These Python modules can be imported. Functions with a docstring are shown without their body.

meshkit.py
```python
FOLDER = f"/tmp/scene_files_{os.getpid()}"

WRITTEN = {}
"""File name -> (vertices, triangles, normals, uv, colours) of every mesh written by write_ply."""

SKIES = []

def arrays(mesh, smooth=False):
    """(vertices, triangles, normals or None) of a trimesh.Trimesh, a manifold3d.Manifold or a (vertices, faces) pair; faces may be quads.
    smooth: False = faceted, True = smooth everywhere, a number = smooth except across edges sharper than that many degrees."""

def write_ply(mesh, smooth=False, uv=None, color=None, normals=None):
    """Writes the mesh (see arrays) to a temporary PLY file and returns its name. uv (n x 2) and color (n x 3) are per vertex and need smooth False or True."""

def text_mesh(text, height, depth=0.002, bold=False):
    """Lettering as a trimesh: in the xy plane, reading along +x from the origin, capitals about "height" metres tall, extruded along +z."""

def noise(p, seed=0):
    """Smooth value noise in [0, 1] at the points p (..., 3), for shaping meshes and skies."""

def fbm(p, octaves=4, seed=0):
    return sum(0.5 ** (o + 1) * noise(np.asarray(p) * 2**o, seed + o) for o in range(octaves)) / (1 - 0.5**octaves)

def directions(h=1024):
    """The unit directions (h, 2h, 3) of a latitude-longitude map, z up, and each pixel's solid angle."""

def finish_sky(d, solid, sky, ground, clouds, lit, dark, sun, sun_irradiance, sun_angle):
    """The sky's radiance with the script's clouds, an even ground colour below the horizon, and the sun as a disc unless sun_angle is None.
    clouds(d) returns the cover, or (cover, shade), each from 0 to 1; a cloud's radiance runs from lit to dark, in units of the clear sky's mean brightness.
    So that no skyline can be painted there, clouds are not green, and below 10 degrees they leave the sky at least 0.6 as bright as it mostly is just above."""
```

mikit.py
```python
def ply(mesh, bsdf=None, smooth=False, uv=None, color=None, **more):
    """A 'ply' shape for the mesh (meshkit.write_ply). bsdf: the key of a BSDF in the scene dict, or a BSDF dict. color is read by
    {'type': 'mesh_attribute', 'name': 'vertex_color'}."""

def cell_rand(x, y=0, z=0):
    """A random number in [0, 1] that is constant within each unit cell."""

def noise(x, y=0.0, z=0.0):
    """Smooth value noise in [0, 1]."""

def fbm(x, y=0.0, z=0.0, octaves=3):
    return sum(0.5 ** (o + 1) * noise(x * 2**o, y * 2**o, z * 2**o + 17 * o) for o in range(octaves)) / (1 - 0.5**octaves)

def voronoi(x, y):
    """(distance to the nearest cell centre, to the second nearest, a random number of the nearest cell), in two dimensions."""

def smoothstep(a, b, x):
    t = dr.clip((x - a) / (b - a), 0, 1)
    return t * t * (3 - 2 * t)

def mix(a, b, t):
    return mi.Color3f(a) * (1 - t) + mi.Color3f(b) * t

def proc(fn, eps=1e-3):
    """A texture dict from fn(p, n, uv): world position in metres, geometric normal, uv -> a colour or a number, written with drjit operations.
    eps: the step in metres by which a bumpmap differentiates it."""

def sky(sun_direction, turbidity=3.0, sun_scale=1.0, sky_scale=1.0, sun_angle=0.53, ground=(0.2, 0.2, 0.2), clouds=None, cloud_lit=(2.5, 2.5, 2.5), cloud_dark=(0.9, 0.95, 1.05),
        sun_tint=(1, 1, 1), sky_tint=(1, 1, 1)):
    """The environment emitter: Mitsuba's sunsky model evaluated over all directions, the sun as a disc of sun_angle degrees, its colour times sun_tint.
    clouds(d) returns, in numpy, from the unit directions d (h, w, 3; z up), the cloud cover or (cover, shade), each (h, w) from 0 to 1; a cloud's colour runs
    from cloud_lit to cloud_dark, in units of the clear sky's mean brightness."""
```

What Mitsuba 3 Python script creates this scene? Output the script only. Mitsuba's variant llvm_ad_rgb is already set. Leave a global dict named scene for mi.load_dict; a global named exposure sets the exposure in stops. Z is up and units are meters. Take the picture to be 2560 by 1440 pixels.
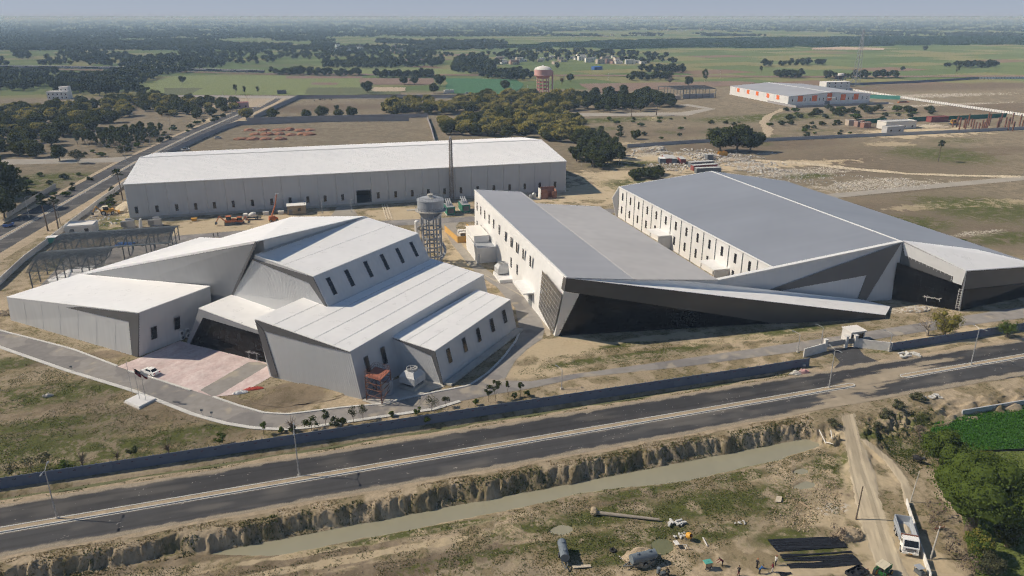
import math, random
import numpy as np, trimesh, drjit as dr, mitsuba as mi, mikit, meshkit
from shapely.geometry import Polygon, Point, LineString
from mikit import proc, noise, fbm, voronoi, cell_rand, smoothstep, mix
T = mi.ScalarTransform4f
scene, labels = {}, {}
R = random.Random(7)
NP = np.random.default_rng(11)

# ---------------------------------------------------------------- camera, sky, exposure
CAM_H, FPX, HORIZON = 75.0, 1840.0, 42.0           # camera height, focal length and horizon row for a 2560 x 1440 frame
PITCH = math.atan((720 - HORIZON) / FPX)
YAW = math.atan(547 / math.hypot(FPX, 720 - HORIZON))   # the world's axes follow the industrial plots
cp, sp, cy_, sy_ = math.cos(PITCH), math.sin(PITCH), math.cos(YAW), math.sin(YAW)
scene['camera'] = {'type': 'perspective', 'fov': math.degrees(2 * math.atan(1280 / FPX)), 'fov_axis': 'x', 'near_clip': 1.0, 'far_clip': 120000.0,
                   'to_world': T().look_at(origin=[0, 0, CAM_H], target=[cp * sy_ * 100, cp * cy_ * 100, CAM_H - sp * 100], up=[0, 0, 1]),
                   'medium': {'type': 'ref', 'id': 'air'}}
EL, AZ = math.radians(41.0), math.radians(95.7)     # sun elevation, azimuth of the shadows from the view direction
_sx, _sy = -math.sin(AZ) * math.cos(EL), -math.cos(AZ) * math.cos(EL)
SUN = [_sx * cy_ + _sy * sy_, -_sx * sy_ + _sy * cy_, math.sin(EL)]
scene['daylight'] = mikit.sky(SUN, turbidity=3.0, sun_tint=(0.90, 0.975, 1.10), sky_tint=(1.0, 1.0, 1.0),
                             sky_scale=0.6, clouds=lambda d: 0.78 * np.exp(-np.clip(d[..., 2], 0, 1) / 0.07), cloud_lit=(2.6, 2.9, 3.7))
exposure = 1.72
ORD = 'first second third fourth fifth sixth seventh eighth ninth tenth eleventh twelfth thirteenth fourteenth fifteenth sixteenth seventeenth eighteenth nineteenth twentieth'.split()
ORD += ['twenty-' + o for o in ORD[:9]] + ['thirtieth'] + ['thirty-' + o for o in ORD[:9]]
HAZE = 1.45e-4
scene['air'] = {'type': 'homogeneous', 'albedo': {'type': 'rgb', 'value': [0.76, 0.86, 0.985]}, 'sigma_t': {'type': 'rgb', 'value': [HAZE * .80, HAZE, HAZE * 1.25]}}

# ---------------------------------------------------------------- survey helpers
def hgt(x, y):
    """Terrain height: the campus and road lie at 0, the canal and the lower fields about 2 m below the road."""
    x, y = np.asarray(x, float), np.asarray(y, float)
    t = y - 0.032 * x
    p = np.stack([x, y, x * 0], -1)
    n1, n2 = meshkit.fbm(p * 0.35, 3, 3), meshkit.fbm(p * 1.1, 3, 5)
    n3 = meshkit.fbm(p * [1.9, .9, 1], 2, 8)
    p3 = np.stack([x * 0.75 + meshkit.noise(p * .13, 4) * 5.0, y * 0.22, x * 0], -1)
    gul = .5 + (meshkit.fbm(p3, 4, 9) - .5) * (.35 + 1.6 * meshkit.noise(p * [.09, .02, 1], 21))
    ramp = np.exp(-((x - 97.0) / 6.5) ** 4) * (t > 80) * 1.0
    ramp = np.maximum(ramp, np.clip((x - 97) / 8, 0, 1) * 0.65)
    top = 104.5 + (gul - 0.5) * 1.35 + (n1 - 0.5) * 1.0 + (n2 - .5) * 1.1
    wid = 1.5 + 1.3 * meshkit.noise(p * [.16, .05, 1], 31) + ramp * 13.0
    s = np.clip((top - t) / wid, 0, 1); s = s * s * (3 - 2 * s)
    low = -2.25 * s
    face = s * (1 - s) * 4
    low = low + face * ((n2 - 0.5) * 2.1 + (n3 - .5) * 2.0) + s * ((n1 - 0.5) * 0.35 + (n2 - 0.5) * 0.16)
    inx = 1 / (1 + np.exp(-(94.5 - x) / 0.8)) * 1 / (1 + np.exp(-(x + 15 + (t - 100.4) * 3) / 1.6))
    nearj = 99.1 + np.interp(x, [-40, 0, 30, 42, 60, 80, 95], [-1.8, 0.0, -0.1, 0.6, -1.7, -0.8, 1.5]) - 0.4
    can = 1 / (1 + np.exp(-(102.1 + (n1 - .5) * .8 - t) / 0.22)) * 1 / (1 + np.exp(-(t - nearj + (n1 - .5) * 1.2) / 0.25)) * inx
    low = low - can * 1.0
    for cx, cyy, rx, ry in PONDS:
        d = np.sqrt(((x - cx) / rx) ** 2 + ((y - cyy) / ry) ** 2) + (n1 - 0.5) * 0.5
        low = low - np.clip((1.15 - d) * 2.5, 0, 1) * 0.55
    near = np.exp(-((np.hypot(x - 30, y - 170) / 330) ** 2))
    d1 = 121.0 + 0.0 * x
    dit = np.exp(-((t - 123.75) / 0.95) ** 2) * (1 / (1 + np.exp((x - 98) / 1.5)))
    h = -0.06 + low - dit * 0.85 + (1 - s) * (n1 - 0.5) * 0.05 * near
    for line, w in TRACKS:      # the dirt tracks are worn level
        best, zt = np.full(x.shape, 1e9), np.zeros(x.shape)
        for a, b in zip(line, line[1:]):
            d = b - a; q = np.clip(((x - a[0]) * d[0] + (y - a[1]) * d[1]) / (d[0] ** 2 + d[1] ** 2), 0, 1)
            r = np.hypot(x - a[0] - q * d[0], y - a[1] - q * d[1]); zt = np.where(r < best, a[2] + q * d[2], zt); best = np.minimum(best, r)
        k = np.clip((w * 1.7 - best) / (w * .75), 0, 1); k = k * k * (3 - 2 * k)
        h = h * (1 - k) + (zt - .06 + (n2 - .5) * .05) * k
    return h
PONDS, TRACKS = [], []
def ray(u, v):
    dx, dy = u - 1280.0, v - 720.0
    r = np.array([dx, FPX * cp - dy * sp, -(dy * cp + FPX * sp)])
    return np.array([r[0] * cy_ + r[1] * sy_, -r[0] * sy_ + r[1] * cy_, r[2]])
CAM = np.array([0, 0, CAM_H])
def at(u, v, z=None):
    """The surveyed spot seen at that place of the photograph: on the ground, or on the level z."""
    r = ray(u, v)
    if z is not None:
        return CAM + r * ((z - CAM_H) / r[2])
    zz = 0.0
    for _ in range(6 if v > 1000 else 1):
        p = CAM + r * ((zz - CAM_H) / r[2])
        zz = zz + 0.7 * (float(hgt(p[0], p[1])) + 0.06 - zz) if v > 1000 else 0.0
    return CAM + r * ((zz - CAM_H) / r[2])
def onplane(u, v, p0, n, off=0.0):
    r = ray(u, v); n = np.asarray(n, float); n = n / np.linalg.norm(n)
    return CAM + r * (np.dot(np.asarray(p0) + n * off - CAM, n) / np.dot(r, n))
def px(p):
    q = np.asarray(p, float) - CAM
    x, y = q[0] * cy_ - q[1] * sy_, q[0] * sy_ + q[1] * cy_
    zc, yc = y * cp - q[2] * sp, -(y * sp + q[2] * cp)
    return 1280 + FPX * x / zc, 720 + FPX * yc / zc
def level(v, lo=1085):   # fields below the road embankment
    return None
PONDS += [(float(at(u, v, -2.2)[0]), float(at(u, v, -2.2)[1]), a, b) for u, v, a, b in
          ((1405, 1321, 1.75, 1.0), (2000, 1176, 1.5, .6), (2010, 1212, 2.3, .9))]
P1660 = at(1658, 1362, -2.2)
PONDS += [(float(P1660[0]), float(P1660[1]), 1.6, 1.6)]

TRACKS += [(np.array([at(*q) for q in ((2118, 1030, -.02), (2126, 1062, -.45), (2136, 1110, -1.1), (2154, 1180, -1.95), (2168, 1240, -2.15), (2188, 1310, -2.2), (2214, 1385, -2.2), (2248, 1470, -2.2))]), 1.75),
           (np.array([at(*q) for q in ((2150, 1096, -.9), (2190, 1125, -1.4), (2222, 1150, -1.8), (2262, 1205, -2.1), (2275, 1262, -2.2))]), .85)]

# ---------------------------------------------------------------- mesh and naming helpers
class MB:
    def __init__(s): s.v, s.f, s.n = [], [], 0
    def add(s, v, f):
        v = np.asarray(v, float).reshape(-1, 3); f = np.asarray(f, int)
        if f.ndim == 2 and f.shape[1] == 4: f = np.vstack([f[:, [0, 1, 2]], f[:, [0, 2, 3]]])
        s.v.append(v); s.f.append(f + s.n); s.n += len(v); return s
    def tm(s, m): return s.add(m.vertices, m.faces)
    def box(s, c, d, rz=0.0, M=None):
        c, d = np.asarray(c, float), np.asarray(d, float) / 2
        v = np.array([[a, b, e] for a in (-1, 1) for b in (-1, 1) for e in (-1, 1)]) * d
        if M is not None: v = v @ np.asarray(M).T
        elif rz: cz, sz = math.cos(rz), math.sin(rz); v = v @ np.array([[cz, sz, 0], [-sz, cz, 0], [0, 0, 1]])
        return s.add(v + c, BOXF)
    def bar(s, a, b, w, h=None, up=(0, 0, 1)):
        a, b = np.asarray(a, float), np.asarray(b, float); h = w if h is None else h
        d = b - a; L = np.linalg.norm(d)
        if L < 1e-6: return s
        d = d / L; x = np.cross(up, d)
        if np.linalg.norm(x) < 1e-3: x = np.cross((1, 0, 0), d)
        x /= np.linalg.norm(x); y = np.cross(d, x)
        return s.box((a + b) / 2, (L, w, h), M=np.stack([d, x, y], 1))
    def tube(s, a, b, r0, r1=None, n=8, cap=True):
        a, b = np.asarray(a, float), np.asarray(b, float); r1 = r0 if r1 is None else r1
        d = (b - a) / max(np.linalg.norm(b - a), 1e-9)
        x = np.cross(d, (0, 0, 1) if abs(d[2]) < .9 else (1, 0, 0)); x /= np.linalg.norm(x); y = np.cross(d, x)
        th = np.arange(n) * 2 * math.pi / n
        ring = np.cos(th)[:, None] * x + np.sin(th)[:, None] * y
        v = np.vstack([a + ring * r0, b + ring * r1, [a], [b]]); i = np.arange(n); j = (i + 1) % n
        f = [np.stack([i, i + n, j + n], 1), np.stack([i, j + n, j], 1)]
        if cap: f += [np.stack([j, i * 0 + 2 * n, i], 1), np.stack([i + n, i * 0 + 2 * n + 1, j + n], 1)]
        return s.add(v, np.vstack(f))
    def path(s, pts, r, n=6):
        rs = r if hasattr(r, '__len__') else [r] * len(pts)
        for k in range(len(pts) - 1): s.tube(pts[k], pts[k + 1], rs[k], rs[k + 1], n)
        return s
    def lathe(s, prof, c=(0, 0, 0), n=24):
        th = np.arange(n) * 2 * math.pi / n; m = len(prof)
        v = np.array([[r * math.cos(t), r * math.sin(t), z] for r, z in prof for t in th]) + np.asarray(c, float)
        f = [[k * n + i, k * n + (i + 1) % n, (k + 1) * n + (i + 1) % n, (k + 1) * n + i] for k in range(m - 1) for i in range(n)]
        return s.add(v, f)
    def loft(s, bot, top):
        """Solid between two outlines of equal length (any fairly convex outline)."""
        bot, top = np.asarray(bot, float), np.asarray(top, float); n = len(bot); i = np.arange(n); j = (i + 1) % n
        area = sum(bot[k][0] * bot[(k + 1) % n][1] - bot[(k + 1) % n][0] * bot[k][1] for k in range(n))
        if area < 0: bot, top = bot[::-1], top[::-1]
        f = [np.stack([i, j, j + n], 1), np.stack([i, j + n, i + n], 1)]
        k = np.arange(1, n - 1)
        f += [np.stack([k * 0, k + 1, k], 1), np.stack([k * 0 + n, k + n, k + 1 + n], 1)]
        return s.add(np.vstack([bot, top]), np.vstack(f))
    def slab(s, poly, th, d=(0, 0, 1)):
        """A flat plate: outline poly (may be concave), thickness th along d."""
        poly = np.asarray(poly, float); d = np.asarray(d, float); d = d / np.linalg.norm(d)
        tri = cap(poly); n = len(poly); i = np.arange(n); j = (i + 1) % n
        return s.add(np.vstack([poly, poly + d * th]), np.vstack([tri, tri[:, ::-1] + n, np.stack([i, j, j + n], 1), np.stack([i, j + n, i + n], 1)]))
    def blob(s, c, r, sub=1, amp=0.25, seed=0, flat=1.0):
        m = trimesh.creation.icosphere(subdivisions=sub); v = m.vertices.copy()
        k = 1 + amp * 2 * (meshkit.fbm(v * 1.6 + seed * 3.7, 2, seed) - 0.5)
        v = v * k[:, None] * np.asarray(r, float)
        return s.add(v + np.asarray(c, float), m.faces)
    def mesh(s): return trimesh.Trimesh(np.vstack(s.v), np.vstack(s.f), process=False)
BOXF = [[0, 1, 3, 2], [4, 6, 7, 5], [0, 4, 5, 1], [2, 3, 7, 6], [0, 2, 6, 4], [1, 5, 7, 3]]
def cap(poly):
    """Triangles of a planar outline, also a concave one."""
    poly = np.asarray(poly, float); n = np.zeros(3)
    for a, b in zip(poly, np.roll(poly, -1, 0)): n += np.cross(a, b)
    k = int(np.argmax(np.abs(n))); ax = [i for i in range(3) if i != k]
    p2 = poly[:, ax]
    import mapbox_earcut
    return mapbox_earcut.triangulate_float64(p2, np.array([len(p2)], np.uint32)).reshape(-1, 3).astype(int)
_count = {}
def key_of(name):
    n = _count.get(name, 0); _count[name] = n + 1
    return name if n == 0 else '%s_%03d' % (name, n)
def tag(k, label=None, cat=None, group=None, kind=None):
    d = labels.setdefault(k, {})
    for a, b in (('label', label), ('category', cat), ('group', group), ('kind', kind)):
        if b: d[a] = b
    return k
def thing(name, label, cat, group=None, kind=None): return tag(key_of(name), label, cat, group, kind)
def put(name, m, bsdf, parent=None, smooth=False, label=None, kind=None, **kw):
    k = key_of((parent + '__' if parent else '') + name)
    if isinstance(m, dict): scene[k] = {**m, **kw}
    else: scene[k] = mikit.ply(m.mesh() if isinstance(m, MB) else m, 'm_' + bsdf, smooth=smooth, **kw)
    if label or kind: tag(k, label, kind=kind)
    return k
def one(name, m, bsdf, label, cat, group=None, kind=None, smooth=False):
    k = put(name, m, bsdf, smooth=smooth); return tag(k, label, cat, group, kind)
def struct(name, m, bsdf, smooth=False):
    k = put(name, m, bsdf, smooth=smooth); labels[k] = {'kind': 'structure'}; return k
def Mx(loc, rz=0.0, s=1.0): return T().translate([float(a) for a in loc]).rotate([0, 0, 1], math.degrees(rz)).scale(s)
def ragged(pts, step=2.0, amp=0.4, seed=1):
    """An outline in plan with a natural, uneven edge."""
    ls = LineString([p[:2] for p in pts] + [pts[0][:2]]); n = max(8, int(ls.length / step))
    q = np.array([ls.interpolate(k / n, normalized=True).coords[0] for k in range(n)])
    p3 = np.stack([q[:, 0], q[:, 1], q[:, 0] * 0], -1) / (step * 2.5)
    q = q + np.stack([meshkit.fbm(p3, 3, seed) - .5, meshkit.fbm(p3 + 50, 3, seed + 1) - .5], 1) * 2 * amp
    return q
def sheet(name, pts, z, bsdf, step=None, amp=0.0, seed=1, stuff=None):
    q = ragged(pts, step, amp, seed) if step else np.array([p[:2] for p in pts])
    m = trimesh.Trimesh(np.c_[q, np.full(len(q), z)], fix_up(q, cap(np.c_[q, np.zeros(len(q))])), process=False)
    return struct(name, m, bsdf)
def fix_up(q, f):
    a, b, c = q[f[:, 0]], q[f[:, 1]], q[f[:, 2]]
    s = (b - a)[:, 0] * (c - a)[:, 1] - (b - a)[:, 1] * (c - a)[:, 0]
    f = f.copy(); f[s < 0] = f[s < 0][:, ::-1]; return f
def strip(left, right, z):
    """A road surface between two edge lines."""
    l, r = np.array([p[:2] for p in left]), np.array([p[:2] for p in right]); n = len(l)
    v = np.c_[np.vstack([l, r]), np.full(2 * n, z)]; f = []
    for k in range(n - 1): f += [[k, k + n, k + 1], [k + 1, k + n, k + n + 1]]
    f = fix_up(v[:, :2], np.array(f)); return trimesh.Trimesh(v, f, process=False)
def resample(pts, n):
    ls = LineString([p[:2] for p in pts]); return np.array([ls.interpolate(k / (n - 1), normalized=True).coords[0] for k in range(n)])
def offset(pts, d):
    p = np.asarray(pts)[:, :2]; t = np.gradient(p, axis=0); t /= np.linalg.norm(t, axis=1, keepdims=True)
    return p + np.c_[-t[:, 1], t[:, 0]] * d
def sample(poly, n, mind=0.0, rnd=R, tries=40):
    """Random spots inside an outline, no two nearer than mind."""
    P = Polygon([p[:2] for p in poly]); x0, y0, x1, y1 = P.bounds; out = []; cell = {}
    import shapely.prepared; pp = shapely.prepared.prep(P); c = max(mind, 1e-6)
    for _ in range(n * tries):
        x, y = rnd.uniform(x0, x1), rnd.uniform(y0, y1)
        if not pp.contains(Point(x, y)): continue
        if mind:
            i, j = int(x // c), int(y // c)
            if any((x - a) ** 2 + (y - b) ** 2 < mind * mind for di in (-1, 0, 1) for dj in (-1, 0, 1) for a, b in cell.get((i + di, j + dj), ())): continue
            cell.setdefault((i, j), []).append((x, y))
        out.append((x, y))
        if len(out) >= n: break
    return out

# ---------------------------------------------------------------- materials
def prin(key, c, rough=0.6, metal=0.0, spec=0.5, two=True, **kw):
    b = {'type': 'principled', 'base_color': c if isinstance(c, dict) else {'type': 'rgb', 'value': list(c)}, 'roughness': rough, 'metallic': metal, 'specular': spec, **kw}
    scene['m_' + key] = {'type': 'twosided', 'bsdf': b} if two else b
def leaf(key, c, tr=0.25):
    scene['m_' + key] = {'type': 'principledthin', 'base_color': {'type': 'rgb', 'value': list(c)}, 'roughness': 0.6, 'diff_trans': tr * 2, 'spec_trans': 0.0, 'eta': 1.3}
def mottled(c, k=0.12, s=0.6, s2=5.0):
    c = list(c)
    def fn(p, n, uv):
        a = fbm(p.x * s, p.y * s, p.z * s, 3) - 0.5
        b = noise(p.x * s2, p.y * s2, p.z * s2) - 0.5
        return mi.Color3f(c) * (1 + 2 * k * a + k * b)
    return proc(fn)
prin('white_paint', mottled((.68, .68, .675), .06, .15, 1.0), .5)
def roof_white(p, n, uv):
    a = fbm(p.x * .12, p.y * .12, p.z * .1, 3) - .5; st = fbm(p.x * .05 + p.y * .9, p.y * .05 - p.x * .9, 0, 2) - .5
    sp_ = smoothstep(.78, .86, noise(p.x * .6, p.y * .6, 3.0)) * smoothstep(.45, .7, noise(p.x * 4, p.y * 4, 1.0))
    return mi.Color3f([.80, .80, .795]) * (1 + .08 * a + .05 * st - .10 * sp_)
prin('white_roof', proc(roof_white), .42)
def clad(c, k=.07):
    c = list(c)
    def fn(p, n, uv):
        st = noise(p.x * 1.7 + p.y * 1.7, p.x * 1.7 - p.y * 1.7, p.z * .06) - .5
        a = fbm(p.x * .2, p.y * .2, p.z * .3, 2) - .5
        return mi.Color3f(c) * (1 + k * st + 1.2 * k * a)
    return proc(fn)
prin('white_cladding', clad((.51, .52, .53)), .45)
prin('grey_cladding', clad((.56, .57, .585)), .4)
prin('shade_grey_cladding', clad((.26, .27, .285), .06), .4)  # grey darkened so the colour carries the blade wall's shade
prin('dark_cladding', clad((.105, .105, .11), .05), .38)
prin('fascia_cladding', clad((.085, .082, .08), .05), .3)
def grey_roof(p, n, uv):
    st = fbm(p.x * .03, p.y * .5, 0, 3) - .5; a = fbm(p.x * .06, p.y * .06, 4, 2) - .5
    rb = smoothstep(.88, .97, noise(p.x * 3.0, p.y * .02, 9))
    return mi.Color3f([.36, .365, .385]) * (1 + .07 * st + .14 * a - .04 * rb)
prin('grey_roof', proc(grey_roof), .42)
def blue_grey_roof(p, n, uv): return grey_roof(p, n, uv) * mi.Color3f([.70, .745, .81])
prin('blue_grey_roof', proc(blue_grey_roof), .42)
prin('warm_grey_roof', mottled((.45, .435, .42), .08, .08, .5), .4)
prin('roof_ridge', (.74, .74, .73), .4)
prin('black_glass', (.006, .006, .0065), .12, spec=.22)
prin('black_frame', (.014, .014, .015), .3)
prin('tinted_glass', (.10, .095, .09), .12, spec=.6)
prin('window_glass', (.015, .017, .02), .1)
prin('window_frame', (.12, .12, .13), .5)
prin('steel_grey', mottled((.19, .205, .22), .1, 1.0, 4.0), .5, spec=.4)
prin('galvanised', (.46, .47, .48), .4, .4)
prin('dark_steel', mottled((.105, .12, .13), .15, .8, 3.0), .55)
prin('rust_steel', mottled((.17, .075, .05), .25, 1.0, 5.0), .7)
prin('red_plate', mottled((.36, .13, .085), .15, 1.0, 4.0), .7)
prin('mast_steel', mottled((.27, .225, .195), .25, 1.0, 5.0), .7)
prin('tank_grey', mottled((.29, .31, .34), .12, .5, 3.0), .6)
prin('concrete', mottled((.44, .42, .38), .12, .5, 3.0), .85)
prin('wall_panel', mottled((.13, .155, .215), .1, .4, 3.0), .85)
prin('wall_panel_pale', mottled((.42, .43, .45), .1, .4, 3.0), .85)
prin('kerb_white', mottled((.55, .545, .52), .14, .6, 3.0), .8)
prin('brick', mottled((.30, .15, .11), .2, 1.5, 6.0), .9)
prin('pink_paint', mottled((.62, .36, .33), .1, .3, 2.0), .7)
prin('coral_paint', mottled((.50, .20, .16), .1, .3, 2.0), .7)
prin('genset_green', (.015, .17, .12), .4)
prin('orange_paint', mottled((.52, .15, .05), .2, 1.0, 4.0), .55)
prin('yellow_paint', mottled((.58, .30, .04), .15, 1.0, 4.0), .55)
prin('red_paint', (.42, .06, .04), .5)
prin('blue_paint', (.05, .13, .38), .5)
prin('blue_tarp', (.03, .16, .55), .5)
prin('car_white', (.80, .80, .78), .2, clearcoat=.6)
prin('rubber', (.02, .02, .02), .8)
prin('tanker_grey', mottled((.15, .18, .21), .12, 1.5, 5.0), .4)
prin('truck_grey', mottled((.35, .38, .42), .1, 1.0, 4.0), .5)
prin('tractor_green', (.02, .12, .03), .45)
prin('canopy_cream', (.62, .56, .42), .7)
prin('wood', mottled((.38, .29, .19), .18, 1.2, 6.0), .85)
prin('pale_wood', mottled((.55, .48, .37), .15, 1.2, 6.0), .85)
prin('ochre_board', mottled((.55, .33, .10), .12, .8, 4.0), .8)
prin('black_plastic', mottled((.022, .024, .03), .3, 2.0, 9.0), .45)
prin('bark', mottled((.14, .11, .085), .2, 2.0, 8.0), .95)
prin('pale_bark', mottled((.33, .29, .24), .2, 2.0, 8.0), .95)
prin('rubble_white', mottled((.52, .50, .46), .2, 1.0, 5.0), .9)
prin('rubble_earth', mottled((.36, .29, .20), .22, 1.2, 6.0), .95)
prin('red_earth', mottled((.30, .15, .095), .22, .8, 4.0), .95)
prin('container_grey', mottled((.16, .18, .20), .15, .6, 3.0), .6)
prin('container_red', mottled((.26, .075, .07), .15, .6, 3.0), .6)
prin('container_top', mottled((.46, .46, .45), .15, .6, 3.0), .6)
prin('skin', (.22, .12, .075), .6)
prin('cloth_black', (.02, .02, .022), .8)
prin('cloth_maroon', (.14, .02, .03), .8)
prin('cloth_white', (.62, .60, .56), .8)
prin('cloth_blue', (.03, .12, .32), .8)
prin('cloth_red', (.45, .05, .04), .8)
prin('helmet_orange', (.70, .16, .03), .4)
prin('green_net', (.02, .15, .10), .8)
prin('teal_sheet', (.10, .36, .30), .6)
prin('house_white', (.70, .68, .64), .8)
prin('house_tan', (.50, .42, .34), .8)
prin('house_brick', (.34, .22, .18), .85)
prin('train_blue', (.035, .05, .085), .4)
prin('train_red', (.16, .04, .035), .5)
leaf('leaf_mango', (.100, .110, .034), .3); leaf('leaf_dark', (.072, .088, .032), .3); leaf('leaf_bloom', (.44, .38, .115), .3)
leaf('leaf_pale', (.115, .135, .055), .3); leaf('leaf_fresh', (.095, .135, .03), .3); leaf('leaf_grey', (.10, .105, .06))
leaf('leaf_palm', (.045, .065, .028)); leaf('leaf_yellow', (.22, .20, .05)); leaf('dry_twig', (.17, .135, .105), .05)
leaf('grass_green', (.07, .095, .022)); leaf('grass_dry', (.27, .21, .11)); leaf('crop_green', (.07, .19, .03), .3); leaf('crop_lime', (.15, .20, .04), .3)
leaf('far_leaf', (.046, .060, .028), .3); leaf('far_leaf_pale', (.062, .076, .034), .3); leaf('cane_leaf', (.040, .075, .028))

# ---- soil, grass and fields: what grows or lies where, each patch with a ragged edge
ZG, ZS, ZB, ZP = [], [], [], []                       # green grass, bare sand, brown dry growth, pale litter
def zone(L, u, v, rx, ry, w=1.0, rot=0.0):
    p = at(u, v); L.append((float(p[0]), float(p[1]), rx, ry, math.cos(rot), math.sin(rot), w))
for q in ((110, 985, 15, 6), (230, 975, 12, 3.0), (40, 1120, 20, 6.5), (330, 1110, 18, 4), (480, 1080, 14, 3.2), (120, 1060, 14, 3), (250, 1150, 16, 3), (20, 910, 7, 4), (160, 1165, 16, 2.5), (620, 1120, 8, 1.6),
          (1600, 888, 13, 2.5), (1450, 905, 9, 1.8), (1980, 826, 18, 2.2), (1700, 872, 9, 2), (1560, 862, 8, 1.5),
          (1750, 1260, 14, 4.4), (1900, 1250, 8, 4.6), (1520, 1285, 12, 3.0), (1470, 1360, 9, 3.0), (1700, 1195, 20, 1.8), (1600, 1230, 10, 1.6), (1800, 1330, 6, 2), (1850, 1190, 6, 1.5), (1620, 1340, 9, 2), (2080, 1150, 4, 2.5), (2180, 1090, 5, 2),
          (2330, 1110, 5, 3), (1560, 1390, 7, 1.6), (2040, 1380, 7, 1.6), (1960, 1340, 6, 2), (1200, 1390, 14, 1.2), (1040, 1330, 15, 1.0), (1330, 1320, 8, 2),
          (280, 560, 9, 14), (180, 650, 6, 14), (2350, 385, 30, 30), (2450, 520, 26, 24), (2260, 560, 22, 14), (1560, 410, 22, 10), (1600, 460, 20, 16), (2020, 440, 14, 6),
          (2200, 700, 8, 2), (2240, 870, 9, 1.6), (2060, 1170, 5, 2.6), (2080, 1210, 3.4, 2), (2260, 1130, 4, 3.2), (2290, 1060, 6, 3), (2230, 1100, 3, 1.6), (1900, 295, 60, 22), (2000, 290, 40, 20), (1520, 300, 60, 14), (120, 445, 26, 14), (60, 470, 16, 30)): zone(ZG, *q)
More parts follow.
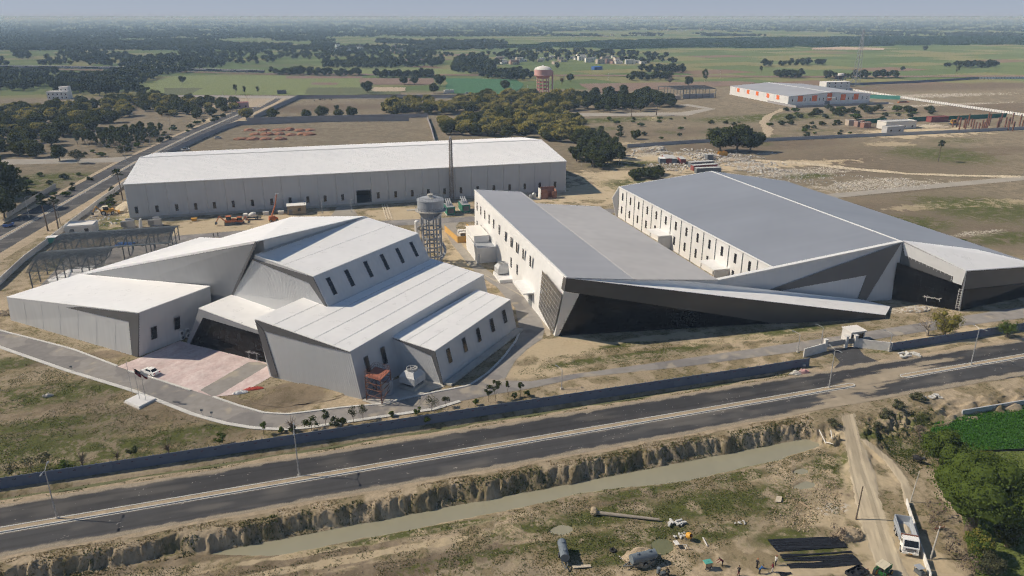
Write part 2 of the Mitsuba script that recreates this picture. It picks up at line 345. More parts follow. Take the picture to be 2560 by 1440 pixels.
for q in ((1390, 870, 12, 6), (1600, 850, 22, 2), (1340, 925, 8, 3), (1900, 840, 22, 2.0), (2350, 850, 14, 3), (2480, 830, 14, 3), (1480, 480, 26, 20), (1560, 440, 30, 16), (320, 540, 5, 16), (470, 580, 26, 10),
          (620, 555, 30, 12), (1000, 535, 12, 12), (2150, 1180, 4.6, 5), (2170, 1290, 4, 5), (2140, 1100, 3.6, 5), (2240, 1420, 6, 3), (2060, 1290, 4, 2.5), (1880, 415, 60, 8), (2200, 640, 9, 4),
          (1170, 600, 9, 16), (1180, 655, 8, 9), (1640, 395, 30, 10), (880, 1395, 28, .8, 1), (960, 1345, 26, .7, 1), (2180, 1360, 5, 3), (2000, 1430, 14, 1.6), (2300, 1380, 3, 8), (560, 300, 20, 16), (2310, 330, 50, 16)): zone(ZS, *q)
for q in ((300, 1050, 26, 7, .55), (80, 1000, 22, 8, .6), (500, 1090, 14, 4, .5), (2300, 560, 60, 40, .5), (2200, 400, 60, 40, .6), (700, 1000, 9, 4, .8), (760, 970, 9, 3, .8), (150, 900, 20, 2.6, .7), (760, 1400, 14, 3, .7), (1560, 1250, 10, 1.2, .6), (1900, 360, 60, 22, .9), (2200, 580, 20, 9, 1), (2350, 640, 16, 9, .9), (2100, 520, 20, 8, .8),
          (1700, 330, 60, 18, .5), (800, 270, 60, 26, .9), (2400, 215, 160, 40, 1), (2500, 270, 80, 30, .9), (1880, 470, 16, 12, .8), (1000, 1420, 14, 2, .8), (640, 1380, 24, 1.2, .6), (2120, 1220, 3, 2.4, .6)): zone(ZB, *q)
for q in ((2000, 430, 26, 8), (1640, 385, 20, 6), (2200, 460, 30, 10), (240, 520, 5, 10), (2300, 240, 90, 14), (2350, 262, 70, 6), (2090, 1270, 3, 1.2), (2290, 770, 9, 2)): zone(ZP, *q)
_r = random.Random(41)
for _i in range(64):
    _u, _v = _r.uniform(1480, 2560), _r.uniform(272, 640)
    if _v > 400 and _u < 2050 + (_v - 400) * 2.0: continue
    zone((ZG, ZB, ZS, ZP, ZG, ZB)[_i % 6], _u, _v, _r.uniform(6, 26), _r.uniform(2, 8) * (1.6 if _v < 400 else 1), _r.uniform(.5, 1))
_a, _b = at(0, 245), at(2560, 205)
FLK = float((_b[1] - _a[1]) / (_b[0] - _a[0])); FL0 = float(_a[1] - FLK * _a[0])
def cover(p, L, wob, soft=.45):
    c = mi.Float(0)
    for x, y, rx, ry, cr, sr, w in L:
        dx, dy = p.x - x, p.y - y
        d = dr.sqrt(dr.square(dx / rx) + dr.square(dy / ry)) + wob
        c = dr.maximum(c, w * smoothstep(1.25, 1.25 - soft, d))
    return c
def ground_fn(p, n, uv):
    far = dr.sqrt(dr.square(p.x) + dr.square(p.y))
    f1, f2, f3 = fbm(p.x * .05, p.y * .05, 1, 3), fbm(p.x * .35, p.y * .35, 2, 4), fbm(p.x * 2.2, p.y * 2.2, 3, 3)
    wob = (f2 - .5) * 1.5 + (f1 - .5) * .4
    f4 = noise(p.x * 7.0, p.y * 7.0, 4)
    soil = mix([.40, .325, .225], [.31, .255, .18], smoothstep(.35, .65, f1)) * (.66 + .5 * f3 + .18 * f4)
    dry = mix([.25, .20, .12], [.14, .115, .06], f3) * (.8 + .4 * f4)
    col = mix(soil, dry, smoothstep(.44, .62, f2) * .75)
    tuft = smoothstep(.56, .64, f3) * smoothstep(.38, .6, f1 * .5 + f2 * .5)
    col = mix(col, mi.Color3f([.11, .105, .045]), tuft * .8)
    plain = dr.maximum(smoothstep(290, 390, p.y + (f1 - .5) * 60), smoothstep(185, 235, p.x + (f1 - .5) * 30) * smoothstep(150, 200, p.y))
    col = mix(col, mix([.205, .170, .120], [.135, .115, .082], f2) * (.75 + .5 * f3), plain * .85)
    col = mix(col, mix([.15, .115, .08], [.11, .085, .062], f2) * (.8 + .4 * f3), cover(p, ZB, wob) * .85)
    col = mix(col, mix([.43, .345, .225], [.50, .42, .29], f2) * (.88 + .24 * f3), cover(p, ZS, wob) * .9)
    col = mix(col, mi.Color3f([.50, .46, .39]), cover(p, ZP, wob) * smoothstep(.45, .62, f3))
    g = cover(p, ZG, wob, .6) * smoothstep(.28, .55, f2 * .6 + f3 * .4)
    col = mix(col, mix([.045, .065, .014], [.095, .100, .030], f3) * (.5 + .65 * f3 + .35 * f4), g * .96)
    # farmland: parcels of crops with bunds between, seen from half a kilometre on
    w = smoothstep(-20, 20, p.y - (FL0 + FLK * p.x) + (f1 - .5) * 30)
    qx, qy = p.x * .98 + p.y * .17, -p.x * .17 + p.y * .98
    jx = qx / 110 + .35 * dr.sin(dr.floor(qy / 70) * 2.4)
    jy = qy / 70
    cr = cell_rand(jx, jy, 5)
    gx, gy = jx - dr.floor(jx), jy - dr.floor(jy)
    bund = dr.maximum(smoothstep(.97, .995, gx), smoothstep(.965, .99, gy))
    crop = mix([.125, .152, .062], [.085, .122, .048], cr)
    crop = mix(crop, mi.Color3f([.17, .165, .075]), smoothstep(.72, .74, cell_rand(jx, jy, 9)))
    crop = mix(crop, mi.Color3f([.17, .12, .085]), smoothstep(.965, .97, cell_rand(jx, jy, 12)) * smoothstep(2200, 1500, far))
    crop = mix(crop * (.85 + .3 * f2), mi.Color3f([.06, .07, .03]), bund * .5)
    return mix(col, crop, w)
prin('ground_soil', proc(ground_fn), .95, spec=.2)
def asphalt(a, k):
    def fn(p, n, uv):
        q = p.x * 1.0; t = p.y - .032 * p.x
        st = fbm(p.x * .06, t * 1.6, 1, 3); f = fbm(p.x * .5, p.y * .5, 3, 3); g = noise(p.x * 9, p.y * 9, 1)
        sp_ = smoothstep(.86, .93, noise(p.x * 2.2, p.y * 3.6, 7)) * smoothstep(.60, .74, f)
        dust = smoothstep(.52, .75, fbm(p.x * .10, p.y * .3, 8, 3))
        c = mi.Color3f(a) * (.72 + .35 * st + .25 * f + .15 * g)
        c = mix(c, mi.Color3f([.19, .175, .155]), dust * k)
        tr = dr.abs(dr.abs(t - dr.select(t > 114, 118.0, 110.1)) - 1.1 + (noise(p.x * .05, 3.0) - .5) * 1.0)
        c = c * (1 - .22 * smoothstep(.55, .1, tr) * smoothstep(.3, .6, st))
        ed = dr.minimum(dr.abs(t - 121.3), dr.abs(t - 107.2)); md = dr.minimum(dr.abs(t - 114.8), dr.abs(t - 113.2))
        onr = dr.select((t > 106.0) & (t < 122.5), 1.0, 0.0)
        drift = onr * dr.maximum(smoothstep(.5, -.2, ed - 1.0 * f - .4 * st), .35 * smoothstep(.35, -.1, md - .5 * f))
        c = mix(c, mi.Color3f([.33, .28, .21]) * (.75 + .5 * g), drift * .85)
        for x, y, rx, ry in DUST:
            d = dr.sqrt(dr.square((p.x - x) / rx) + dr.square((p.y - y) / ry)) + (st - .5) * 1.1 + (f - .5) * .9
            c = mix(c, mi.Color3f([.34, .285, .21]) * (.75 + .5 * f), smoothstep(1.2, .5, d) * .88)
        return mix(c, mi.Color3f([.40, .37, .33]), sp_ * .7)
    return proc(fn)
DUST = [(*[float(c_) for c_ in at(u, v, 0)[:2]], a, b) for u, v, a, b in ((2110, 1035, 5, 2.5), (2135, 1000, 4, 3), (2165, 970, 3.6, 2.6), (2205, 945, 5, 2.0), (2260, 926, 7, 1.6), (2330, 905, 8, 1.3), (2040, 1030, 9, 1.2), (2210, 995, 9, 1.2))] + [(100.5, 108.5, 9, 3.4), (96, 110.5, 8, 1.4), (101, 111.5, 4, 4.5), (112, 118.0, 9, 1.6), (126, 119.5, 14, 1.0), (100.5, 109.0, 7, 3.2), (103.5, 112.5, 3.2, 4.5), (108, 116.5, 4.5, 2.2), (116, 119.0, 8, 1.6), (88, 107.4, 9, .9), (118, 107.8, 14, 1.3), (70, 107.3, 16, .5), (127, 121, 8, 1.3)]
prin('asphalt_new', asphalt((.037, .037, .040), .25), .9)
prin('asphalt_worn', asphalt((.050, .050, .053), .4), .9)
def drive_fn(p, n, uv):
    f, g = fbm(p.x * .12, p.y * .12, 2, 3), fbm(p.x * .9, p.y * .9, 5, 3)
    pat = smoothstep(.50, .56, f + .12 * (g - .5))
    c = mix([.26, .245, .23], [.20, .19, .185], pat) * (.85 + .3 * g)
    return mix(c, mi.Color3f([.40, .35, .27]), smoothstep(.60, .75, fbm(p.x * .25, p.y * .25, 11, 3)) * .6)
prin('drive_concrete', proc(drive_fn), .9)
prin('apron_sand', mottled((.40, .345, .265), .12, .3, 2.0), .9)
def paver_fn(p, n, uv):
    a, b = (p.x * .70 + p.y * .71) , (p.x * .71 - p.y * .70)
    row = dr.floor(b / .40); ja = a / .55 + .5 * (row - 2 * dr.floor(row / 2))
    cr = cell_rand(ja, b / .40, 3); f = fbm(p.x * .3, p.y * .3, 1, 3)
    st = smoothstep(.35, .75, noise(ja * .2, b * 1.1, 6))
    c = mix([.50, .38, .365], [.62, .53, .51], cr * .6 + st * .4)
    gap = dr.maximum(smoothstep(.90, .97, b / .40 - row), smoothstep(.92, .98, ja - dr.floor(ja)))
    return mix(c * (.8 + .4 * f), mi.Color3f([.50, .46, .42]), gap * .5)
prin('paver_pink', proc(paver_fn), .85)
_t = TRACKS[0][0]; _t = _t[-2][:2] - _t[1][:2]; TDX, TDY = [float(c_) for c_ in _t / np.linalg.norm(_t)]
def track_fn(p, n, uv):
    f, g = fbm(p.x * .5, p.y * .25, 2, 3), fbm(p.x * 2.5, p.y * .6, 5, 3)
    q = (p.x - 97.0) * TDY - (p.y - 108.0) * TDX; l = (p.x - 97.0) * TDX + (p.y - 108.0) * TDY; g = fbm(q * 2.6, l * .35, 5, 3)
    rt_ = smoothstep(.55, .72, noise(q * 2.2, l * .08, 6))
    return mix([.46, .385, .275], [.53, .46, .335], f) * (.80 + .36 * g) * (1 - .22 * rt_)
prin('track_sand', proc(track_fn), .95)
prin('verge_soil', mottled((.36, .29, .20), .25, .7, 4.0), .95)
prin('canal_water', mottled((.30, .285, .205), .06, .1, .5), .08, spec=.5)
prin('ditch_water', mottled((.16, .165, .09), .1, .3, 1.0), .12, spec=.5)
def crop_fn(c1, c2):
    def fn(p, n, uv):
        f, g = fbm(p.x * .2, p.y * .5, 2, 3), fbm(p.x * 2.0, p.y * 2.0, 5, 3)
        return mix(c1, c2, f) * (.65 + .7 * g)
    return proc(fn)
prin('crop_soil', crop_fn([.05, .14, .022], [.08, .18, .035]), .9)
prin('lime_soil', crop_fn([.10, .13, .03], [.14, .17, .04]), .9)
prin('field_dark_green', crop_fn([.035, .11, .05], [.05, .13, .06]), .9)
prin('field_green', crop_fn([.135, .165, .055], [.165, .19, .075]), .9)
prin('field_olive', crop_fn([.085, .10, .045], [.11, .12, .055]), .9)
prin('field_brown', crop_fn([.16, .11, .08], [.20, .145, .11]), .9)
prin('field_pale', crop_fn([.33, .27, .19], [.38, .31, .22]), .9)
prin('road_dusty', mottled((.30, .275, .235), .12, .2, 1.5), .9)

# ---------------------------------------------------------------- ground
def axis(fine, lo, hi):
    xs = [a for seg in fine for a in np.arange(*seg)]
    d, x = 4.0, xs[-1]
    while x < hi: d *= 1.22; x += d; xs.append(x)
    d, x = 4.0, xs[0]; pre = []
    while x > lo: d *= 1.22; x -= d; pre.append(x)
    return np.array(pre[::-1] + xs)
GX = axis([(-70, -48, 2.0), (-48, 112, .42), (112, 190, 1.2)], -70000, 70000)
GY = axis([(66, 78, 2.0), (78, 98, .45), (98, 110, .24), (110, 128, .5), (128, 175, 3.0)], -3000, 80000)
gx, gy = np.meshgrid(GX, GY, indexing='xy')
gz = hgt(gx, gy)
nx, ny = len(GX), len(GY)
ii = (np.arange(ny - 1)[:, None] * nx + np.arange(nx - 1)[None]).ravel()
struct('ground', trimesh.Trimesh(np.c_[gx.ravel(), gy.ravel(), gz.ravel()], np.vstack([np.c_[ii, ii + 1, ii + nx + 1], np.c_[ii, ii + nx + 1, ii + nx]]), process=False), 'ground_soil', smooth=True)
Z0 = 0.0
def rd(x, t): return (x, t + .032 * x)
# main road
xs = list(np.arange(-75, 330, 3.0))
def wav(x, k, a=.25): return a * (math.sin(x * .31 + k) + math.sin(x * .83 + 2 * k) * .6)
struct('road', strip([rd(x, 114.7) for x in xs], [rd(x, 121.35 + wav(x, 1, .12) - max(0, (x - 118)) * .012) for x in xs], Z0), 'asphalt_new')
struct('road', strip([rd(x, 107.15 + wav(x, 3, .15) - max(0, x - 105) * .02) for x in xs], [rd(x, 113.35) for x in xs], Z0), 'asphalt_worn')
struct('road_junction', strip([rd(x, 113.352) for x in (109.6, 116, 122.4)], [rd(x, 114.698) for x in (109.6, 116, 122.4)], Z0), 'asphalt_worn')
struct('road_verge', strip([rd(x, 121.0) for x in xs], [rd(x, 122.5 + wav(x, 5, .3)) for x in xs if True], -.025), 'verge_soil')
struct('road_verge', strip([rd(x, 105.0) for x in xs if x < 300], [rd(x, 107.6) for x in xs if x < 300], -.025) if False else strip([rd(x, 106.3 + wav(x, 2, .3)) for x in xs if x < 92], [rd(x, 107.5) for x in xs if x < 92], -.025), 'verge_soil')
def median(x0, x1, round0, round1):
    k = thing('road_median', 'kerbed dirt median strip of the main road, %s the dirt crossing' % ('left of' if x0 < 100 else 'right of'), 'median')
    m = MB(); n = max(2, int((x1 - x0) / 3))
    for sgn, t in ((1, 114.62), (-1, 113.43)):
        for i in range(n):
            a, b = x0 + (x1 - x0) * i / n, x0 + (x1 - x0) * (i + 1) / n - .03
            m.bar(rd(a, t) + (.08,), rd(b, t) + (.08,), .20, .20)
    for r, x, d in ((round0, x0, -1), (round1, x1, 1)):
        if r:
            for i in range(8):
                a0, a1 = math.pi * (i / 8 - .5), math.pi * ((i + 1) / 8 - .5)
                q = [rd(x + d * .6 * math.cos(a), 114.025 + .6 * math.sin(a)) + (.08,) for a in (a0, a1)]
                m.bar(q[0], q[1], .2, .2)
    put('kerb', m, 'kerb_white', k)
    q = [rd(x0, 113.5), rd(x1, 113.5), rd(x1 + (.5 if round1 else 0), 114.02), rd(x1, 114.55), rd(x0, 114.55), rd(x0 - (.5 if round0 else 0), 114.02)]
    put('soil_fill', MB().slab([p + (-.02,) for p in q], .13), 'verge_soil', k)
    w = MB(); w.bar(rd(x0, 113.15) + (.002,), rd(x1, 113.15) + (.002,), .16, .008)
    put('edge_line', w, 'kerb_white', k)
median(-75, 109.3, False, True); median(123.2, 300, True, False)
# left avenue
MED = [(-116, 240), (-109.5, 293), (-101.5, 354), (-91, 445), (-73, 547), (-50, 654), (-33, 734), (-24, 790)]
med = resample(MED, 60)
struct('avenue', strip(offset(med, 8.8), offset(med, -8.6), Z0), 'asphalt_worn')
struct('avenue_verge', strip(offset(med, 11.5), offset(med, -13.2), -.02), 'verge_soil')
k = thing('avenue_median', 'kerbed dirt median strip along the left avenue', 'median')
m = MB(); w = MB()
for d in (.65, -.65):
    o = offset(med, d)
    for i in range(59): m.bar((*o[i], .09), (*o[i + 1], .09), .22, .22)
o = offset(med, -1.0)
for i in range(59): w.bar((*o[i], .003), (*o[i + 1], .003), .18, .01)
put('kerb', m, 'kerb_white', k); put('soil_fill', strip(offset(med, .6), offset(med, -.6), .12), 'verge_soil', k); put('edge_line', w, 'kerb_white', k)
struct('side_road', strip([at(-700, 398), at(0, 398), at(230, 396), at(330, 391)], [at(-700, 414), at(0, 412), at(230, 407), at(330, 404)], Z0 - .006), 'road_dusty')
struct('side_road', strip([at(390, 236), at(600, 239), at(760, 240), at(1130, 240), at(1330, 232)], [at(390, 241), at(600, 245), at(745, 247), at(1130, 247), at(1330, 237)], .02), 'road_dusty')
struct('side_road', strip([at(2060, 486), at(2200, 473), at(2400, 454), at(2900, 410)], [at(2075, 497), at(2200, 484), at(2400, 465), at(2900, 420)], .05), 'road_dusty')
struct('dirt_path', strip([at(1430, 283), at(1560, 282), at(1700, 281), at(1760, 272), at(1700, 262)], [at(1430, 291), at(1560, 290), at(1720, 289), at(1790, 272), at(1720, 260)], .04), 'road_dusty')
P1 = [at(1950, 272), at(1910, 290), at(1898, 305), at(1905, 320), at(1908, 342)]; P2 = [at(1966, 272), at(1930, 290), at(1922, 303), at(1932, 320), at(1926, 342)]
struct('dirt_path', strip(resample(P1, 24) + NP.normal(0, .6, (24, 2)), resample(P2, 24) + NP.normal(0, .6, (24, 2)), .05), 'field_pale')
P1 = [at(1880, 398), at(2000, 405), at(2140, 420), at(2300, 434), at(2560, 440)]; P2 = [at(1880, 403), at(2000, 411), at(2140, 426), at(2300, 438), at(2560, 446)]
struct('dirt_path', strip(resample(P1, 30) + NP.normal(0, .8, (30, 2)), resample(P2, 30) + NP.normal(0, .8, (30, 2)), .05), 'track_sand')
# campus drive
outer = [at(-260, 770), at(0, 868), at(160, 924), at(333, 977), at(483, 1036), at(560, 1058), at(633, 1070), at(700, 1074), at(767, 1070), at(853, 1057), at(1086, 1023), at(1150, 1003), at(1240, 985), at(1330, 970), at(1453, 943), at(1706, 917), at(2006, 877), at(2060, 868), at(2173, 850), at(2400, 815), at(2560, 795), at(2900, 745)]
inner = [at(-260, 740), at(0, 826), at(180, 872), at(293, 915), at(400, 950), at(533, 992), at(633, 1027), at(717, 1034), at(853, 1018), at(953, 1010), at(1083, 981), at(1173, 964), at(1240, 950), at(1326, 953), at(1420, 937), at(1706, 897), at(1990, 856), at(2060, 845), at(2122, 836), at(2290, 809), at(2470, 780), at(2900, 720)]
struct('campus_drive', strip(resample(outer, 120), resample(inner, 120), -.004) if False else strip(outer, inner, -.004), 'drive_concrete')
struct('campus_drive', strip([at(1172, 966), at(1222, 932), at(1262, 893), at(1289, 853), at(1300, 828), at(1288, 770), at(1240, 716), at(1200, 690)], [at(1262, 948), at(1287, 903), at(1318, 873), at(1356, 846), at(1362, 818), at(1352, 772), at(1300, 712), at(1262, 690)], -.012), 'drive_concrete')
struct('campus_drive', strip([at(1200, 692), at(1170, 660), at(1130, 610), at(1105, 565), at(1090, 550)], [at(1240, 690), at(1190, 655), at(1150, 605), at(1140, 565), at(1150, 552)], -.012), 'road_dusty')
struct('campus_drive', strip([at(300, 600), at(860, 556), at(1100, 545), at(1190, 540), at(1620, 517)], [at(300, 625), at(880, 570), at(1100, 558), at(1190, 553), at(1620, 528)], -.01), 'drive_concrete')
struct('campus_drive', strip([at(845, 513), at(820, 552), at(800, 570)], [at(878, 513), at(900, 548), at(905, 565)], -.016), 'road_dusty')
sheet('apron', [at(1200, 680), at(1345, 760), at(1380, 838), at(1368, 842), at(1355, 806), at(1336, 766), at(1290, 720), at(1230, 700)], -.006, 'apron_sand', 1.5, .25, 4)
sheet('forecourt', [at(293, 916), at(352, 893), at(449, 852), at(467, 857), at(680, 910), at(681, 940), at(600, 985), at(533, 992), at(400, 951)], -.002, 'paver_pink')
sheet('forecourt_path', [at(500, 975), at(622, 905), at(650, 905), at(672, 912), at(552, 985), at(533, 992)], .003, 'drive_concrete')
struct('gate_drive', strip([at(2067, 872), at(2085, 888), at(2100, 905), at(2070, 935)], [at(2143, 866), at(2160, 888), at(2205, 907), at(2320, 905)], -.003), 'asphalt_worn')
def kerb(name, pts, lab, w=.3, h=.16, n=None, z=.05):
    q = resample(pts, n or max(6, int(len(pts) * 4))); m = MB()
    for i in range(len(q) - 1): m.bar((*q[i], z), (*q[i + 1], z), w, h)
    return one(name, m, 'kerb_white', lab, 'kerb')
kerb('kerb', outer[:12], 'long concrete kerb on the near side of the campus drive', .9, .12, 60)
kerb('kerb', inner[:4], 'concrete kerb between campus drive and the strip below the left wing', .5, .14, 24)
kerb('kerb', [at(320, 927), at(400, 951), at(477, 976)], 'white kerb between pink forecourt and drive, in front of the car', .45, .2, 12)
kerb('kerb', [at(533, 992), at(600, 1015), at(660, 1032), at(717, 1036), at(853, 1019), at(953, 1010), at(1083, 981), at(1173, 964), at(1222, 931), at(1260, 892), at(1289, 853), at(1300, 828), at(1298, 822)], 'curved white kerb round the faceted hall and up its right side', .5, .2, 70)
# canal, ponds, dirt track, fields of the foreground
xw = np.arange(-60, 93, 1.5)
struct('canal_water', strip([(x, .032 * x + 96.0) for x in xw], [(x, .032 * x + 103.6) for x in xw], -2.62), 'canal_water')
for i, (cx, cyy, rx, ry) in enumerate(PONDS):
    struct('pond_water', trimesh.Trimesh(np.array([[cx + 1.5 * rx * math.cos(a), cyy + 1.5 * ry * math.sin(a), -2.47] for a in np.linspace(0, 2 * math.pi, 25)[:-1]] + [[cx, cyy, -2.47]]), np.array([[i, (i + 1) % 24, 24] for i in range(24)]), process=False), 'canal_water' if i < 3 else 'ditch_water')
struct('ditch_water', strip([rd(x, 122.6 + wav(x, 2, .12)) for x in xs if x < 99], [rd(x, 124.5) for x in xs if x < 99], -.66), 'ditch_water')
def drape(name, left, right, n, k, bsdf, lift=.035, jit=.12):
    l, r = resample(left, n), resample(right, n); l = l + NP.normal(0, jit, l.shape); r = r + NP.normal(0, jit, r.shape)
    g = np.array([[l[i] + (r[i] - l[i]) * j / k for j in range(k + 1)] for i in range(n)]).reshape(-1, 2)
    z = hgt(g[:, 0], g[:, 1]) + lift
    z = z.reshape(n, k + 1); z[:, 0] -= .06; z[:, -1] -= .06; z = z.ravel()
    f = np.array([[i * (k + 1) + j, i * (k + 1) + j + 1, (i + 1) * (k + 1) + j + 1, (i + 1) * (k + 1) + j] for i in range(n - 1) for j in range(k)])
    f = np.vstack([f[:, :3], f[:, [0, 2, 3]]])
    return struct(name, trimesh.Trimesh(np.c_[g, z], fix_up(g, f), process=False), bsdf, smooth=True)
drape('dirt_track', [at(2103, 1042), at(2112, 1100), at(2122, 1180), at(2135, 1240), at(2150, 1310), at(2178, 1380), at(2205, 1470)], [at(2138, 1034), at(2152, 1100), at(2190, 1180), at(2200, 1240), at(2225, 1320), at(2250, 1390), at(2290, 1470)], 70, 16, 'track_sand')
drape('dirt_track', [at(2150, 1098), at(2210, 1150), at(2250, 1205), at(2262, 1260)], [at(2170, 1098), at(2232, 1150), at(2272, 1200), at(2286, 1260)], 40, 8, 'track_sand', .045, .08)
def fieldsheet(name, poly, bsdf, z):
    q = ragged(poly, .8, .15, 3)
    return struct(name, trimesh.Trimesh(np.c_[q, np.full(len(q), z)], fix_up(q, cap(np.c_[q, q[:, 0] * 0])), process=False), bsdf)
CROP1 = [at(u, v, -1.75) for u, v in ((2335, 1060), (2400, 1042), (2480, 1024), (2620, 1003), (2900, 1003), (2900, 1118), (2560, 1120), (2430, 1127), (2350, 1130), (2318, 1095))]
CROP2 = [at(u, v, -1.75) for u, v in ((2400, 1130), (2900, 1122), (2900, 1500), (2460, 1500), (2420, 1380), (2400, 1250))]
fieldsheet('crop_field', CROP1, 'crop_soil', -1.78); fieldsheet('crop_field', CROP2, 'lime_soil', -1.8)
# farmland beyond the campus
def farm(name, pts, bsdf, z): return sheet(name, [at(u, v) for u, v in pts], z, bsdf, 12.0, 2.5, 3)
farm('farm_field', ((345, 212), (440, 190), (640, 188), (905, 190), (905, 238), (380, 238)), 'field_green', .25)
farm('farm_field', ((410, 221), (510, 220), (470, 237), (410, 237)), 'field_olive', .35)
farm('farm_field', ((715, 190), (905, 190), (905, 196), (715, 197)), 'field_brown', .36)
farm('farm_field', ((780, 207), (850, 207), (840, 213), (775, 213)), 'field_brown', .37)
farm('farm_field', ((900, 196), (1085, 196), (1085, 212), (900, 212)), 'field_brown', .38)
farm('farm_field', ((770, 220), (1000, 219), (1000, 237), (760, 237)), 'field_olive', .39)
farm('farm_field', ((935, 219), (1015, 219), (1015, 229), (930, 229)), 'field_pale', .42)
farm('farm_field', ((1117, 196), (1200, 197), (1290, 199), (1310, 214), (1290, 232), (1250, 236), (1117, 234)), 'field_dark_green', .4)
farm('farm_field', ((810, 170), (1010, 166), (1180, 178), (1180, 186), (700, 186)), 'field_green', .26)
farm('farm_field', ((1450, 210), (1830, 203), (1890, 206), (1860, 214), (1480, 232)), 'field_brown', .27)
farm('farm_field', ((1830, 250), (1830, 250), (1830, 250)), 'field_brown', .27) if False else None
struct('railway', strip([at(-1400, 160), at(0, 171), at(330, 175), at(660, 184), at(1200, 187), at(1560, 188), at(2000, 191), at(2560, 189), at(4000, 180)], [at(-1400, 164), at(0, 174), at(330, 178), at(660, 187), at(1200, 190), at(1560, 191), at(2000, 194.5), at(2560, 192.5), at(4000, 183)], .5), 'field_brown')
struct('sand_flat', strip([at(400, 248), at(560, 246), at(690, 246)], [at(400, 262), at(560, 270), at(650, 268)], .03), 'field_pale')
farm('sand_flat', ((2030, 121), (2100, 118), (2210, 121), (2210, 126), (2030, 125)), 'field_pale', 1.2)
# ---------------------------------------------------------------- large buildings
def wallframe(p0, n):
    n = np.asarray(n, float) / np.linalg.norm(n); h = np.cross((0, 0, 1), n); h /= np.linalg.norm(h)
    return n, h, np.cross(n, h)
def window(parent, c, n, w, h, up=None, frame='window_frame', glass='window_glass', deep=.10, bars=2, skew=0.0):
    """A window on a wall: frame with mullions (the part) and its pane (the sub-part)."""
    n, hx, vy = wallframe(c, n)
    if skew: vy = vy + hx * skew
    c = np.asarray(c, float); f = MB(); fw = .09
    for s in (-1, 1):
        f.bar(c + hx * s * (w / 2 - fw / 2) - vy * h / 2 + n * .03, c + hx * s * (w / 2 - fw / 2) + vy * h / 2 + n * .03, fw, deep, up=n) 
        f.bar(c + vy * s * (h / 2 - fw / 2) - hx * (w / 2 - fw) + n * .03, c + vy * s * (h / 2 - fw / 2) + hx * (w / 2 - fw) + n * .03, fw, deep, up=n)
    for b in range(1, bars + 1):
        y = -h / 2 + h * b / (bars + 1)
        f.bar(c + vy * y - hx * (w / 2 - fw) + n * .025, c + vy * y + hx * (w / 2 - fw) + n * .025, .05, .06, up=n)
    k = put('window', f, frame, parent)
    q = [c + hx * a * w / 2 + vy * b * h / 2 for a, b in ((-1, -1), (1, -1), (1, 1), (-1, 1))]
    put('pane', MB().slab(q, .035, n), glass, k)
    return k
def plate(parent, name, pix, p0, n, bsdf, th=.15, off=0.0, label=None):
    n = np.asarray(n, float) / np.linalg.norm(n)
    return put(name, MB().slab([onplane(u, v, p0, n, off) for u, v in pix], th, n), bsdf, parent, label=label)
def ribs(parent, quad, n, gap, bsdf, w=.07, d=.05):
    """Fine upright ribs of a cladding sheet, between a bottom edge (quad[0], quad[1]) and a top edge (quad[3], quad[2])."""
    a, b, c, e = [np.asarray(q, float) for q in quad]; m = MB(); N = int(np.linalg.norm(b - a) / gap)
    n = np.asarray(n, float) / np.linalg.norm(n)
    for i in range(1, N):
        t = i / N; p, q = a + (b - a) * t, e + (c - e) * t
        m.bar(p + n * d * .5, q + n * d * .5, w, d, up=n)
    return put('cladding_rib', m, bsdf, parent, kind='stuff')
def normal(a, b, c):
    n = np.cross(np.asarray(b, float) - a, np.asarray(c, float) - a); return n / np.linalg.norm(n)
def toward(n, p):   # make n point to the camera's side
    return n if np.dot(n, CAM - np.asarray(p, float)) > 0 else -n

# --- faceted hall in the front left, its frame turned 45 degrees
RA = math.radians(45.5); r1 = np.array([math.cos(RA), math.sin(RA)]); q1 = np.array([math.sin(RA), -math.cos(RA)])
def B(i, j, z): w = np.array([6.4, 139.7]) + r1 * i + q1 * j; return np.array([w[0], w[1], z])
def BI(u, v, c, ax=0):
    """Where the sight line meets the hall's plane i = c (ax 0) or j = c (ax 1)."""
    d = r1 if ax == 0 else q1; n = np.array([d[0], d[1], 0]); p0 = B(c, 0, 0) if ax == 0 else B(0, c, 0)
    return onplane(u, v, p0, n)
hall = thing('exhibition_hall', 'white faceted industrial hall of leaning volumes with dark edge frames, pink paved forecourt in front', 'building')
ni = np.array([-r1[0], -r1[1], 0.0]); nj = np.array([q1[0], q1[1], 0.0])
def seam(parent, name, a, b, w=.12, h=.07, bsdf='galvanised', lift=.2):
    a, b = np.asarray(a, float), np.asarray(b, float); return put(name, MB().bar(a + (0, 0, lift), b + (0, 0, lift), w, h), bsdf, parent)
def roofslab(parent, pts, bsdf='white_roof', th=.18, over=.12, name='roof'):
    pts = np.array(pts, float); c = pts.mean(0); q = pts.copy(); d = q - c; d[:, 2] = 0
    q = q + d / np.linalg.norm(d, axis=1, keepdims=True) * over
    m = MB(); n = len(q)
    fs = cap(q); i = np.arange(n); j = (i + 1) % n
    top = q + [0, 0, th + .02]; bot = q + [0, 0, .02]
    m.add(np.vstack([bot, top]), np.vstack([fs[:, ::-1], fs + n, np.stack([i, j, j + n], 1), np.stack([i, j + n, i + n], 1)]))
    return put(name, m, bsdf, parent)
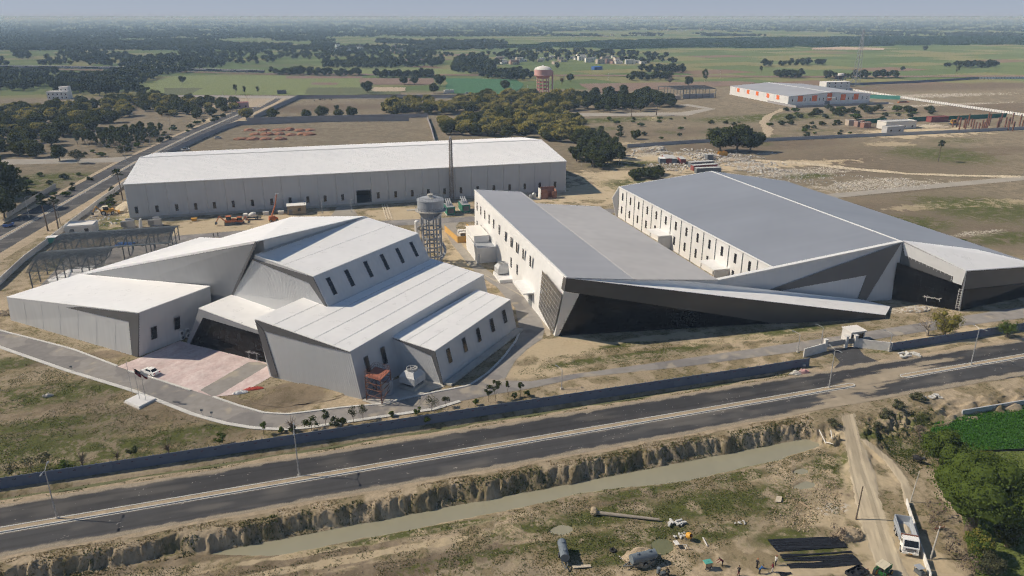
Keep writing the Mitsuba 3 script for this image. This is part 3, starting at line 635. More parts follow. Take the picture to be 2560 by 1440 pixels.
# left wing
lw = put('left_wing', MB().loft([B(-11.2, -109, -.3), B(-9.4, -59.3, -.3), B(11.5, -58.5, -.3), B(9, -108, -.3)], [B(-11.2, -108, 6.5), B(-8.6, -57.3, 11.2), B(11.5, -57.4, 11.2), B(8.2, -107.6, 7.0)]), 'white_cladding', hall, label='low left wing with two slit windows and a dark corner frame')
LWT = [B(-11.2, -108, 6.5), B(-8.6, -57.3, 11.2), B(11.5, -57.4, 11.2), B(8.2, -107.6, 7.0)]
roofslab(lw, LWT)
p0 = B(-9.4, -59.3, 0); n = toward(normal(B(-11.2, -109, 0), p0, LWT[1]), p0)
plate(lw, 'edge_frame', ((104, 755), (323, 803), (331, 887), (346, 893), (348, 784), (230, 770)), p0, n, 'dark_cladding', .16, .02)
pp = B(-9.4, -59.3, 0); n2 = toward(normal(pp, B(11.5, -58.5, 0), LWT[1]), pp)
for u, v in ((385, 832), (443, 808)): window(lw, onplane(u, v, pp, n2, .03), n2, 1.5, 3.3)
for t in (.14, .28, .42, .56, .70, .84):
    a = B(-11.2, -109, 0) * (1 - t) + p0 * t; b = LWT[0] * (1 - t) + LWT[1] * t
    put('panel_joint', MB().bar(a + n * .0, b * .98 + a * .02 + n * .0, .03, .03, up=n), 'white_cladding', lw)
put('corner_trim', MB().bar(p0 + (0, 0, .02), LWT[1], .25, .25), 'dark_cladding', lw)
# glazed entrance
ef = [B(1.4, -56.2, -.2), B(3.3, -29.3, -.2), B(14, -28, -.2), B(14, -56, -.2)]; et = [B(2.7, -51.1, 9.5), B(4.1, -27.5, 6.6), B(13.2, -27.0, 7.4), B(13.0, -51.4, 9.5)]
en = put('entrance_block', MB().loft(ef, et), 'shade_grey_cladding', hall, label='low entrance block with sloping black glass front')
roofslab(en, et)
p0 = B(1.4, -56.2, 0); n = toward(normal(p0, B(3.3, -29.3, 0), et[0]), p0)
gl = [onplane(u, v, p0, n, .05) for u, v in ((508, 794), (648, 836), (690, 914), (474, 862))]
fr = put('glass_front', MB().slab(gl, .05, n), 'black_glass', en)
a, b, c, e = gl[3], gl[2], gl[1], gl[0]
for i in range(1, 12): t = i / 12; put('mullion', MB().bar(a + (b - a) * t + n * .07, e + (c - e) * t + n * .07, .05, .04, up=n), 'black_frame', fr)
for i in range(1, 5): t = i / 5; put('transom', MB().bar(a + (e - a) * t + n * .07, b + (c - b) * t + n * .07, .05, .04, up=n), 'black_frame', fr)
dc = onplane(636, 897, p0, n, .1); _n, hx, vy = wallframe(dc, n)
put('door', MB().slab([dc + hx * x + vy * y for x, y in ((-1.4, -1.3), (1.4, -1.3), (1.4, 1.3), (-1.4, 1.3))], .06, n), 'black_glass', en)
sc = MB(); c = onplane(632, 882, p0, n, .7); RR = random.Random(4)
for i in range(9): x = -1.7 + i * .42; sc.bar(c + hx * (x - .5) + vy * RR.uniform(-.3, .2), c + hx * (x + .5) + vy * RR.uniform(-.1, .5) + n * RR.uniform(-.3, .3), .09)
sc.bar(c + hx * -1.2 + vy * -2.4, c + hx * -1.2, .08); sc.bar(c + hx * 1.2 + vy * -2.4, c + hx * 1.2, .08)
put('door_canopy', sc, 'galvanised', en)
put('seam', MB().bar(et[0] * .45 + et[1] * .55 + (0, 0, .22), et[3] * .45 + et[2] * .55 + (0, 0, .22), .1, .06), 'galvanised', en)
# right front volume with ribbed front
t3 = [B(0, -2.1, 10.4), B(54.2, -2.8, 10.4), B(54.2, -27.2, 13.1), B(-1.6, -27, 13.2)]; b3_ = [B(0, 0, -.3), B(54.2, 0, -.3), B(54.2, -25, -.3), B(-1.6, -24.8, -.3)]
v3 = put('right_volume', MB().loft(b3_, t3), 'white_cladding', hall, label='long right volume with ribbed white front and a dark top frame')
roofslab(v3, t3)
p0 = B(0, 0, 0); n = toward(normal(p0, B(-1.6, -24.8, 0), t3[0]), p0)
plate(v3, 'edge_frame', ((638, 799), (661, 828), (697, 943), (680, 940)), p0, n, 'dark_cladding', .18, .03)
plate(v3, 'edge_frame', ((641, 799), (876, 881), (775, 858), (662, 827)), p0, n, 'dark_cladding', .16, .03)
q = [onplane(u, v, p0, n) for u, v in ((699, 944), (905, 997), (876, 884), (664, 831))]
ribs(v3, q, n, .55, 'white_cladding')
for t in (.2, .42, .63, .83):
    seam(v3, 'seam', t3[0] * t + t3[3] * (1 - t), t3[1] * t + t3[2] * (1 - t))
p1 = B(0, 0, 0); n2 = toward(normal(p1, B(54, 0, 0), t3[0]), p1)
for u, v in ((919, 913), (960, 889)): window(v3, onplane(u, v, p1, n2, .03), n2, 1.35, 3.9, bars=3)
put('gutter', MB().bar(t3[0] + (0, 0, -.1), t3[1] + (0, 0, -.1), .3, .22), 'grey_cladding', v3)
# small front volume at the right
t4 = [B(13.6, 9.5, 7.6), B(48.2, 8.7, 7.5), B(48.2, -1.2, 8.35), B(13.6, -2.1, 8.4)]; b4_ = [B(13.6, 11.3, -.3), B(48.2, 10.7, -.3), B(48.2, -2, -.3), B(13.6, -2, -.3)]
v4 = put('small_volume', MB().loft(b4_, t4), 'white_cladding', hall, label='lowest volume at the right end with five slit windows')
roofslab(v4, t4)
p0 = B(13.6, 11.3, 0); n = toward(normal(p0, b4_[3], t4[0]), p0)
plate(v4, 'edge_frame', ((978, 843), (1088, 878), (1109, 962), (1102, 957), (1079, 889)), p0, n, 'dark_cladding', .16, .03)
q = [onplane(u, v, p0, n) for u, v in ((1018, 930), (1101, 956), (1078, 891), (990, 852))]
ribs(v4, q, n, .5, 'white_cladding')
n2 = toward(normal(p0, b4_[1] + (0, 0, .3), t4[0]), p0)
for u, v in ((1123, 889), (1162, 862), (1197, 837), (1231, 813), (1262, 791)): window(v4, onplane(u, v, p0, n2, .03), n2, 1.35, 3.3, bars=3)
put('ledge', MB().slab([B(13.8, 11.4, .02), B(48, 10.8, .02), B(48, 12.6, .02), B(13.8, 13.2, .02)], .45), 'concrete', v4)
for t in (.33, .66): seam(v4, 'seam', t4[0] * t + t4[3] * (1 - t), t4[1] * t + t4[2] * (1 - t))
# tall middle volume
sec = [(-55.0, -.3), (-51.4, 9.5), (-41.5, 21.5), (-23.2, 19.2), (-19.4, 12.3), (-19.4, -.3)]
f0 = [B(13.0, j, z) for j, z in sec]; f1 = [B(53.6, j, z) for j, z in sec]
tv = put('tall_volume', MB().add(np.vstack([f0, f1]), np.vstack([cap(f0), cap(f1) + 6, *[[[i, (i + 1) % 6, (i + 1) % 6 + 6], [i, (i + 1) % 6 + 6, i + 6]] for i in range(6)]])), 'white_cladding', hall, label='tall middle volume with six slit windows in its leaning right wall')
roofslab(tv, [f0[2], f0[3], f1[3], f1[2]])
p0 = f0[3]; n = ni
plate(tv, 'edge_frame', ((628, 645), (783, 693), (820, 770), (814, 767), (773, 707), (628, 648)), p0, n, 'dark_cladding', .16, .03)
q = [onplane(u, v, p0, n) for u, v in ((590, 734), (810, 764), (772, 709), (632, 650))]
ribs(tv, q, n, .6, 'white_cladding', .07, .05)
n2 = toward(normal(f0[3], f1[3], f0[4]), f0[3])
for u, v in ((829, 715), (874, 695), (921, 673), (962, 655), (1000, 639), (1035, 623)): window(tv, onplane(u, v, f0[3], n2, .03), n2, 1.3, 4.3, bars=3)
put('gutter', MB().bar(f0[4] + (0, 0, .1), f1[4] + (0, 0, .1), .35, .25), 'grey_cladding', tv)
for t in (.5,): seam(tv, 'seam', f0[2] * t + f0[3] * (1 - t), f1[2] * t + f1[3] * (1 - t), .08, .05)
# big sloping roof with the blade wall
mt = lambda j: 7.2 + .2656 * (j + 107)
mi_ = lambda j: 8.5 + .084 * (j + 107)
js = (-84.0, -41.5)
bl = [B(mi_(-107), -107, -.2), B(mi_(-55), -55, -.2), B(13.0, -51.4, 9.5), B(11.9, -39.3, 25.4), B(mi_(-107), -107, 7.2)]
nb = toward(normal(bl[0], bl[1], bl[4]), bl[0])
bw = put('blade_wall', MB().slab([p - nb * .5 for p in bl], .5, nb), 'shade_grey_cladding', hall, label='leaning blade wall with shade in its grey below the big sloping roof')
put('edge_trim', MB().bar(bl[2] + nb * .05, bl[3] + nb * .05, .5, .3, up=nb), 'dark_cladding', bw)
put('edge_trim', MB().bar(bl[4] + (0, 0, .05), bl[3] + (0, 0, .05), .55, .14, up=nb), 'white_roof', bw)
zb = lambda j: 21.6 + (mt(j) - 24.6) * .96
ta, tb, tcn, td = B(12.3, -39.6, 25.3), B(53.6, -41.5, 21.7), B(52.2, -68.3, 18.4), B(mi_(-84), -84, mt(-84))
te = B(62.0, -78.6, 15.0)
zl = onplane(554, 596, B(0, -82, 0), [q1[0], q1[1], 0]); zr = onplane(731, 542, B(0, -70, 0), [q1[0], q1[1], 0])
rt = [ta, tb, B(52.4, -69.0, 18.3), B(44, -80.0, 14.2), td]
fl = lambda p, z: np.array([p[0], p[1], z])
rbody = [B(16.5, -42.0, 24.2), *rt[1:4], B(14.5, -84, mt(-84) - .2)]
rv = put('ridge_volume', MB().loft([fl(p, -.3) for p in rbody], rbody), 'white_cladding', hall, label='rear volume under the big sloping white roof')
m = MB(); tri = [[0, 1, 2], [0, 2, 4], [2, 3, 4]]; q = np.array(rt)
m.add(np.vstack([q + (0, 0, .02), q + (0, 0, .2)]), [t[::-1] for t in tri] + [[a + 5 for a in t] for t in tri] + [[i, (i + 1) % 5, (i + 1) % 5 + 5] for i in range(5)] + [[i, (i + 1) % 5 + 5, i + 5] for i in range(5)])
put('roof', m, 'white_roof', rv)
for j in (-66.0,): seam(rv, 'seam', B(mi_(j), j, mt(j)), B(52.6, j + 1.0, 18.9), .12, .08, lift=.22)
put('gutter', MB().bar(B(15, -41.2, 21.75), B(53.6, -41.2, 21.75), .9, .12), 'galvanised', rv)
s0 = [B(mi_(-107), -107, 7.2), td - (0, 0, .25), B(50.5, -88, 9.8), B(50.5, -100.5, 7.6), B(50.0, -109.0, 6.8)]
lv = put('rear_left_volume', MB().loft([fl(p, -.3) for p in s0], s0), 'white_cladding', hall, label='lowest strip of roof at the rear left')
roofslab(lv, s0)
# air conditioners beside the entrance
for k_, (u, v) in enumerate(((452, 832), (466, 826), (454, 843), (468, 838))):
    c = onplane(u, v, B(-9.4, -59.3, 0), n2 * 0 + np.array([q1[0], q1[1], 0]), .6)
    k = thing('air_conditioner', '%s white outdoor air conditioner unit of four beside the black glass entrance' % ('upper left', 'upper right', 'lower left', 'lower right')[k_], 'air conditioner', 'air conditioner units by the entrance')
    put('casing', MB().box(c, (1.0, .9, 1.1), RA), 'house_white', k)
    nn = np.array([-r1[0], -r1[1], 0.0]); nn = nj
    put('fan_grille', MB().tube(c + nn * .46, c + nn * .53, .36, n=16), 'window_frame', k)

# --- long white warehouse at the back
wh = thing('warehouse', 'long white warehouse behind the water tower, row of slit windows and one open bay', 'warehouse')
X0, X1, Y0, Y1, ZE, ZR = -69.0, 111.9, 311.5, 383.0, 14.1, 18.0
ym = 348.0
body = MB(); 
for x in (X0, X1):
    pts = [(x, Y0 + .1, -.3), (x, Y1, -.3), (x, Y1, ZE), (x, ym, ZR), (x, Y0 + .1, ZE)]
    body.slab([np.array(p) for p in pts], .25 if x == X0 else -.25, (1, 0, 0))
body.box((.5 * (X0 + X1), Y1 - .12, ZE / 2), (X1 - X0, .2, ZE))
XD0 = X0 + (X1 - X0) / 25 * 12 + .95; XD1 = X0 + (X1 - X0) / 25 * 13 - .1
for xa, xb in ((X0 + .3, XD0), (XD1, X1 - .3)): body.box((.5 * (xa + xb), Y0 + .35, ZE / 2 - .2), (xb - xa, .2, ZE - .5))
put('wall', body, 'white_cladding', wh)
put('plinth', MB().box((.5 * (X0 + X1), Y0 - .02, .45), (X1 - X0, .5, 1.0)), 'concrete', wh)
NB = 25; bwid = (X1 - X0) / NB; door_bay = 12
for i in range(NB):
    x = X0 + bwid * (i + .5)
    if i == door_bay:
        put('wall_panel', MB().box((x, Y0, (ZE + 6.2) / 2), (bwid - .12, .14, ZE - 6.2)), 'white_cladding', wh)
        put('wall_panel', MB().box((x - bwid / 2 + .5, Y0, 3.1), (.9, .14, 6.2)), 'white_cladding', wh)
        put('bay_floor', MB().box((x + .4, Y0 + 9, .05), (bwid - 1.1, 18, .1)), 'concrete', wh)
        put('bay_frame', MB().bar((x - 2.7, Y0 - .12, 6.3), (x + 3.5, Y0 - .12, 6.3), .3, .35).bar((x + 2.3, Y0 - .1, 0), (x + 2.3, Y0 - .1, 6.2), .12).bar((x + 3.4, Y0 - .1, 0), (x + 3.4, Y0 - .1, 6.2), .2), 'steel_grey', wh)
        g = MB()
        for z in np.arange(.6, 6, .6): g.bar((x + 2.3, Y0 - .1, z), (x + 3.4, Y0 - .1, z), .06)
        put('bay_ladder', g, 'steel_grey', wh)
    else:
        put('wall_panel', MB().box((x, Y0, ZE / 2 + .4), (bwid - .12, .14, ZE - .8)), 'white_cladding', wh)
        window(wh, (x - 1.0 + .25 * math.sin(i), Y0 - .08, 3.75), (0, -1, 0), 1.15, 2.7, bars=1)
    if i: put('downpipe', MB().tube((X0 + bwid * i, Y0 - .16, .5), (X0 + bwid * i, Y0 - .16, ZE), .11, n=6).box((X0 + bwid * i, Y0 - .14, ZE - .5), (.35, .3, .5)), 'galvanised', wh)
for nm, (ya, za, yb, zb_) in (('near_slope', (Y0 - .5, ZE - .02, ym, ZR)), ('far_slope', (ym, ZR, Y1 + .5, ZE - .02))):
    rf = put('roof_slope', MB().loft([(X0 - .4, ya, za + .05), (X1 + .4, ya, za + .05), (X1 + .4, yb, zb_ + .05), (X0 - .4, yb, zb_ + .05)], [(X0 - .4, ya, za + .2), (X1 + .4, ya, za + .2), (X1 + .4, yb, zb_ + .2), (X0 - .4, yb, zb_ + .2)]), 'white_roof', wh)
    m = MB()
    for x in np.arange(X0, X1 + .1, 1.2): m.bar((x, ya + .05, za + .22), (x, yb, zb_ + .22), .08, .06)
    put('roof_rib', m, 'white_roof', rf, kind='stuff')
m = MB()
for y in np.arange(Y0 + .6, ym - 1, 1.9): z = ZE + (ZR - ZE) * (y - Y0) / (ym - Y0); m.bar((X0, y, z + .22), (X1, y, z + .22), .05, .05)
put('sheet_lap', m, 'galvanised', wh, kind='stuff')
put('ridge_cap', MB().bar((X0 - .4, ym, ZR + .3), (X1 + .4, ym, ZR + .3), 1.3, .12), 'roof_ridge', wh)
put('gutter', MB().bar((X0 - .3, Y0 - .55, ZE - .02), (X1 + .3, Y0 - .55, ZE - .02), .3, .28), 'roof_ridge', wh)
put('expansion_joint', MB().bar((X0 + bwid * 13.05, Y0 - .4, ZE + .26), (X0 + bwid * 13.05, ym, ZR + .26), .25, .06), 'white_roof', wh)
for x in (X0 - .1, X1 + .1): put('gable_trim', MB().bar((x, Y0, ZE), (x, ym, ZR), .25, .5).bar((x, ym, ZR), (x, Y1, ZE), .25, .5).bar((x, Y0, 0), (x, Y0, ZE), .3, .3), 'roof_ridge', wh)

# --- grey roofed hall with the black glass wedge (centre right)
wd = thing('wedge_hall', 'grey roofed hall with white left wall and long black glass front tapering right', 'building')
pl = lambda x: 16.5 - .1135 * (x - 57)
C = dict(fl=(57, 156, 16.5), bl=(57, 254.5, 16.5), bm=(74.5, 254.5, pl(74.5)), bm2=(74.5, 236.3, pl(74.5)), br=(98.3, 236.3, pl(98.3)), fr=(98.3, 156.5, pl(98.3)), fm=(88, 154.9, pl(88)))
foot = [(55.6, 159.7), (56.8, 254.4), (74.4, 254.3), (74.4, 236.2), (98.2, 236.2), (98.2, 157.5)]
topp = [C['fl'], C['bl'], C['bm'], C['bm2'], C['br'], C['fr']]
m = MB(); bot = np.array([(x, y, -.3) for x, y in foot]); top = np.array(topp); n6 = len(foot); i = np.arange(n6); j = (i + 1) % n6
m.add(np.vstack([bot, top]), np.vstack([np.stack([i, j, j + n6], 1), np.stack([i, j + n6, i + n6], 1)]))
put('wall', m, 'white_paint', wd)
roofslab(wd, [C['fl'], (74.5, 155.4, pl(74.5)), C['bm'], C['bl']], 'grey_roof', name='roof', over=.1)
roofslab(wd, [(74.5, 155.4, pl(74.5)), C['fr'], C['br'], C['bm2']], 'warm_grey_roof', name='roof', over=.1)
seam(wd, 'ridge_line', (74.5, 155.5, pl(74.5)), C['bm'], .35, .1, 'warm_grey_roof', .24)
put('eave_trim', MB().bar((57, 156, 16.62), (57, 254.5, 16.62), .35, .3).bar((57, 254.5, 16.62), (74.5, 254.5, pl(74.5) + .12), .3, .3).bar((74.5, 236.3, pl(74.5) + .12), (98.3, 236.3, pl(98.3) + .12), .3, .3), 'roof_ridge', wd)
wp, wn = np.array([55.6, 159.7, 0]), np.array([-1, 0, 0.0]); wn = toward(normal(np.array([55.6, 159.7, 0]), np.array([56.8, 254.4, 0]), np.array([57, 254.5, 16.5])), wp)
for u, v in ((1193, 516), (1202, 527), (1212, 537), (1223, 548), (1234, 560), (1248, 574), (1264, 591), (1278, 605), (1292, 619), (1308, 635), (1326, 653)): window(wd, onplane(u, v, wp, wn, .03), wn, 1.3, 3.0, bars=2)
for u, v in ((1193, 562), (1203, 573), (1212, 583), (1278, 656), (1293, 674)): window(wd, onplane(u, v, wp, wn, .03), wn, 1.3, 3.0, bars=2)
# side glazing of the corner
gq = [onplane(u, v, wp, wn, .04) for u, v in ((1356, 676), (1405, 738), (1382, 838), (1347, 768))]
sg = put('side_glass', MB().slab(gq, .05, wn), 'tinted_glass', wd, label='smoked side glazing with pale horizontal bars')
for i in range(1, 9): t = i / 9; put('glazing_bar', MB().bar(gq[3] + (gq[0] - gq[3]) * t + wn * .08, gq[2] + (gq[1] - gq[2]) * t + wn * .08, .12, .06, up=wn), 'galvanised', sg)
for i in range(1, 6): t = i / 6; put('glazing_post', MB().bar(gq[3] + (gq[2] - gq[3]) * t + wn * .08, gq[0] + (gq[1] - gq[0]) * t + wn * .08, .06, .05, up=wn), 'fascia_cladding', sg)
# canopy over the side door
cq = [onplane(u, v, np.array([0, 0, 4.2]), (0, 0, 1)) for u, v in ((1297, 676), (1318, 672), (1335, 690), (1313, 696))]
put('door_canopy', MB().slab([(53.0, 189.5, 4.4), (56.2, 189.5, 4.4), (56.2, 178.5, 4.4), (53.0, 178.5, 4.4)], .35), 'white_paint', wd)
put('door', MB().box((55.85, 181.5, 1.7), (.2, 3.0, 3.4)), 'steel_grey', wd)
# black glass front and fascia: a ruled plane that leans out at the left
Tl, Tr, Bl_, Br_ = np.array([57, 156, 16.5]), np.array([143.6, 147.0, .9]), np.array([55.6, 159.7, -.2]), np.array([143.7, 147.0, -.3])
Bm = np.array([114.4, 151.85, 0]); Fl = Tl + (Bl_ - Tl) * .215
N = 22; fa, gls = MB(), MB(); tb_ = [np.interp(t, [0, 1], [0, 1]) for t in np.linspace(0, 1, N + 1)]
def topx(s): return Tl + (Tr - Tl) * s
def midx(s):   # lower edge of the fascia: from Fl down to the ground at Bm
    s1 = .672
    return Fl + (np.array([114.4, 151.7, -.05]) - Fl) * (s / s1) if s <= s1 else np.array([114.4, 151.7, -.05]) + (Br_ - np.array([114.4, 151.7, -.05])) * ((s - s1) / (1 - s1))
nf = toward(normal(Tl, Tr, Bl_), Tl)
q = [Tl, topx(.5), Tr, np.array([143.6, 147.02, -.2]), np.array([114.4, 151.6, -.2]), midx(.45), Fl]
put('fascia', MB().add(np.vstack([np.array(q), np.array(q) + (.0, 2.0, 0)]), np.vstack([[[0, 6, 5], [0, 5, 1], [1, 5, 4], [1, 4, 2], [2, 4, 3]], [[6, 0, 7], [6, 7, 13], [6, 13, 12], [6, 12, 5], [5, 12, 11], [5, 11, 4]]])), 'fascia_cladding', wd)
G0, G1, G2 = Fl + (0, .35, 0), np.array([114.2, 152.1, -.1]), Bl_ + (.05, .05, 0)
ng = toward(normal(G0, G1, G2), G0)
gp = put('glass_front', MB().slab([G0, G1, np.array([85.0, 155.95, -.2]), G2], -.1, ng), 'black_glass', wd, label='tapering black glass front')
m = MB()
for s in np.linspace(.03, .95, 24):
    b = G2 + (G1 - G2) * s; t_ = G0 + (G1 - G0) * s; m.bar(b + ng * .02, t_ + ng * .02, .05, .05, up=ng)
for s in np.linspace(.15, .85, 6): m.bar(G2 + (G0 - G2) * s + ng * .02, G1 + (G1 - G1) * s + (G2 - G1) * .0 + ng * .02 if False else G1 + (G2 + (G0 - G2) * s - G1) * .02 + ng * .02, .04, .04, up=ng)
put('glazing_bar', m, 'black_frame', wd, kind='stuff')
# white sliver roof behind the fascia
SL = [Tl, (88.2, 155.2, pl(88) - .05), np.array([143.9, 155.6, 1.6]), Tr]
m = MB(); q = np.array([Tl, (88.2, 155.6, pl(88.2) - .1), (143.7, 155.8, 1.9), (150.5, 153.0, .3), Tr]); 
m.add(np.vstack([q, q + (0, 0, .12)]), [[0, 1, 2], [0, 2, 4], [2, 3, 4], [5, 7, 6], [5, 9, 7], [7, 9, 8], [0, 4, 9], [0, 9, 5]])
put('sliver_roof', m, 'white_roof', wd)
# --- large grey roofed warehouse with the angular grey facade
bg = thing('grey_roof_warehouse', 'large warehouse with blue grey roof, ribbed white left wall and angular grey and charcoal facade', 'warehouse')
WX, RX, EX = 117.7, 157.6, 193.0; YB, YF = 264.0, 160.9
ez = 12.0; rz_ = 16.0; ez2 = 10.0
m = MB()
m.slab([np.array(p) for p in ((WX, YB, -.2), (EX, YB, -.2), (EX, YB, ez2), (RX, YB, rz_), (WX, YB, ez))], -.2, (0, 1, 0))
m.box((EX - .1, (YB + YF) / 2, ez2 / 2), (.2, YB - YF, ez2)); DOCK = [YB - (YB - YF) / 14 * 5.5, YB - (YB - YF) / 14 * 10.5]; ycut = [YF + .25] + [q for d_ in DOCK[::-1] for q in (d_ - 3.2, d_ + 3.2)] + [YB - .25]
for q in range(0, 6, 2): m.box((WX + .35, (ycut[q] + ycut[q + 1]) / 2, ez / 2 - .3), (.2, ycut[q + 1] - ycut[q], ez - .6))
for d_ in DOCK: m.box((WX + .35, d_, 7.9), (.2, 6.4, 7.2))
put('wall', m, 'white_paint', bg)
roofslab(bg, [(WX - .3, YF, ez), (RX, YF, rz_), (RX, YB + .3, rz_), (WX - .3, YB + .3, ez)], 'blue_grey_roof', over=.02)
roofslab(bg, [(RX, YF, rz_), (EX + .3, 150.5, ez2), (EX + .3, YB + .3, ez2), (RX, YB + .3, rz_)], 'blue_grey_roof', over=.02)
seam(bg, 'ridge_cap', (RX, YF, rz_), (RX, YB, rz_), .55, .12, 'roof_ridge', .26)
put('eave_trim', MB().bar((WX - .25, YF, ez + .05), (WX - .25, YB, ez + .05), .4, .35).bar((WX, YB + .2, ez + .1), (RX, YB + .2, rz_ + .1), .35, .3).bar((RX, YB + .2, rz_ + .1), (EX, YB + .2, ez2 + .1), .35, .3), 'roof_ridge', bg)
NBB = 14; bl_ = (YB - YF) / NBB
for i in range(NBB):
    y = YB - bl_ * (i + .5)
    zd = 4.3 if i in (5, 10) else 0
    put('wall_panel', MB().box((WX, y, (ez - .2 + zd) / 2), (.16, bl_ - .14, ez - .2 - zd)), 'white_paint', bg)
    put('downpipe', MB().tube((WX - .2, y - bl_ / 2, 0), (WX - .2, y - bl_ / 2, ez - .3), .12, n=6), 'steel_grey', bg)
    window(bg, (WX - .1, y, 8.9), (-1, 0, 0), 1.2, 2.9, bars=2)
    if i not in (5, 10): window(bg, (WX - .1, y + .4, 3.6), (-1, 0, 0), 1.2, 2.9, bars=2)
for yc in DOCK:
    cn = put('door_canopy', MB().slab([(WX - 5.2, yc - 5.0, 4.6), (WX - .1, yc - 5.0, 4.6), (WX - .1, yc + 4.4, 4.6), (WX - 5.2, yc + 4.4, 4.6)], .45), 'white_paint', bg)
    put('side_wall', MB().box((WX - 2.6, yc - 4.9, 2.2), (5.0, .25, 4.6)), 'white_cladding', bg)
    put('dock_floor', MB().box((WX + 8, yc, .06), (16, 6.4, .12)), 'concrete', bg)
put('rear_fin', MB().slab([np.array(p) for p in ((WX - .1, YB + .1, 12.3), (WX - 2.6, YB + .6, 7.6), (WX - .8, YB + .4, 0), (WX - .1, YB + .1, 0))], .4, (0, 1, 0)), 'grey_cladding', bg)
# angular facade: blade from the ridge down to the left
A0, A1, A2, A3 = np.array([155.6, 158.2, -.2]), np.array([157.8, 160.6, 16.15]), np.array([90.2, 156.9, 10.95]), np.array([92.0, 155.4, 5.0])
nfc = toward(normal(A0, A1, A2), A0)
def F(u, v, off=0.0): return onplane(u, v, A0, nfc, off)
fq = [A1, F(1721, 715.5), F(1745, 722), F(2000, 743), F(2160, 753), A0]
fc = put('facade', MB().slab([p - nfc * .5 for p in fq], .5, nfc), 'grey_cladding', bg, label='leaning grey facade with a charcoal zigzag band')
put('band', MB().slab([F(u, v, .03) for u, v in ((2253, 607), (1909, 730), (1933, 730), (2166, 688), (2144, 746), (2163, 752))], .12, nfc), 'dark_cladding', fc)
put('band_edge', MB().bar(F(2253, 607, .15), F(1909, 730, .15), .14, .2, up=nfc), 'steel_grey', fc)
put('coping', MB().bar(A1 + (0, .2, .1), F(1721, 715.5) + (0, .2, .1), 1.3, .25), 'roof_ridge', fc)
put('white_wedge', MB().slab([F(u, v, .03) for u, v in ((2256, 609), (2270, 664), (2240, 660), (2229, 747), (2166, 751))], .05, nfc), 'white_cladding', fc)
# projecting entrance with black glass
E1, E2, E3 = np.array([167.3, 147.0, 11.0]), np.array([191.5, 148.5, 9.6]), np.array([193.3, 150.6, 10.0])
G1_, G2_, G3_ = np.array([155.9, 158.0, -.2]), np.array([166.9, 146.1, -.2]), np.array([193.5, 149.8, -.2])
eb = put('entrance_block', MB().loft([G1_, G2_, G3_, np.array([190, 158.5, -.2])], [A1 + (.2, -.2, -.3), E1 - (0, 0, .1), E3 - (0, 0, .1), np.array([190, 159, 10.2])]), 'fascia_cladding', bg, label='projecting entrance corner in black glass under a white folded roof')
ra = np.array([A1 + (.1, -.1, .15), E1, E2, E3, (182.4, 158.8, 12.2)])
put('roof', MB().add(np.vstack([ra, ra + (0, 0, .25)]), [[0, 2, 1], [0, 3, 2], [0, 4, 3], [5, 6, 7], [5, 7, 8], [5, 8, 9], [0, 1, 6], [0, 6, 5], [1, 2, 7], [1, 7, 6], [2, 3, 8], [2, 8, 7]]), 'white_roof', eb)
nl = toward(normal(G1_, G2_, E1), G1_)
nl = toward(normal(A1, E1, G2_), E1)
lf = [A1 + (.1, -.1, 0) + nl * .1, E1 + nl * .1, onplane(2404, 713, E1, nl, .1), onplane(2266, 661, E1, nl, .1)]
fs = put('fascia', MB().slab(lf, .2, nl), 'white_paint', eb)
ribs(eb, [lf[3] + nl * .2, lf[2] + nl * .2, lf[1] + nl * .2, lf[0] + nl * .2], nl, .9, 'white_paint')
nl = toward(normal(G1_, G2_, E1), G1_)
lg = [onplane(u, v, G1_, nl, .08) for u, v in ((2243, 656), (2404, 714), (2397, 776), (2229, 746))]
g_ = put('glass_front', MB().slab(lg, .06, nl), 'black_glass', eb)
for i in range(1, 10): t = i / 10; put('mullion', MB().bar(lg[3] + (lg[2] - lg[3]) * t + nl * .08, lg[0] + (lg[1] - lg[0]) * t + nl * .08, .05, .05, up=nl), 'black_frame', g_)
for i in range(1, 7): t = i / 7; put('transom', MB().bar(lg[3] + (lg[0] - lg[3]) * t + nl * .08, lg[2] + (lg[1] - lg[2]) * t + nl * .08, .05, .05, up=nl), 'black_frame', g_)
nr = toward(normal(G2_, G3_, E1), G2_)
rg = [G2_ + nr * .05 + (0, 0, .2), G3_ + nr * .05 + (0, 0, .2), G3_ + (0, 0, 4.3) + nr * .05, G2_ + (E1 - G2_) * .55 + nr * .05]
put('glass_front', MB().slab(rg, .05, nr), 'black_glass', eb)
put('corner_post', MB().bar(G2_, E1, .3, .3), 'galvanised', eb)
c = onplane(2330, 745, G1_, nl, .5); _n, hx, vy = wallframe(c, nl); sc = MB(); RR = random.Random(9)
for i in range(10): x = -1.9 + i * .42; sc.bar(c + hx * (x - .4) + vy * RR.uniform(-.2, .2), c + hx * (x + .4) + vy * RR.uniform(-.1, .5), .09)
sc.bar(c + hx * -1.9 + vy * .5, c + hx * -1.9 - vy * .2, .09); sc.bar(c + hx * 1.9 + vy * .4, c + hx * 1.9 - vy * .6, .09); sc.bar(c + hx * -1.2 - vy * 1.2, c + hx * -1.2, .09)
put('door_canopy', sc, 'house_white', eb)
lad = thing('ladder', 'white ladder leaning against the black glass entrance corner', 'ladder')
m = MB(); a = onplane(2392, 772, G1_, nl, .5); b = onplane(2402, 722, G1_, nl, .3)
for s in (-.35, .35): m.bar(a + hx * s, b + hx * s, .09)
for t in np.linspace(.05, .95, 9): m.bar(a + (b - a) * t - hx * .35, a + (b - a) * t + hx * .35, .08)
put('rails', m, 'house_white', lad)
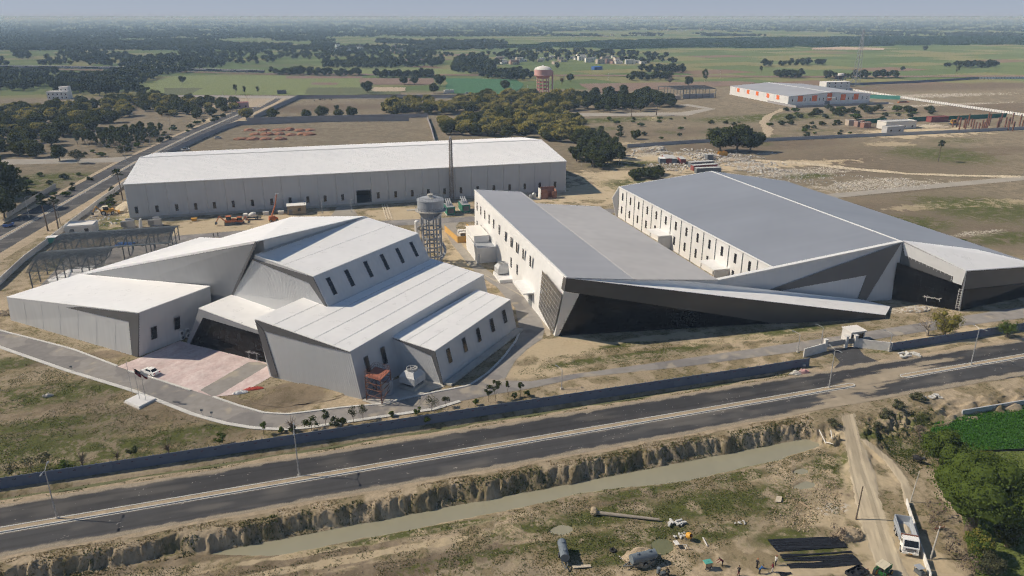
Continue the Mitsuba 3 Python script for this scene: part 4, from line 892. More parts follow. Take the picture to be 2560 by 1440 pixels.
# ---------------------------------------------------------------- trees and plants
def leaves(rnd, pts, dirs, size, jit=.8):
    """Leaf-sized faces at the points, turned roughly along dirs."""
    n = len(pts); nrm = dirs + rnd.normal(0, jit, (n, 3)); nrm /= np.linalg.norm(nrm, axis=1, keepdims=True) + 1e-9
    a = np.cross(nrm, rnd.normal(0, 1, (n, 3))); a /= np.linalg.norm(a, axis=1, keepdims=True) + 1e-9; b = np.cross(nrm, a)
    s = size * rnd.uniform(.6, 1.35, (n, 1)); w = s * rnd.uniform(.5, .9, (n, 1))
    v = np.stack([pts - a * s, pts + b * w, pts + a * s, pts - b * w], 1).reshape(-1, 3)
    i = np.arange(n) * 4
    return v, np.vstack([np.c_[i, i + 1, i + 2], np.c_[i, i + 2, i + 3]])
def crown(seed, rx, h0, h1, lobes, n, size, core=.74, top=.0, spread=.72, flat=.8, sub=1, jit=.8):
    rnd = np.random.default_rng(seed); m = MB(); cs = []
    hc, hh = (h0 + h1) / 2, (h1 - h0) / 2
    for k in range(lobes):
        d = rnd.normal(0, 1, 3); d /= np.linalg.norm(d); q = rnd.uniform(.35, 1) ** .5
        c = np.array([d[0] * rx * spread * q, d[1] * rx * spread * q, hc + d[2] * hh * spread * q]); r = rx * rnd.uniform(.26, .46)
        r = min(r, max(.4 * rx, .25)); cs.append((c, r))
        if core: m.blob(c, (r * core, r * core, r * core * flat), sub, .3, seed + k)
    L = rnd.integers(0, lobes, n); C = np.array([cs[l][0] for l in L]); Rr = np.array([cs[l][1] for l in L])
    d = rnd.normal(0, 1, (n, 3)); d[:, 2] += .35; d /= np.linalg.norm(d, axis=1, keepdims=True)
    p = C + d * (Rr * rnd.uniform(.72, 1.12, n))[:, None] * [1, 1, flat]
    v, f = leaves(rnd, p, d, size, jit); m.add(v, f)
    return m, p, d
def trunk(seed, h, r, limbs, reach, m=None):
    rnd = random.Random(seed); m = m or MB(); p = [(0, 0, -.4)]; x = y = 0
    for k in range(1, 5): x += rnd.uniform(-.06, .06) * h; y += rnd.uniform(-.06, .06) * h; p.append((x, y, h * k / 4))
    m.path(p, [r * (1.25 - .16 * k) for k in range(5)], 7)
    for k in range(limbs):
        a = rnd.uniform(0, 6.28); s = p[rnd.choice((2, 3, 4))]; l = reach * rnd.uniform(.6, 1)
        q = (s[0] + math.cos(a) * l * .5, s[1] + math.sin(a) * l * .5, s[2] + l * .45); e = (q[0] + math.cos(a + .3) * l * .5, q[1] + math.sin(a + .3) * l * .5, q[2] + l * .4)
        m.path([s, q, e], [r * .55, r * .35, r * .12], 5)
    return m
def group_of(name, **parts):
    scene[name] = {'type': 'shapegroup', **{k: mikit.ply(m.mesh() if isinstance(m, MB) else m, 'm_' + b) for k, (m, b) in parts.items()}}
    return name
MANGO, BLOOM, DARK, EUCA, SHRUB, PALE = [], [], [], [], [], []
for s in range(4):
    c, p, d = crown(100 + s, 5.2, .5, 8.4, 26, 2800, .40)
    MANGO.append(group_of('mango_kind_%d' % s, trunk=(trunk(s, 3.0, .3, 5, 3.5), 'bark'), crown=(c, 'leaf_mango')))
for s in range(3):
    c, p, d = crown(140 + s, 5.2, .5, 8.4, 26, 2500, .40)
    rnd = np.random.default_rng(s); k = (d[:, 2] > -.1) & (p[:, 2] > 2.6) & (meshkit.noise(p * .55, s) > .36)
    v, f = leaves(rnd, p[k] + d[k] * .22, d[k], .46)
    BLOOM.append(group_of('bloom_kind_%d' % s, trunk=(trunk(s + 20, 3.0, .3, 5, 3.5), 'bark'), crown=(c, 'leaf_mango'), blossom=(MB().add(v, f), 'leaf_bloom')))
for s in range(3):
    c, p, d = crown(180 + s, 5.0, 1.8, 9.5, 20, 2300, .42, flat=.95)
    DARK.append(group_of('dark_kind_%d' % s, trunk=(trunk(s + 40, 3.4, .3, 6, 4), 'bark'), crown=(c, 'leaf_dark')))
for s in range(3):
    c, p, d = crown(220 + s, 2.6, 3.0, 12.0, 16, 1500, .34, core=.5, flat=1.1, spread=.85)
    EUCA.append(group_of('slender_kind_%d' % s, trunk=(trunk(s + 60, 8.0, .18, 7, 3), 'pale_bark'), crown=(c, 'leaf_pale')))
for s in range(3):
    c, p, d = crown(260 + s, 1.5, .1, 1.9, 9, 700, .16, core=.6)
    SHRUB.append(group_of('shrub_kind_%d' % s, stems=(trunk(s + 80, .7, .05, 5, .8), 'bark'), crown=(c, 'leaf_fresh' if s == 1 else 'leaf_dark')))
for s in range(2):
    c, p, d = crown(300 + s, 4.0, 2.0, 7.0, 14, 1100, .30, core=0, spread=.85)
    PALE.append(group_of('pale_kind_%d' % s, trunk=(trunk(s + 95, 3.2, .25, 9, 4), 'pale_bark'), crown=(c, 'leaf_grey')))
def bare(seed, h, r, n=46):
    rnd = random.Random(seed); m = trunk(seed, h * .4, .06 * h ** .5, 0, 1)
    for k in range(n):
        a, e = rnd.uniform(0, 6.28), rnd.uniform(.3, 1.2); z = h * rnd.uniform(.15, .5); l = h * rnd.uniform(.3, .6)
        p0_ = np.array([0, 0, z]); p1_ = p0_ + l * .5 * np.array([math.cos(a) * math.cos(e), math.sin(a) * math.cos(e), math.sin(e)])
        a += rnd.uniform(-.7, .7); p2_ = p1_ + l * .5 * np.array([math.cos(a) * math.cos(e), math.sin(a) * math.cos(e), math.sin(e) * .8])
        m.path([p0_, p1_, p2_], [.035 * h ** .5, .022 * h ** .5, .008 * h ** .5], 4)
    return m
BARE = [group_of('bare_kind_%d' % s, branches=(bare(s, 6.0, 2.5, 90), 'dry_twig')) for s in range(2)]
def palm(seed, h, rf=2.4, nf=34):
    rnd = np.random.default_rng(seed); t = MB(); lean = rnd.uniform(-.04, .04, 2) * h
    p = [np.array([lean[0] * (k / 6) ** 2, lean[1] * (k / 6) ** 2, h * k / 6]) for k in range(7)]; t.path(p, [.32, .25, .22, .2, .2, .19, .19], 8)
    c = MB(); top = p[-1]
    for k in range(nf):      # stiff fan leaves
        a, e = rnd.uniform(0, 6.28), rnd.uniform(-.7, 1.3); u = np.array([math.cos(a) * math.cos(e), math.sin(a) * math.cos(e), math.sin(e)]); L = rf * rnd.uniform(.5, .75)
        base = top + u * L * .75; c.tube(top, base, .04, .03, 4)
        sd = np.cross(u, (0, 0, 1)); sd /= np.linalg.norm(sd); up = np.cross(sd, u)
        for g in np.linspace(-1.25, 1.25, 11):
            dd = u * math.cos(g) + sd * math.sin(g); tip = base + dd * L * .75 - np.array([0, 0, .12 * L]); w = np.cross(dd, up) * .09 * L
            c.add([base - w * .2, tip, base + dd * L * .45 + w, base + dd * L * .45 - w], [[0, 2, 1], [0, 1, 3]])
    return group_of('palm_kind_%d' % seed, trunk=(t, 'bark'), fronds=(c, 'leaf_palm'))
def plant(name, kind, loc, rz, s, label, cat, group=None, kd=None):
    k = key_of(name); scene[k] = {'type': 'instance', 'group': {'type': 'ref', 'id': kind}, 'to_world': Mx(loc, rz, s) if not isinstance(s, tuple) else T().translate([float(a) for a in loc]).rotate([0, 0, 1], math.degrees(rz)).scale([float(a) for a in s])}
    return tag(k, label, cat, group, kd)
def grove(name, poly, n, mind, kinds, s0, s1, where, cat, group, seed=1):
    """A grove: every tree a thing, labelled by its look and by where in the grove it stands."""
    rr = random.Random(seed); P = [at(u, v) for u, v in poly]; spots = sample(P, n, mind, rr, 60); uv = [px((x, y, 0)) for x, y in spots]
    u0, u1, v0, v1 = min(a for a, b in uv), max(a for a, b in uv), min(b for a, b in uv), max(b for a, b in uv)
    for (x, y), (u, v) in zip(spots, uv):
        s = rr.uniform(s0, s1); kd = rr.choice(kinds); look = 'yellow flowering' if kd.startswith('bloom') else 'pale slender' if kd.startswith('slender') else 'blackish green' if kd.startswith('dark') else 'dark green'
        size = 'small' if s < s0 + (s1 - s0) * .33 else 'large' if s > s0 + (s1 - s0) * .67 else 'middling'; col = ('left end', 'left part', 'middle', 'right part', 'right end')[min(4, int(5 * (u - u0) / (u1 - u0 + 1e-6)))]; row = ('far', 'middle', 'near')[min(2, int(3 * (v - v0) / (v1 - v0 + 1e-6)))]
        plant(name, kd, (x, y, -.05), rr.uniform(0, 6.28), (s, s, s * rr.uniform(.8, 1.1)), '%s %s tree, %s side, %s of the %s' % (size, look, row, col, where), cat, group)
grove('mango_tree', ((-140, 300), (0, 292), (130, 275), (250, 262), (395, 248), (440, 256), (300, 300), (215, 335), (110, 395), (0, 395), (-140, 410)), 140, 8.0, MANGO + BLOOM, .9, 1.35, 'left grove', 'tree', 'mango trees in the left grove', 3)
grove('mango_tree', ((390, 290), (400, 262), (500, 250), (590, 262), (588, 278), (545, 290), (470, 300)), 40, 7.6, MANGO + BLOOM[:1], .75, 1.1, 'clump by the avenue', 'tree', 'mango trees by the avenue', 5)
grove('slender_tree', ((180, 360), (300, 345), (410, 335), (400, 350), (330, 372), (250, 372)), 60, 3.4, EUCA, .55, .95, 'left thicket', 'tree', 'slender trees in the left thicket', 7)
grove('mango_tree', ((1015, 288), (960, 283), (985, 262), (1100, 258), (1180, 252), (1240, 240), (1330, 238), (1440, 246), (1470, 275), (1370, 284), (1200, 285)), 110, 7.6, BLOOM + BLOOM + MANGO[:2], .9, 1.25, 'central grove', 'tree', 'mango trees in the central grove', 9)
grove('mango_tree', ((1110, 340), (1110, 312), (1190, 296), (1400, 292), (1440, 310), (1470, 345), (1450, 362), (1320, 345), (1180, 345)), 84, 7.4, BLOOM + BLOOM + MANGO[1:], .9, 1.25, 'grove behind the warehouse', 'tree', 'mango trees behind the warehouse', 11)
grove('dark_tree', ((1440, 415), (1440, 360), (1480, 350), (1540, 380), (1570, 410), (1500, 428)), 36, 5.0, DARK[:2] + EUCA, .75, 1.15, 'clump beside the warehouse', 'tree', 'dark trees beside the warehouse', 13)
grove('dark_tree', ((1470, 275), (1440, 252), (1560, 248), (1650, 250), (1690, 268), (1620, 280), (1520, 282)), 54, 7.0, DARK, .85, 1.3, 'dark trees by the side road', 'tree', 'dark trees right of the central grove', 15)
LONE = [('mango_tree', BLOOM[0], 617, 298, 30, 'small mango tree at the near bend of the avenue wall', 'tree'), ('mango_tree', MANGO[1], 682, 298, 28, 'small round mango tree inside the boundary wall, second from the avenue', 'tree'),
        ('mango_tree', MANGO[2], 767, 296, 24, 'round mango tree on bare ground, leftmost of the row along the lane wall', 'tree'), ('mango_tree', MANGO[0], 805, 294, 30, 'larger dark mango tree, second of the row along the lane wall', 'tree'),
        ('mango_tree', MANGO[3], 848, 294, 22, 'low mango tree, third of the row along the lane wall', 'tree'), ('mango_tree', MANGO[1], 880, 292, 26, 'mango tree, rightmost of the row along the lane wall', 'tree'),
        ('mango_tree', BLOOM[1], 985, 290, 46, 'large blooming mango tree standing before the lane wall', 'tree'), ('dark_tree', DARK[0], 842, 276, 14, 'small tree behind the row along the lane wall', 'tree'),
        ('dark_tree', DARK[1], 1800, 378, 58, 'huge dark tree left of three above the rubble yard', 'tree'), ('dark_tree', DARK[2], 1842, 380, 66, 'huge dark tree in the middle of three above the rubble yard', 'tree'), ('dark_tree', DARK[0], 1876, 380, 54, 'huge dark tree right of three above the rubble yard', 'tree'),
        ('dark_tree', DARK[1], 1263, 226, 26, 'dark round tree at the edge of the deep green field', 'tree'), ('dark_tree', DARK[2], 1425, 205, 20, 'dark round tree right of the pink water tower', 'tree'), ('dark_tree', DARK[2], 1394, 172, 14, 'small lone tree in the field above the pink water tower', 'tree'),
        ('dark_tree', DARK[0], 457, 208, 18, 'lone round tree in the pale green field left of the avenue end', 'tree'), ('slender_tree', EUCA[0], 590, 236, 26, 'tall bushy tree by the dusty road, left of two', 'tree'), ('slender_tree', EUCA[1], 612, 236, 22, 'tall bushy tree by the dusty road, right of two', 'tree'), ('slender_tree', EUCA[2], 645, 235, 20, 'slender tree alone by the dusty road', 'tree'),
        ('dark_tree', DARK[0], 918, 233, 30, 'tall tree in front of the olive field', 'tree'), ('dark_tree', DARK[1], 1010, 212, 22, 'dark tree, left of a pair beyond the pale plot', 'tree'), ('dark_tree', DARK[2], 1036, 212, 22, 'dark tree, right of a pair beyond the pale plot', 'tree'), ('dark_tree', DARK[0], 1100, 216, 30, 'tall dark tree at the left edge of the deep green field', 'tree'), ('dark_tree', DARK[1], 1085, 234, 26, 'dark tree below the left edge of the deep green field', 'tree'),
        ('slender_tree', EUCA[1], 1762, 207, 36, 'tall narrow tree near the steel frame beyond the plain', 'tree'), ('dark_tree', DARK[0], 1722, 215, 24, 'bushy tree left of the tall narrow tree', 'tree'), ('slender_tree', EUCA[0], 1902, 184, 20, 'thin tree among the far fields above the orange striped warehouse', 'tree'),
        ('mango_tree', MANGO[0], 1588, 348, 24, 'small brown tree alone in the dry plot', 'tree'), ('palm_sapling', 'palm_kind_9', 1578, 292, 28, 'young palm like tree, left of two on the dry plain', 'tree'), ('palm_sapling', 'palm_kind_9', 1641, 288, 36, 'young palm like tree, right of two on the dry plain', 'tree'),
        ('dark_tree', DARK[2], 2256, 178, 12, 'small round tree in the right fields', 'tree'), ('slender_tree', EUCA[2], 2392, 186, 22, 'upright tree in the right fields near the white wall', 'tree'), ('dark_tree', DARK[0], 2312, 128, 14, 'broad tree in the far right field', 'tree'),
        ('bare_tree', BARE[0], 1405, 210, 22, 'leafless grey tree right of the pink water tower', 'tree'), ('bare_tree', BARE[1], 1675, 210, 24, 'leafless tree left of the unfinished steel frame', 'tree'),
        ('dark_tree', DARK[1], 150, 402, 40, 'tree on the near side of the side road, left of two', 'tree'), ('pale_tree', PALE[0], 195, 408, 34, 'straggly tree on the near side of the side road, right of two', 'tree'), ('pale_tree', PALE[1], 305, 388, 22, 'small thin tree beside the side road junction', 'tree'),
        ('dark_tree', DARK[2], 20, 520, 110, 'dark tree mass at the left edge beside the avenue', 'tree'), ('dark_tree', DARK[0], -30, 490, 120, 'dark tree at the left edge behind the first', 'tree'), ('dark_tree', DARK[1], 12, 545, 70, 'lower dark tree at the left edge nearest the avenue', 'tree')]
scene_palms = [palm(1, 10.5), palm(2, 11.5), palm(3, 10.8), palm(4, 10), palm(9, 6.5, 1.8, 24)]
HT = {}
for s in MANGO + BLOOM: HT[s] = 8.6
for s in DARK: HT[s] = 9.8
for s in EUCA: HT[s] = 12.2
for s in PALE: HT[s] = 7.2
for s in BARE: HT[s] = 6.0
HT.update({'palm_kind_1': 12.3, 'palm_kind_2': 13.2, 'palm_kind_3': 12.5, 'palm_kind_4': 11.6, 'palm_kind_9': 7.8})
def mpp(p):    # metres that one photograph pixel spans upright at that spot
    q = np.asarray(p) - CAM; zc = (q[0] * sy_ + q[1] * cy_) * cp - q[2] * sp
    return zc / FPX / (math.hypot(q[0], q[1]) / np.linalg.norm(q))
def stand(name, kind, u, v, h, label, cat, wide=1.0, group=None):
    p = at(u, v); s = h * mpp(p) / HT[kind]; plant(name, kind, p, R.uniform(0, 6.28), (s * wide, s * wide, s), label, cat, group); return p
for q in LONE: stand(q[0], q[1], *q[2:5], q[5], q[6], 1.25 if q[0] == 'dark_tree' and 1790 < q[2] < 1880 else 1.0)
for (u, v, h, kd, w) in ((120, 577, 88, 1, 'left of a pair beside the avenue'), (147, 575, 82, 2, 'right of a pair beside the avenue'), (307, 500, 76, 3, 'standing alone beside the left end of the long warehouse'), (2345, 404, 52, 4, 'standing alone on the right hand plain')):
    stand('palm_tree', 'palm_kind_%d' % kd, u, v, h, 'tall fan palm, ' + w, 'palm tree', .95)
# shrubs on the plains
def shrubs(poly, n, mind, s0, s1, label, group, seed, kinds=None):
    rr = random.Random(seed); S_ = sorted(sample([at(u, v) for u, v in poly], n, mind, rr), key=lambda q: px((q[0], q[1], 0))[0])
    for i, (x, y) in enumerate(S_):
        s = rr.uniform(s0, s1); plant('shrub', rr.choice(kinds or SHRUB), (x, y, float(hgt(x, y)) + .02), rr.uniform(0, 6.28), (s * 1.3, s * 1.3, s), label + ', %s from left' % ORD[i], 'shrub', group)
shrubs(((1960, 300), (1960, 276), (2120, 270), (2330, 275), (2330, 290), (2150, 300)), 34, 6, 1.3, 2.8, 'green thorn shrub before the orange striped warehouse', 'thorn shrubs before the orange striped warehouse', 1)
shrubs(((1900, 345), (1900, 312), (2100, 305), (2180, 340)), 16, 7, .8, 1.8, 'small green shrub above the grey plain wall', 'shrubs above the grey wall', 2)
shrubs(((1480, 345), (1480, 300), (1700, 295), (1860, 300), (1860, 320), (1700, 350)), 22, 8, .7, 1.6, 'small shrub on the dry plot behind the rubble', 'shrubs on the dry plot', 3)
shrubs(((200, 395), (150, 380), (330, 360), (420, 320), (560, 290), (560, 300), (430, 345), (340, 388)), 26, 6, .8, 1.7, 'small shrub on dry ground left of the avenue', 'shrubs left of the avenue', 4)
shrubs(((40, 440), (160, 432), (250, 440), (160, 500), (60, 500)), 14, 6, .7, 1.5, 'small shrub in the weedy plot beside the avenue', 'shrubs in the weedy plot', 5)
shrubs(((1580, 432), (1640, 430), (1660, 445), (1590, 452)), 9, 4.0, 1.7, 2.6, 'thick dark shrub behind the grey roofed warehouse', 'shrubs behind the grey roofed warehouse', 6, [SHRUB[0], SHRUB[2]])
shrubs(((2200, 600), (2300, 640), (2470, 700), (2560, 730), (2560, 640), (2300, 570)), 14, 5, .5, 1.0, 'low weed right of the grey roofed warehouse', 'weeds right of the warehouse', 7)
shrubs(((250, 520), (285, 470), (300, 480), (262, 540)), 12, 4, .6, 1.2, 'low weed between the avenue wall and the long warehouse', 'weeds by the avenue wall', 8)
# woods and villages of the far plain: nobody could count these trees
WK = []
for s in range(4):
    rnd = np.random.default_rng(400 + s); m = MB()
    for k in range(9):
        x, y = rnd.uniform(-24, 24, 2); h = rnd.uniform(6, 11); c_, p, d = crown(500 + s * 20 + k, h * .72, .4, h, 4, 1, .5, core=1.15, sub=1); m.add(c_.mesh().vertices + [x, y, 0], c_.mesh().faces)
    scene['wood_kind_%d' % s] = {'type': 'shapegroup', 'trees': mikit.ply(m.mesh(), 'm_far_leaf' if s != 1 else 'm_far_leaf_pale', smooth=True)}; WK.append('wood_kind_%d' % s)
WT = []
for s in range(3):
    h = 9.0; c_, p, d = crown(600 + s, 4.6, 1.0, h, 12, 420, .75, core=.85, sub=0, jit=.4); WT.append(group_of('wood_tree_kind_%d' % s, trunk=(trunk(s, 2.5, .25, 2, 2), 'bark'), crown=(c_, 'far_leaf' if s else 'leaf_dark')))
labels['far_woodland'] = {'kind': 'stuff', 'label': 'hazy mass of trees covering the far plain up to the horizon', 'category': 'woodland'}
labels['field_trees'] = {'kind': 'stuff', 'label': 'dark belts of trees between the fields beyond the campus', 'category': 'woodland'}
def scatter(stem, kinds, p, s):
    _count[stem] = _count.get(stem, 0) + 1
    scene['%s__%03d' % (stem, _count[stem])] = {'type': 'instance', 'group': {'type': 'ref', 'id': R.choice(kinds)}, 'to_world': T().translate([float(p[0]), float(p[1]), -.1]).rotate([0, 0, 1], R.uniform(0, 360)).scale([float(s * R.uniform(.9, 1.3)), float(s * R.uniform(.9, 1.3)), float(s)])}
BELTS = [((-60, 185), (150, 182), (140, 212), (60, 228), (-60, 238), 46), ((130, 232), (160, 196), (240, 190), (330, 205), (370, 236), (250, 240), 60), ((240, 206), (300, 175), (420, 178), (480, 180), (400, 192), (350, 214), 46), ((105, 166), (110, 146), (200, 128), (330, 140), (330, 166), 70),
         ((300, 172), (330, 148), (470, 138), (560, 146), (560, 176), 80), ((440, 160), (450, 128), (600, 118), (720, 122), (760, 140), (660, 162), 90), ((-60, 170), (20, 165), (20, 150), (-60, 150), 12), ((30, 148), (80, 148), (75, 132), (30, 132), 14),
         ((720, 150), (780, 128), (930, 122), (1060, 130), (1140, 140), (1100, 150), 90), ((808, 172), (815, 158), (960, 152), (1110, 155), (1100, 168), (960, 172), 70), ((1130, 184), (1140, 150), (1190, 145), (1250, 160), (1220, 186), 60), ((1190, 192), (1250, 180), (1330, 186), (1330, 205), (1240, 200), 26),
         ((1170, 142), (1250, 130), (1420, 128), (1560, 134), (1700, 146), (1715, 160), (1640, 162), (1500, 152), (1330, 156), 74), ((640, 178), (700, 186), (760, 184), (900, 187), (900, 192), (700, 190), 16), ((940, 192), (1080, 190), (1080, 196), (940, 196), 14), ((1600, 178), (1700, 174), (1720, 184), (1620, 186), 12), ((1900, 164), (2060, 160), (2060, 164), (1900, 168), 10),
         ((2360, 168), (2420, 164), (2500, 166), (2480, 171), (2370, 171), 12), ((1560, 196), (1640, 194), (1680, 200), (1580, 203), 8), ((2060, 196), (2240, 194), (2240, 196), (2060, 198), 8), ((1940, 190), (2010, 190), (2000, 196), (1950, 196), 8), ((840, 120), (1240, 112), (1240, 122), (860, 128), 50)]
for *poly, n in BELTS:
    for x, y in sample([at(u, v) for u, v in poly], int(n * 2.3), 7.0, R, 12): scatter('field_trees', WT, (x, y), R.uniform(.7, 1.35))
def dens(u, v):
    x = u / 2560
    if v < 60: return 1.1
    if v < 76: return 1.05 if x < .55 else .85
    if v < 92: return (1.1 if x < .33 else .5 if x < .7 else .5)
    return (.85 if x < .32 else .2)
CN = 0
for k in range(24000):
    v = 45.5 + (R.random() ** 1.35) * 80; u = R.uniform(-150, 2710)
    if 91 < v < 125 and u > 1240: continue
    p = at(u, v); nn = meshkit.noise(np.array([p[0] / 420, p[1] / 900, 1.0]), 3) * .6 + meshkit.noise(np.array([p[0] / 140, p[1] / 300, 5.0]), 4) * .4
    if nn > .72 - .52 * dens(u, v) and CN < 6500:
        CN += 1; scatter('far_woodland', WK, p, R.uniform(.8, 1.3) * (1 if v > 60 else 1.5))
# tall dark crop block, seen as one green mass
rnd = np.random.default_rng(77); m = MB(); n = 1700
pp = np.c_[rnd.uniform(-42, 42, (n, 2)), rnd.uniform(2.2, 4.6, n)]; v_, f_ = leaves(rnd, pp, np.tile([0, 0, 1.0], (n, 1)), 1.5); m.add(v_, f_); m.box((0, 0, 1.2), (84, 84, 2.6))
cane = group_of('cane_kind', plants=(m, 'cane_leaf'))
labels['tall_crop'] = {'kind': 'stuff', 'label': 'long dark green block of tall crop across the right fields', 'category': 'crop'}
for x, y in sample([at(u, v) for u, v in ((1240, 119), (1420, 121), (1700, 121), (2000, 118), (2300, 112), (2800, 110), (2800, 92), (2200, 93), (1900, 96), (1600, 102), (1330, 112))], 400, 80, R, 10):
    _count['tall_crop'] = _count.get('tall_crop', 0) + 1
    scene['tall_crop__%03d' % _count['tall_crop']] = {'type': 'instance', 'group': {'type': 'ref', 'id': cane}, 'to_world': T().translate([x, y, 0]).rotate([0, 0, 1], R.uniform(-8, 8))}
# plants near the road
def sap(seed, h, r, kind='leaf_dark', n=520, s=.12, z0=.4, lobes=7, core=.45):
    c, p, d = crown(seed, r, h * z0, h, lobes, n, s, core=core); t = trunk(seed, h * .6, .045, 3, h * .25)
    return t, c, kind
def tree_near(name, u, v, h, r, seed, label, cat='tree', leafk='leaf_dark', n=520, s=.13, z0=.4, lobes=7, core=.45, barkk='bark', z=None, group=None):
    p = at(u, v); mp = mpp(p); hh, rr = h * mp, r * mp * .98
    t, c, kd = sap(seed, hh, rr, leafk, n, s, z0, lobes, core); k = thing(name, label, cat, group); M = Mx(p, 0)
    put('trunk', t, barkk, k, to_world=M); put('crown', c, leafk, k, to_world=M); return p
NEARP = [(1222, 1004, 42, 13, 'leaf_dark', 'dark sapling with round crown beside the long wall, left of a pair'), (1238, 1002, 56, 15, 'leaf_dark', 'taller dark sapling beside the long wall, right of a pair'), (1270, 990, 40, 6, 'leaf_dark', 'thin sapling with tiny crown, left of two by the drive fork'), (1302, 992, 40, 8, 'leaf_dark', 'thin sapling with narrow crown, right of two by the drive fork'),
         (778, 1076, 36, 20, 'leaf_dark', 'dense green bush behind the wall below the curved drive'), (814, 1064, 40, 13, 'leaf_dark', 'dark sapling on the near verge of the curved drive'), (838, 1068, 28, 16, 'leaf_dark', 'dark bush right of the sapling on the curved drive'), (858, 1066, 22, 14, 'leaf_dark', 'low dark bush at the wall under the hall corner'), (660, 1086, 36, 10, 'leaf_fresh', 'small bright sapling at the wall left of the curved drive'),
         (884, 1056, 42, 14, 'leaf_grey', 'grey leafy sapling below the red platform, left of two'), (908, 1050, 40, 16, 'leaf_grey', 'grey leafy sapling below the red platform, right of two'), (1078, 1028, 40, 26, 'leaf_grey', 'broad grey leaved young tree below the cooling tower'), (1116, 1018, 28, 10, 'leaf_grey', 'small grey sapling right of the broad young tree'), (1044, 1036, 18, 10, 'leaf_fresh', 'small green bush left of the broad young tree'), (980, 1042, 14, 8, 'leaf_fresh', 'tiny green bush inside the wall below the red platform'),
         (1190, 1012, 14, 8, 'leaf_fresh', 'small bush left of the sapling pair'), (1286, 996, 14, 7, 'leaf_fresh', 'round bush between the two thin saplings'), (1318, 990, 14, 8, 'leaf_fresh', 'round bush right of the two thin saplings'), (548, 1110, 26, 17, 'leaf_fresh', 'bright green bush behind the wall on the lawn side'), (334, 1148, 32, 14, 'leaf_dark', 'dark spiky bush behind the wall under the lawn'), (172, 1172, 22, 26, 'leaf_fresh', 'spreading green bush behind the wall near the left lamp'),
         (80, 1180, 38, 26, 'leaf_grey', 'dull bush behind the wall near the left corner'), (30, 1190, 36, 18, 'leaf_grey', 'dull bush at the left end of the wall'), (120, 1172, 44, 16, 'leaf_grey', 'tall dull shrub beside the left lamp post'), (1068, 1058, 22, 12, 'leaf_fresh', 'weed bush on the road side of the wall'), (730, 1078, 16, 10, 'leaf_fresh', 'low bush right of the bare sapling'), (704, 1080, 12, 8, 'leaf_fresh', 'low bush left of the bare sapling')]
for i, (u, v, h, r, kd, lab) in enumerate(NEARP): tree_near('sapling' if r < 14 and h > 25 else 'bush', u, v, h, r, 700 + i, lab, 'sapling' if r < 14 and h > 25 else 'bush', kd, 420, .13 if kd != 'leaf_grey' else .11, .38 if h > 2 * r else .05, 7, .5 if kd != 'leaf_grey' else 0)
for i, (u, v, h) in enumerate(((730, 1080, 44), (208, 1165, 42), (294, 1150, 30), (422, 1135, 44))):
    p = at(u, v); k = thing('bare_sapling', 'leafless sapling behind the wall, %s of four' % ('rightmost', 'leftmost', 'second from left', 'third from left')[i], 'sapling'); put('branches', bare(30 + i, h * mpp(p), 1, 24), 'dry_twig', k, to_world=Mx(p))
# trees round the green fields, lower right
def big_tree(u, v, h, r, seed, label, leafk, n, s, lobes=26, core=.7, z0=.12, bloom=None, barkk='bark', lift=0):
    p = at(u, v); mp = mpp(p); hh, rr = h * mp, r * mp; c, q, d = crown(seed, rr, hh * z0, hh, lobes, n, s, core=core); k = thing('tree', label, 'tree'); M = Mx(p)
    put('trunk', trunk(seed, hh * .45, .05 * hh + .05, 8, hh * .35), barkk, k, to_world=M); put('crown', c, leafk, k, to_world=M)
    if bloom:
        kk = (d[:, 2] > -.1) & (meshkit.noise(q * 1.1, 3) > .38); rnd = np.random.default_rng(seed); vv, ff = leaves(rnd, q[kk] + d[kk] * .08, d[kk], s * .9); put('blossom', MB().add(vv, ff), bloom, k, to_world=M)
big_tree(2425, 1330, 190, 112, 801, 'largest spreading green tree beside the lime green field', 'leaf_fresh', 15000, .17, 44, .66, .2)
big_tree(2352, 1160, 80, 52, 802, 'round bright green tree at the corner of the dark green field', 'leaf_fresh', 5000, .16, 26, .7)
big_tree(2475, 1190, 66, 32, 803, 'yellow blossomed tree behind the largest tree', 'leaf_fresh', 2600, .14, 18, .7, .1, 'leaf_yellow')
big_tree(2552, 1255, 66, 30, 804, 'yellow blossomed tree at the right edge of the picture', 'leaf_fresh', 2600, .14, 18, .7, .1, 'leaf_yellow')
big_tree(2440, 1398, 70, 34, 805, 'yellow blossomed tree below the largest tree', 'leaf_fresh', 3000, .14, 18, .7, .1, 'leaf_yellow')
big_tree(2512, 1370, 70, 34, 806, 'dull olive tree in the shade right of the lower yellow tree', 'leaf_mango', 2600, .14, 18, .7, .1)
big_tree(2470, 1440, 56, 30, 807, 'small silvery leaved tree at the bottom right', 'leaf_grey', 2200, .12, 16, .3, .1)
big_tree(2360, 840, 68, 42, 808, 'half dry yellow green tree beside the black glass entrance', 'leaf_yellow', 2000, .16, 16, .45, .15)
big_tree(2318, 838, 58, 40, 809, 'leafless grey half of the pair of trees beside the gate wall', 'dry_twig', 900, .10, 12, 0, .2, None, 'pale_bark')
big_tree(2515, 842, 40, 30, 810, 'small feathery green tree at the right wall', 'leaf_fresh', 1500, .12, 12, .4, .2)
big_tree(2300, 1105, 36, 26, 811, 'dry leafless bush at the corner of the dark green field', 'dry_twig', 900, .10, 12, 0, .05)
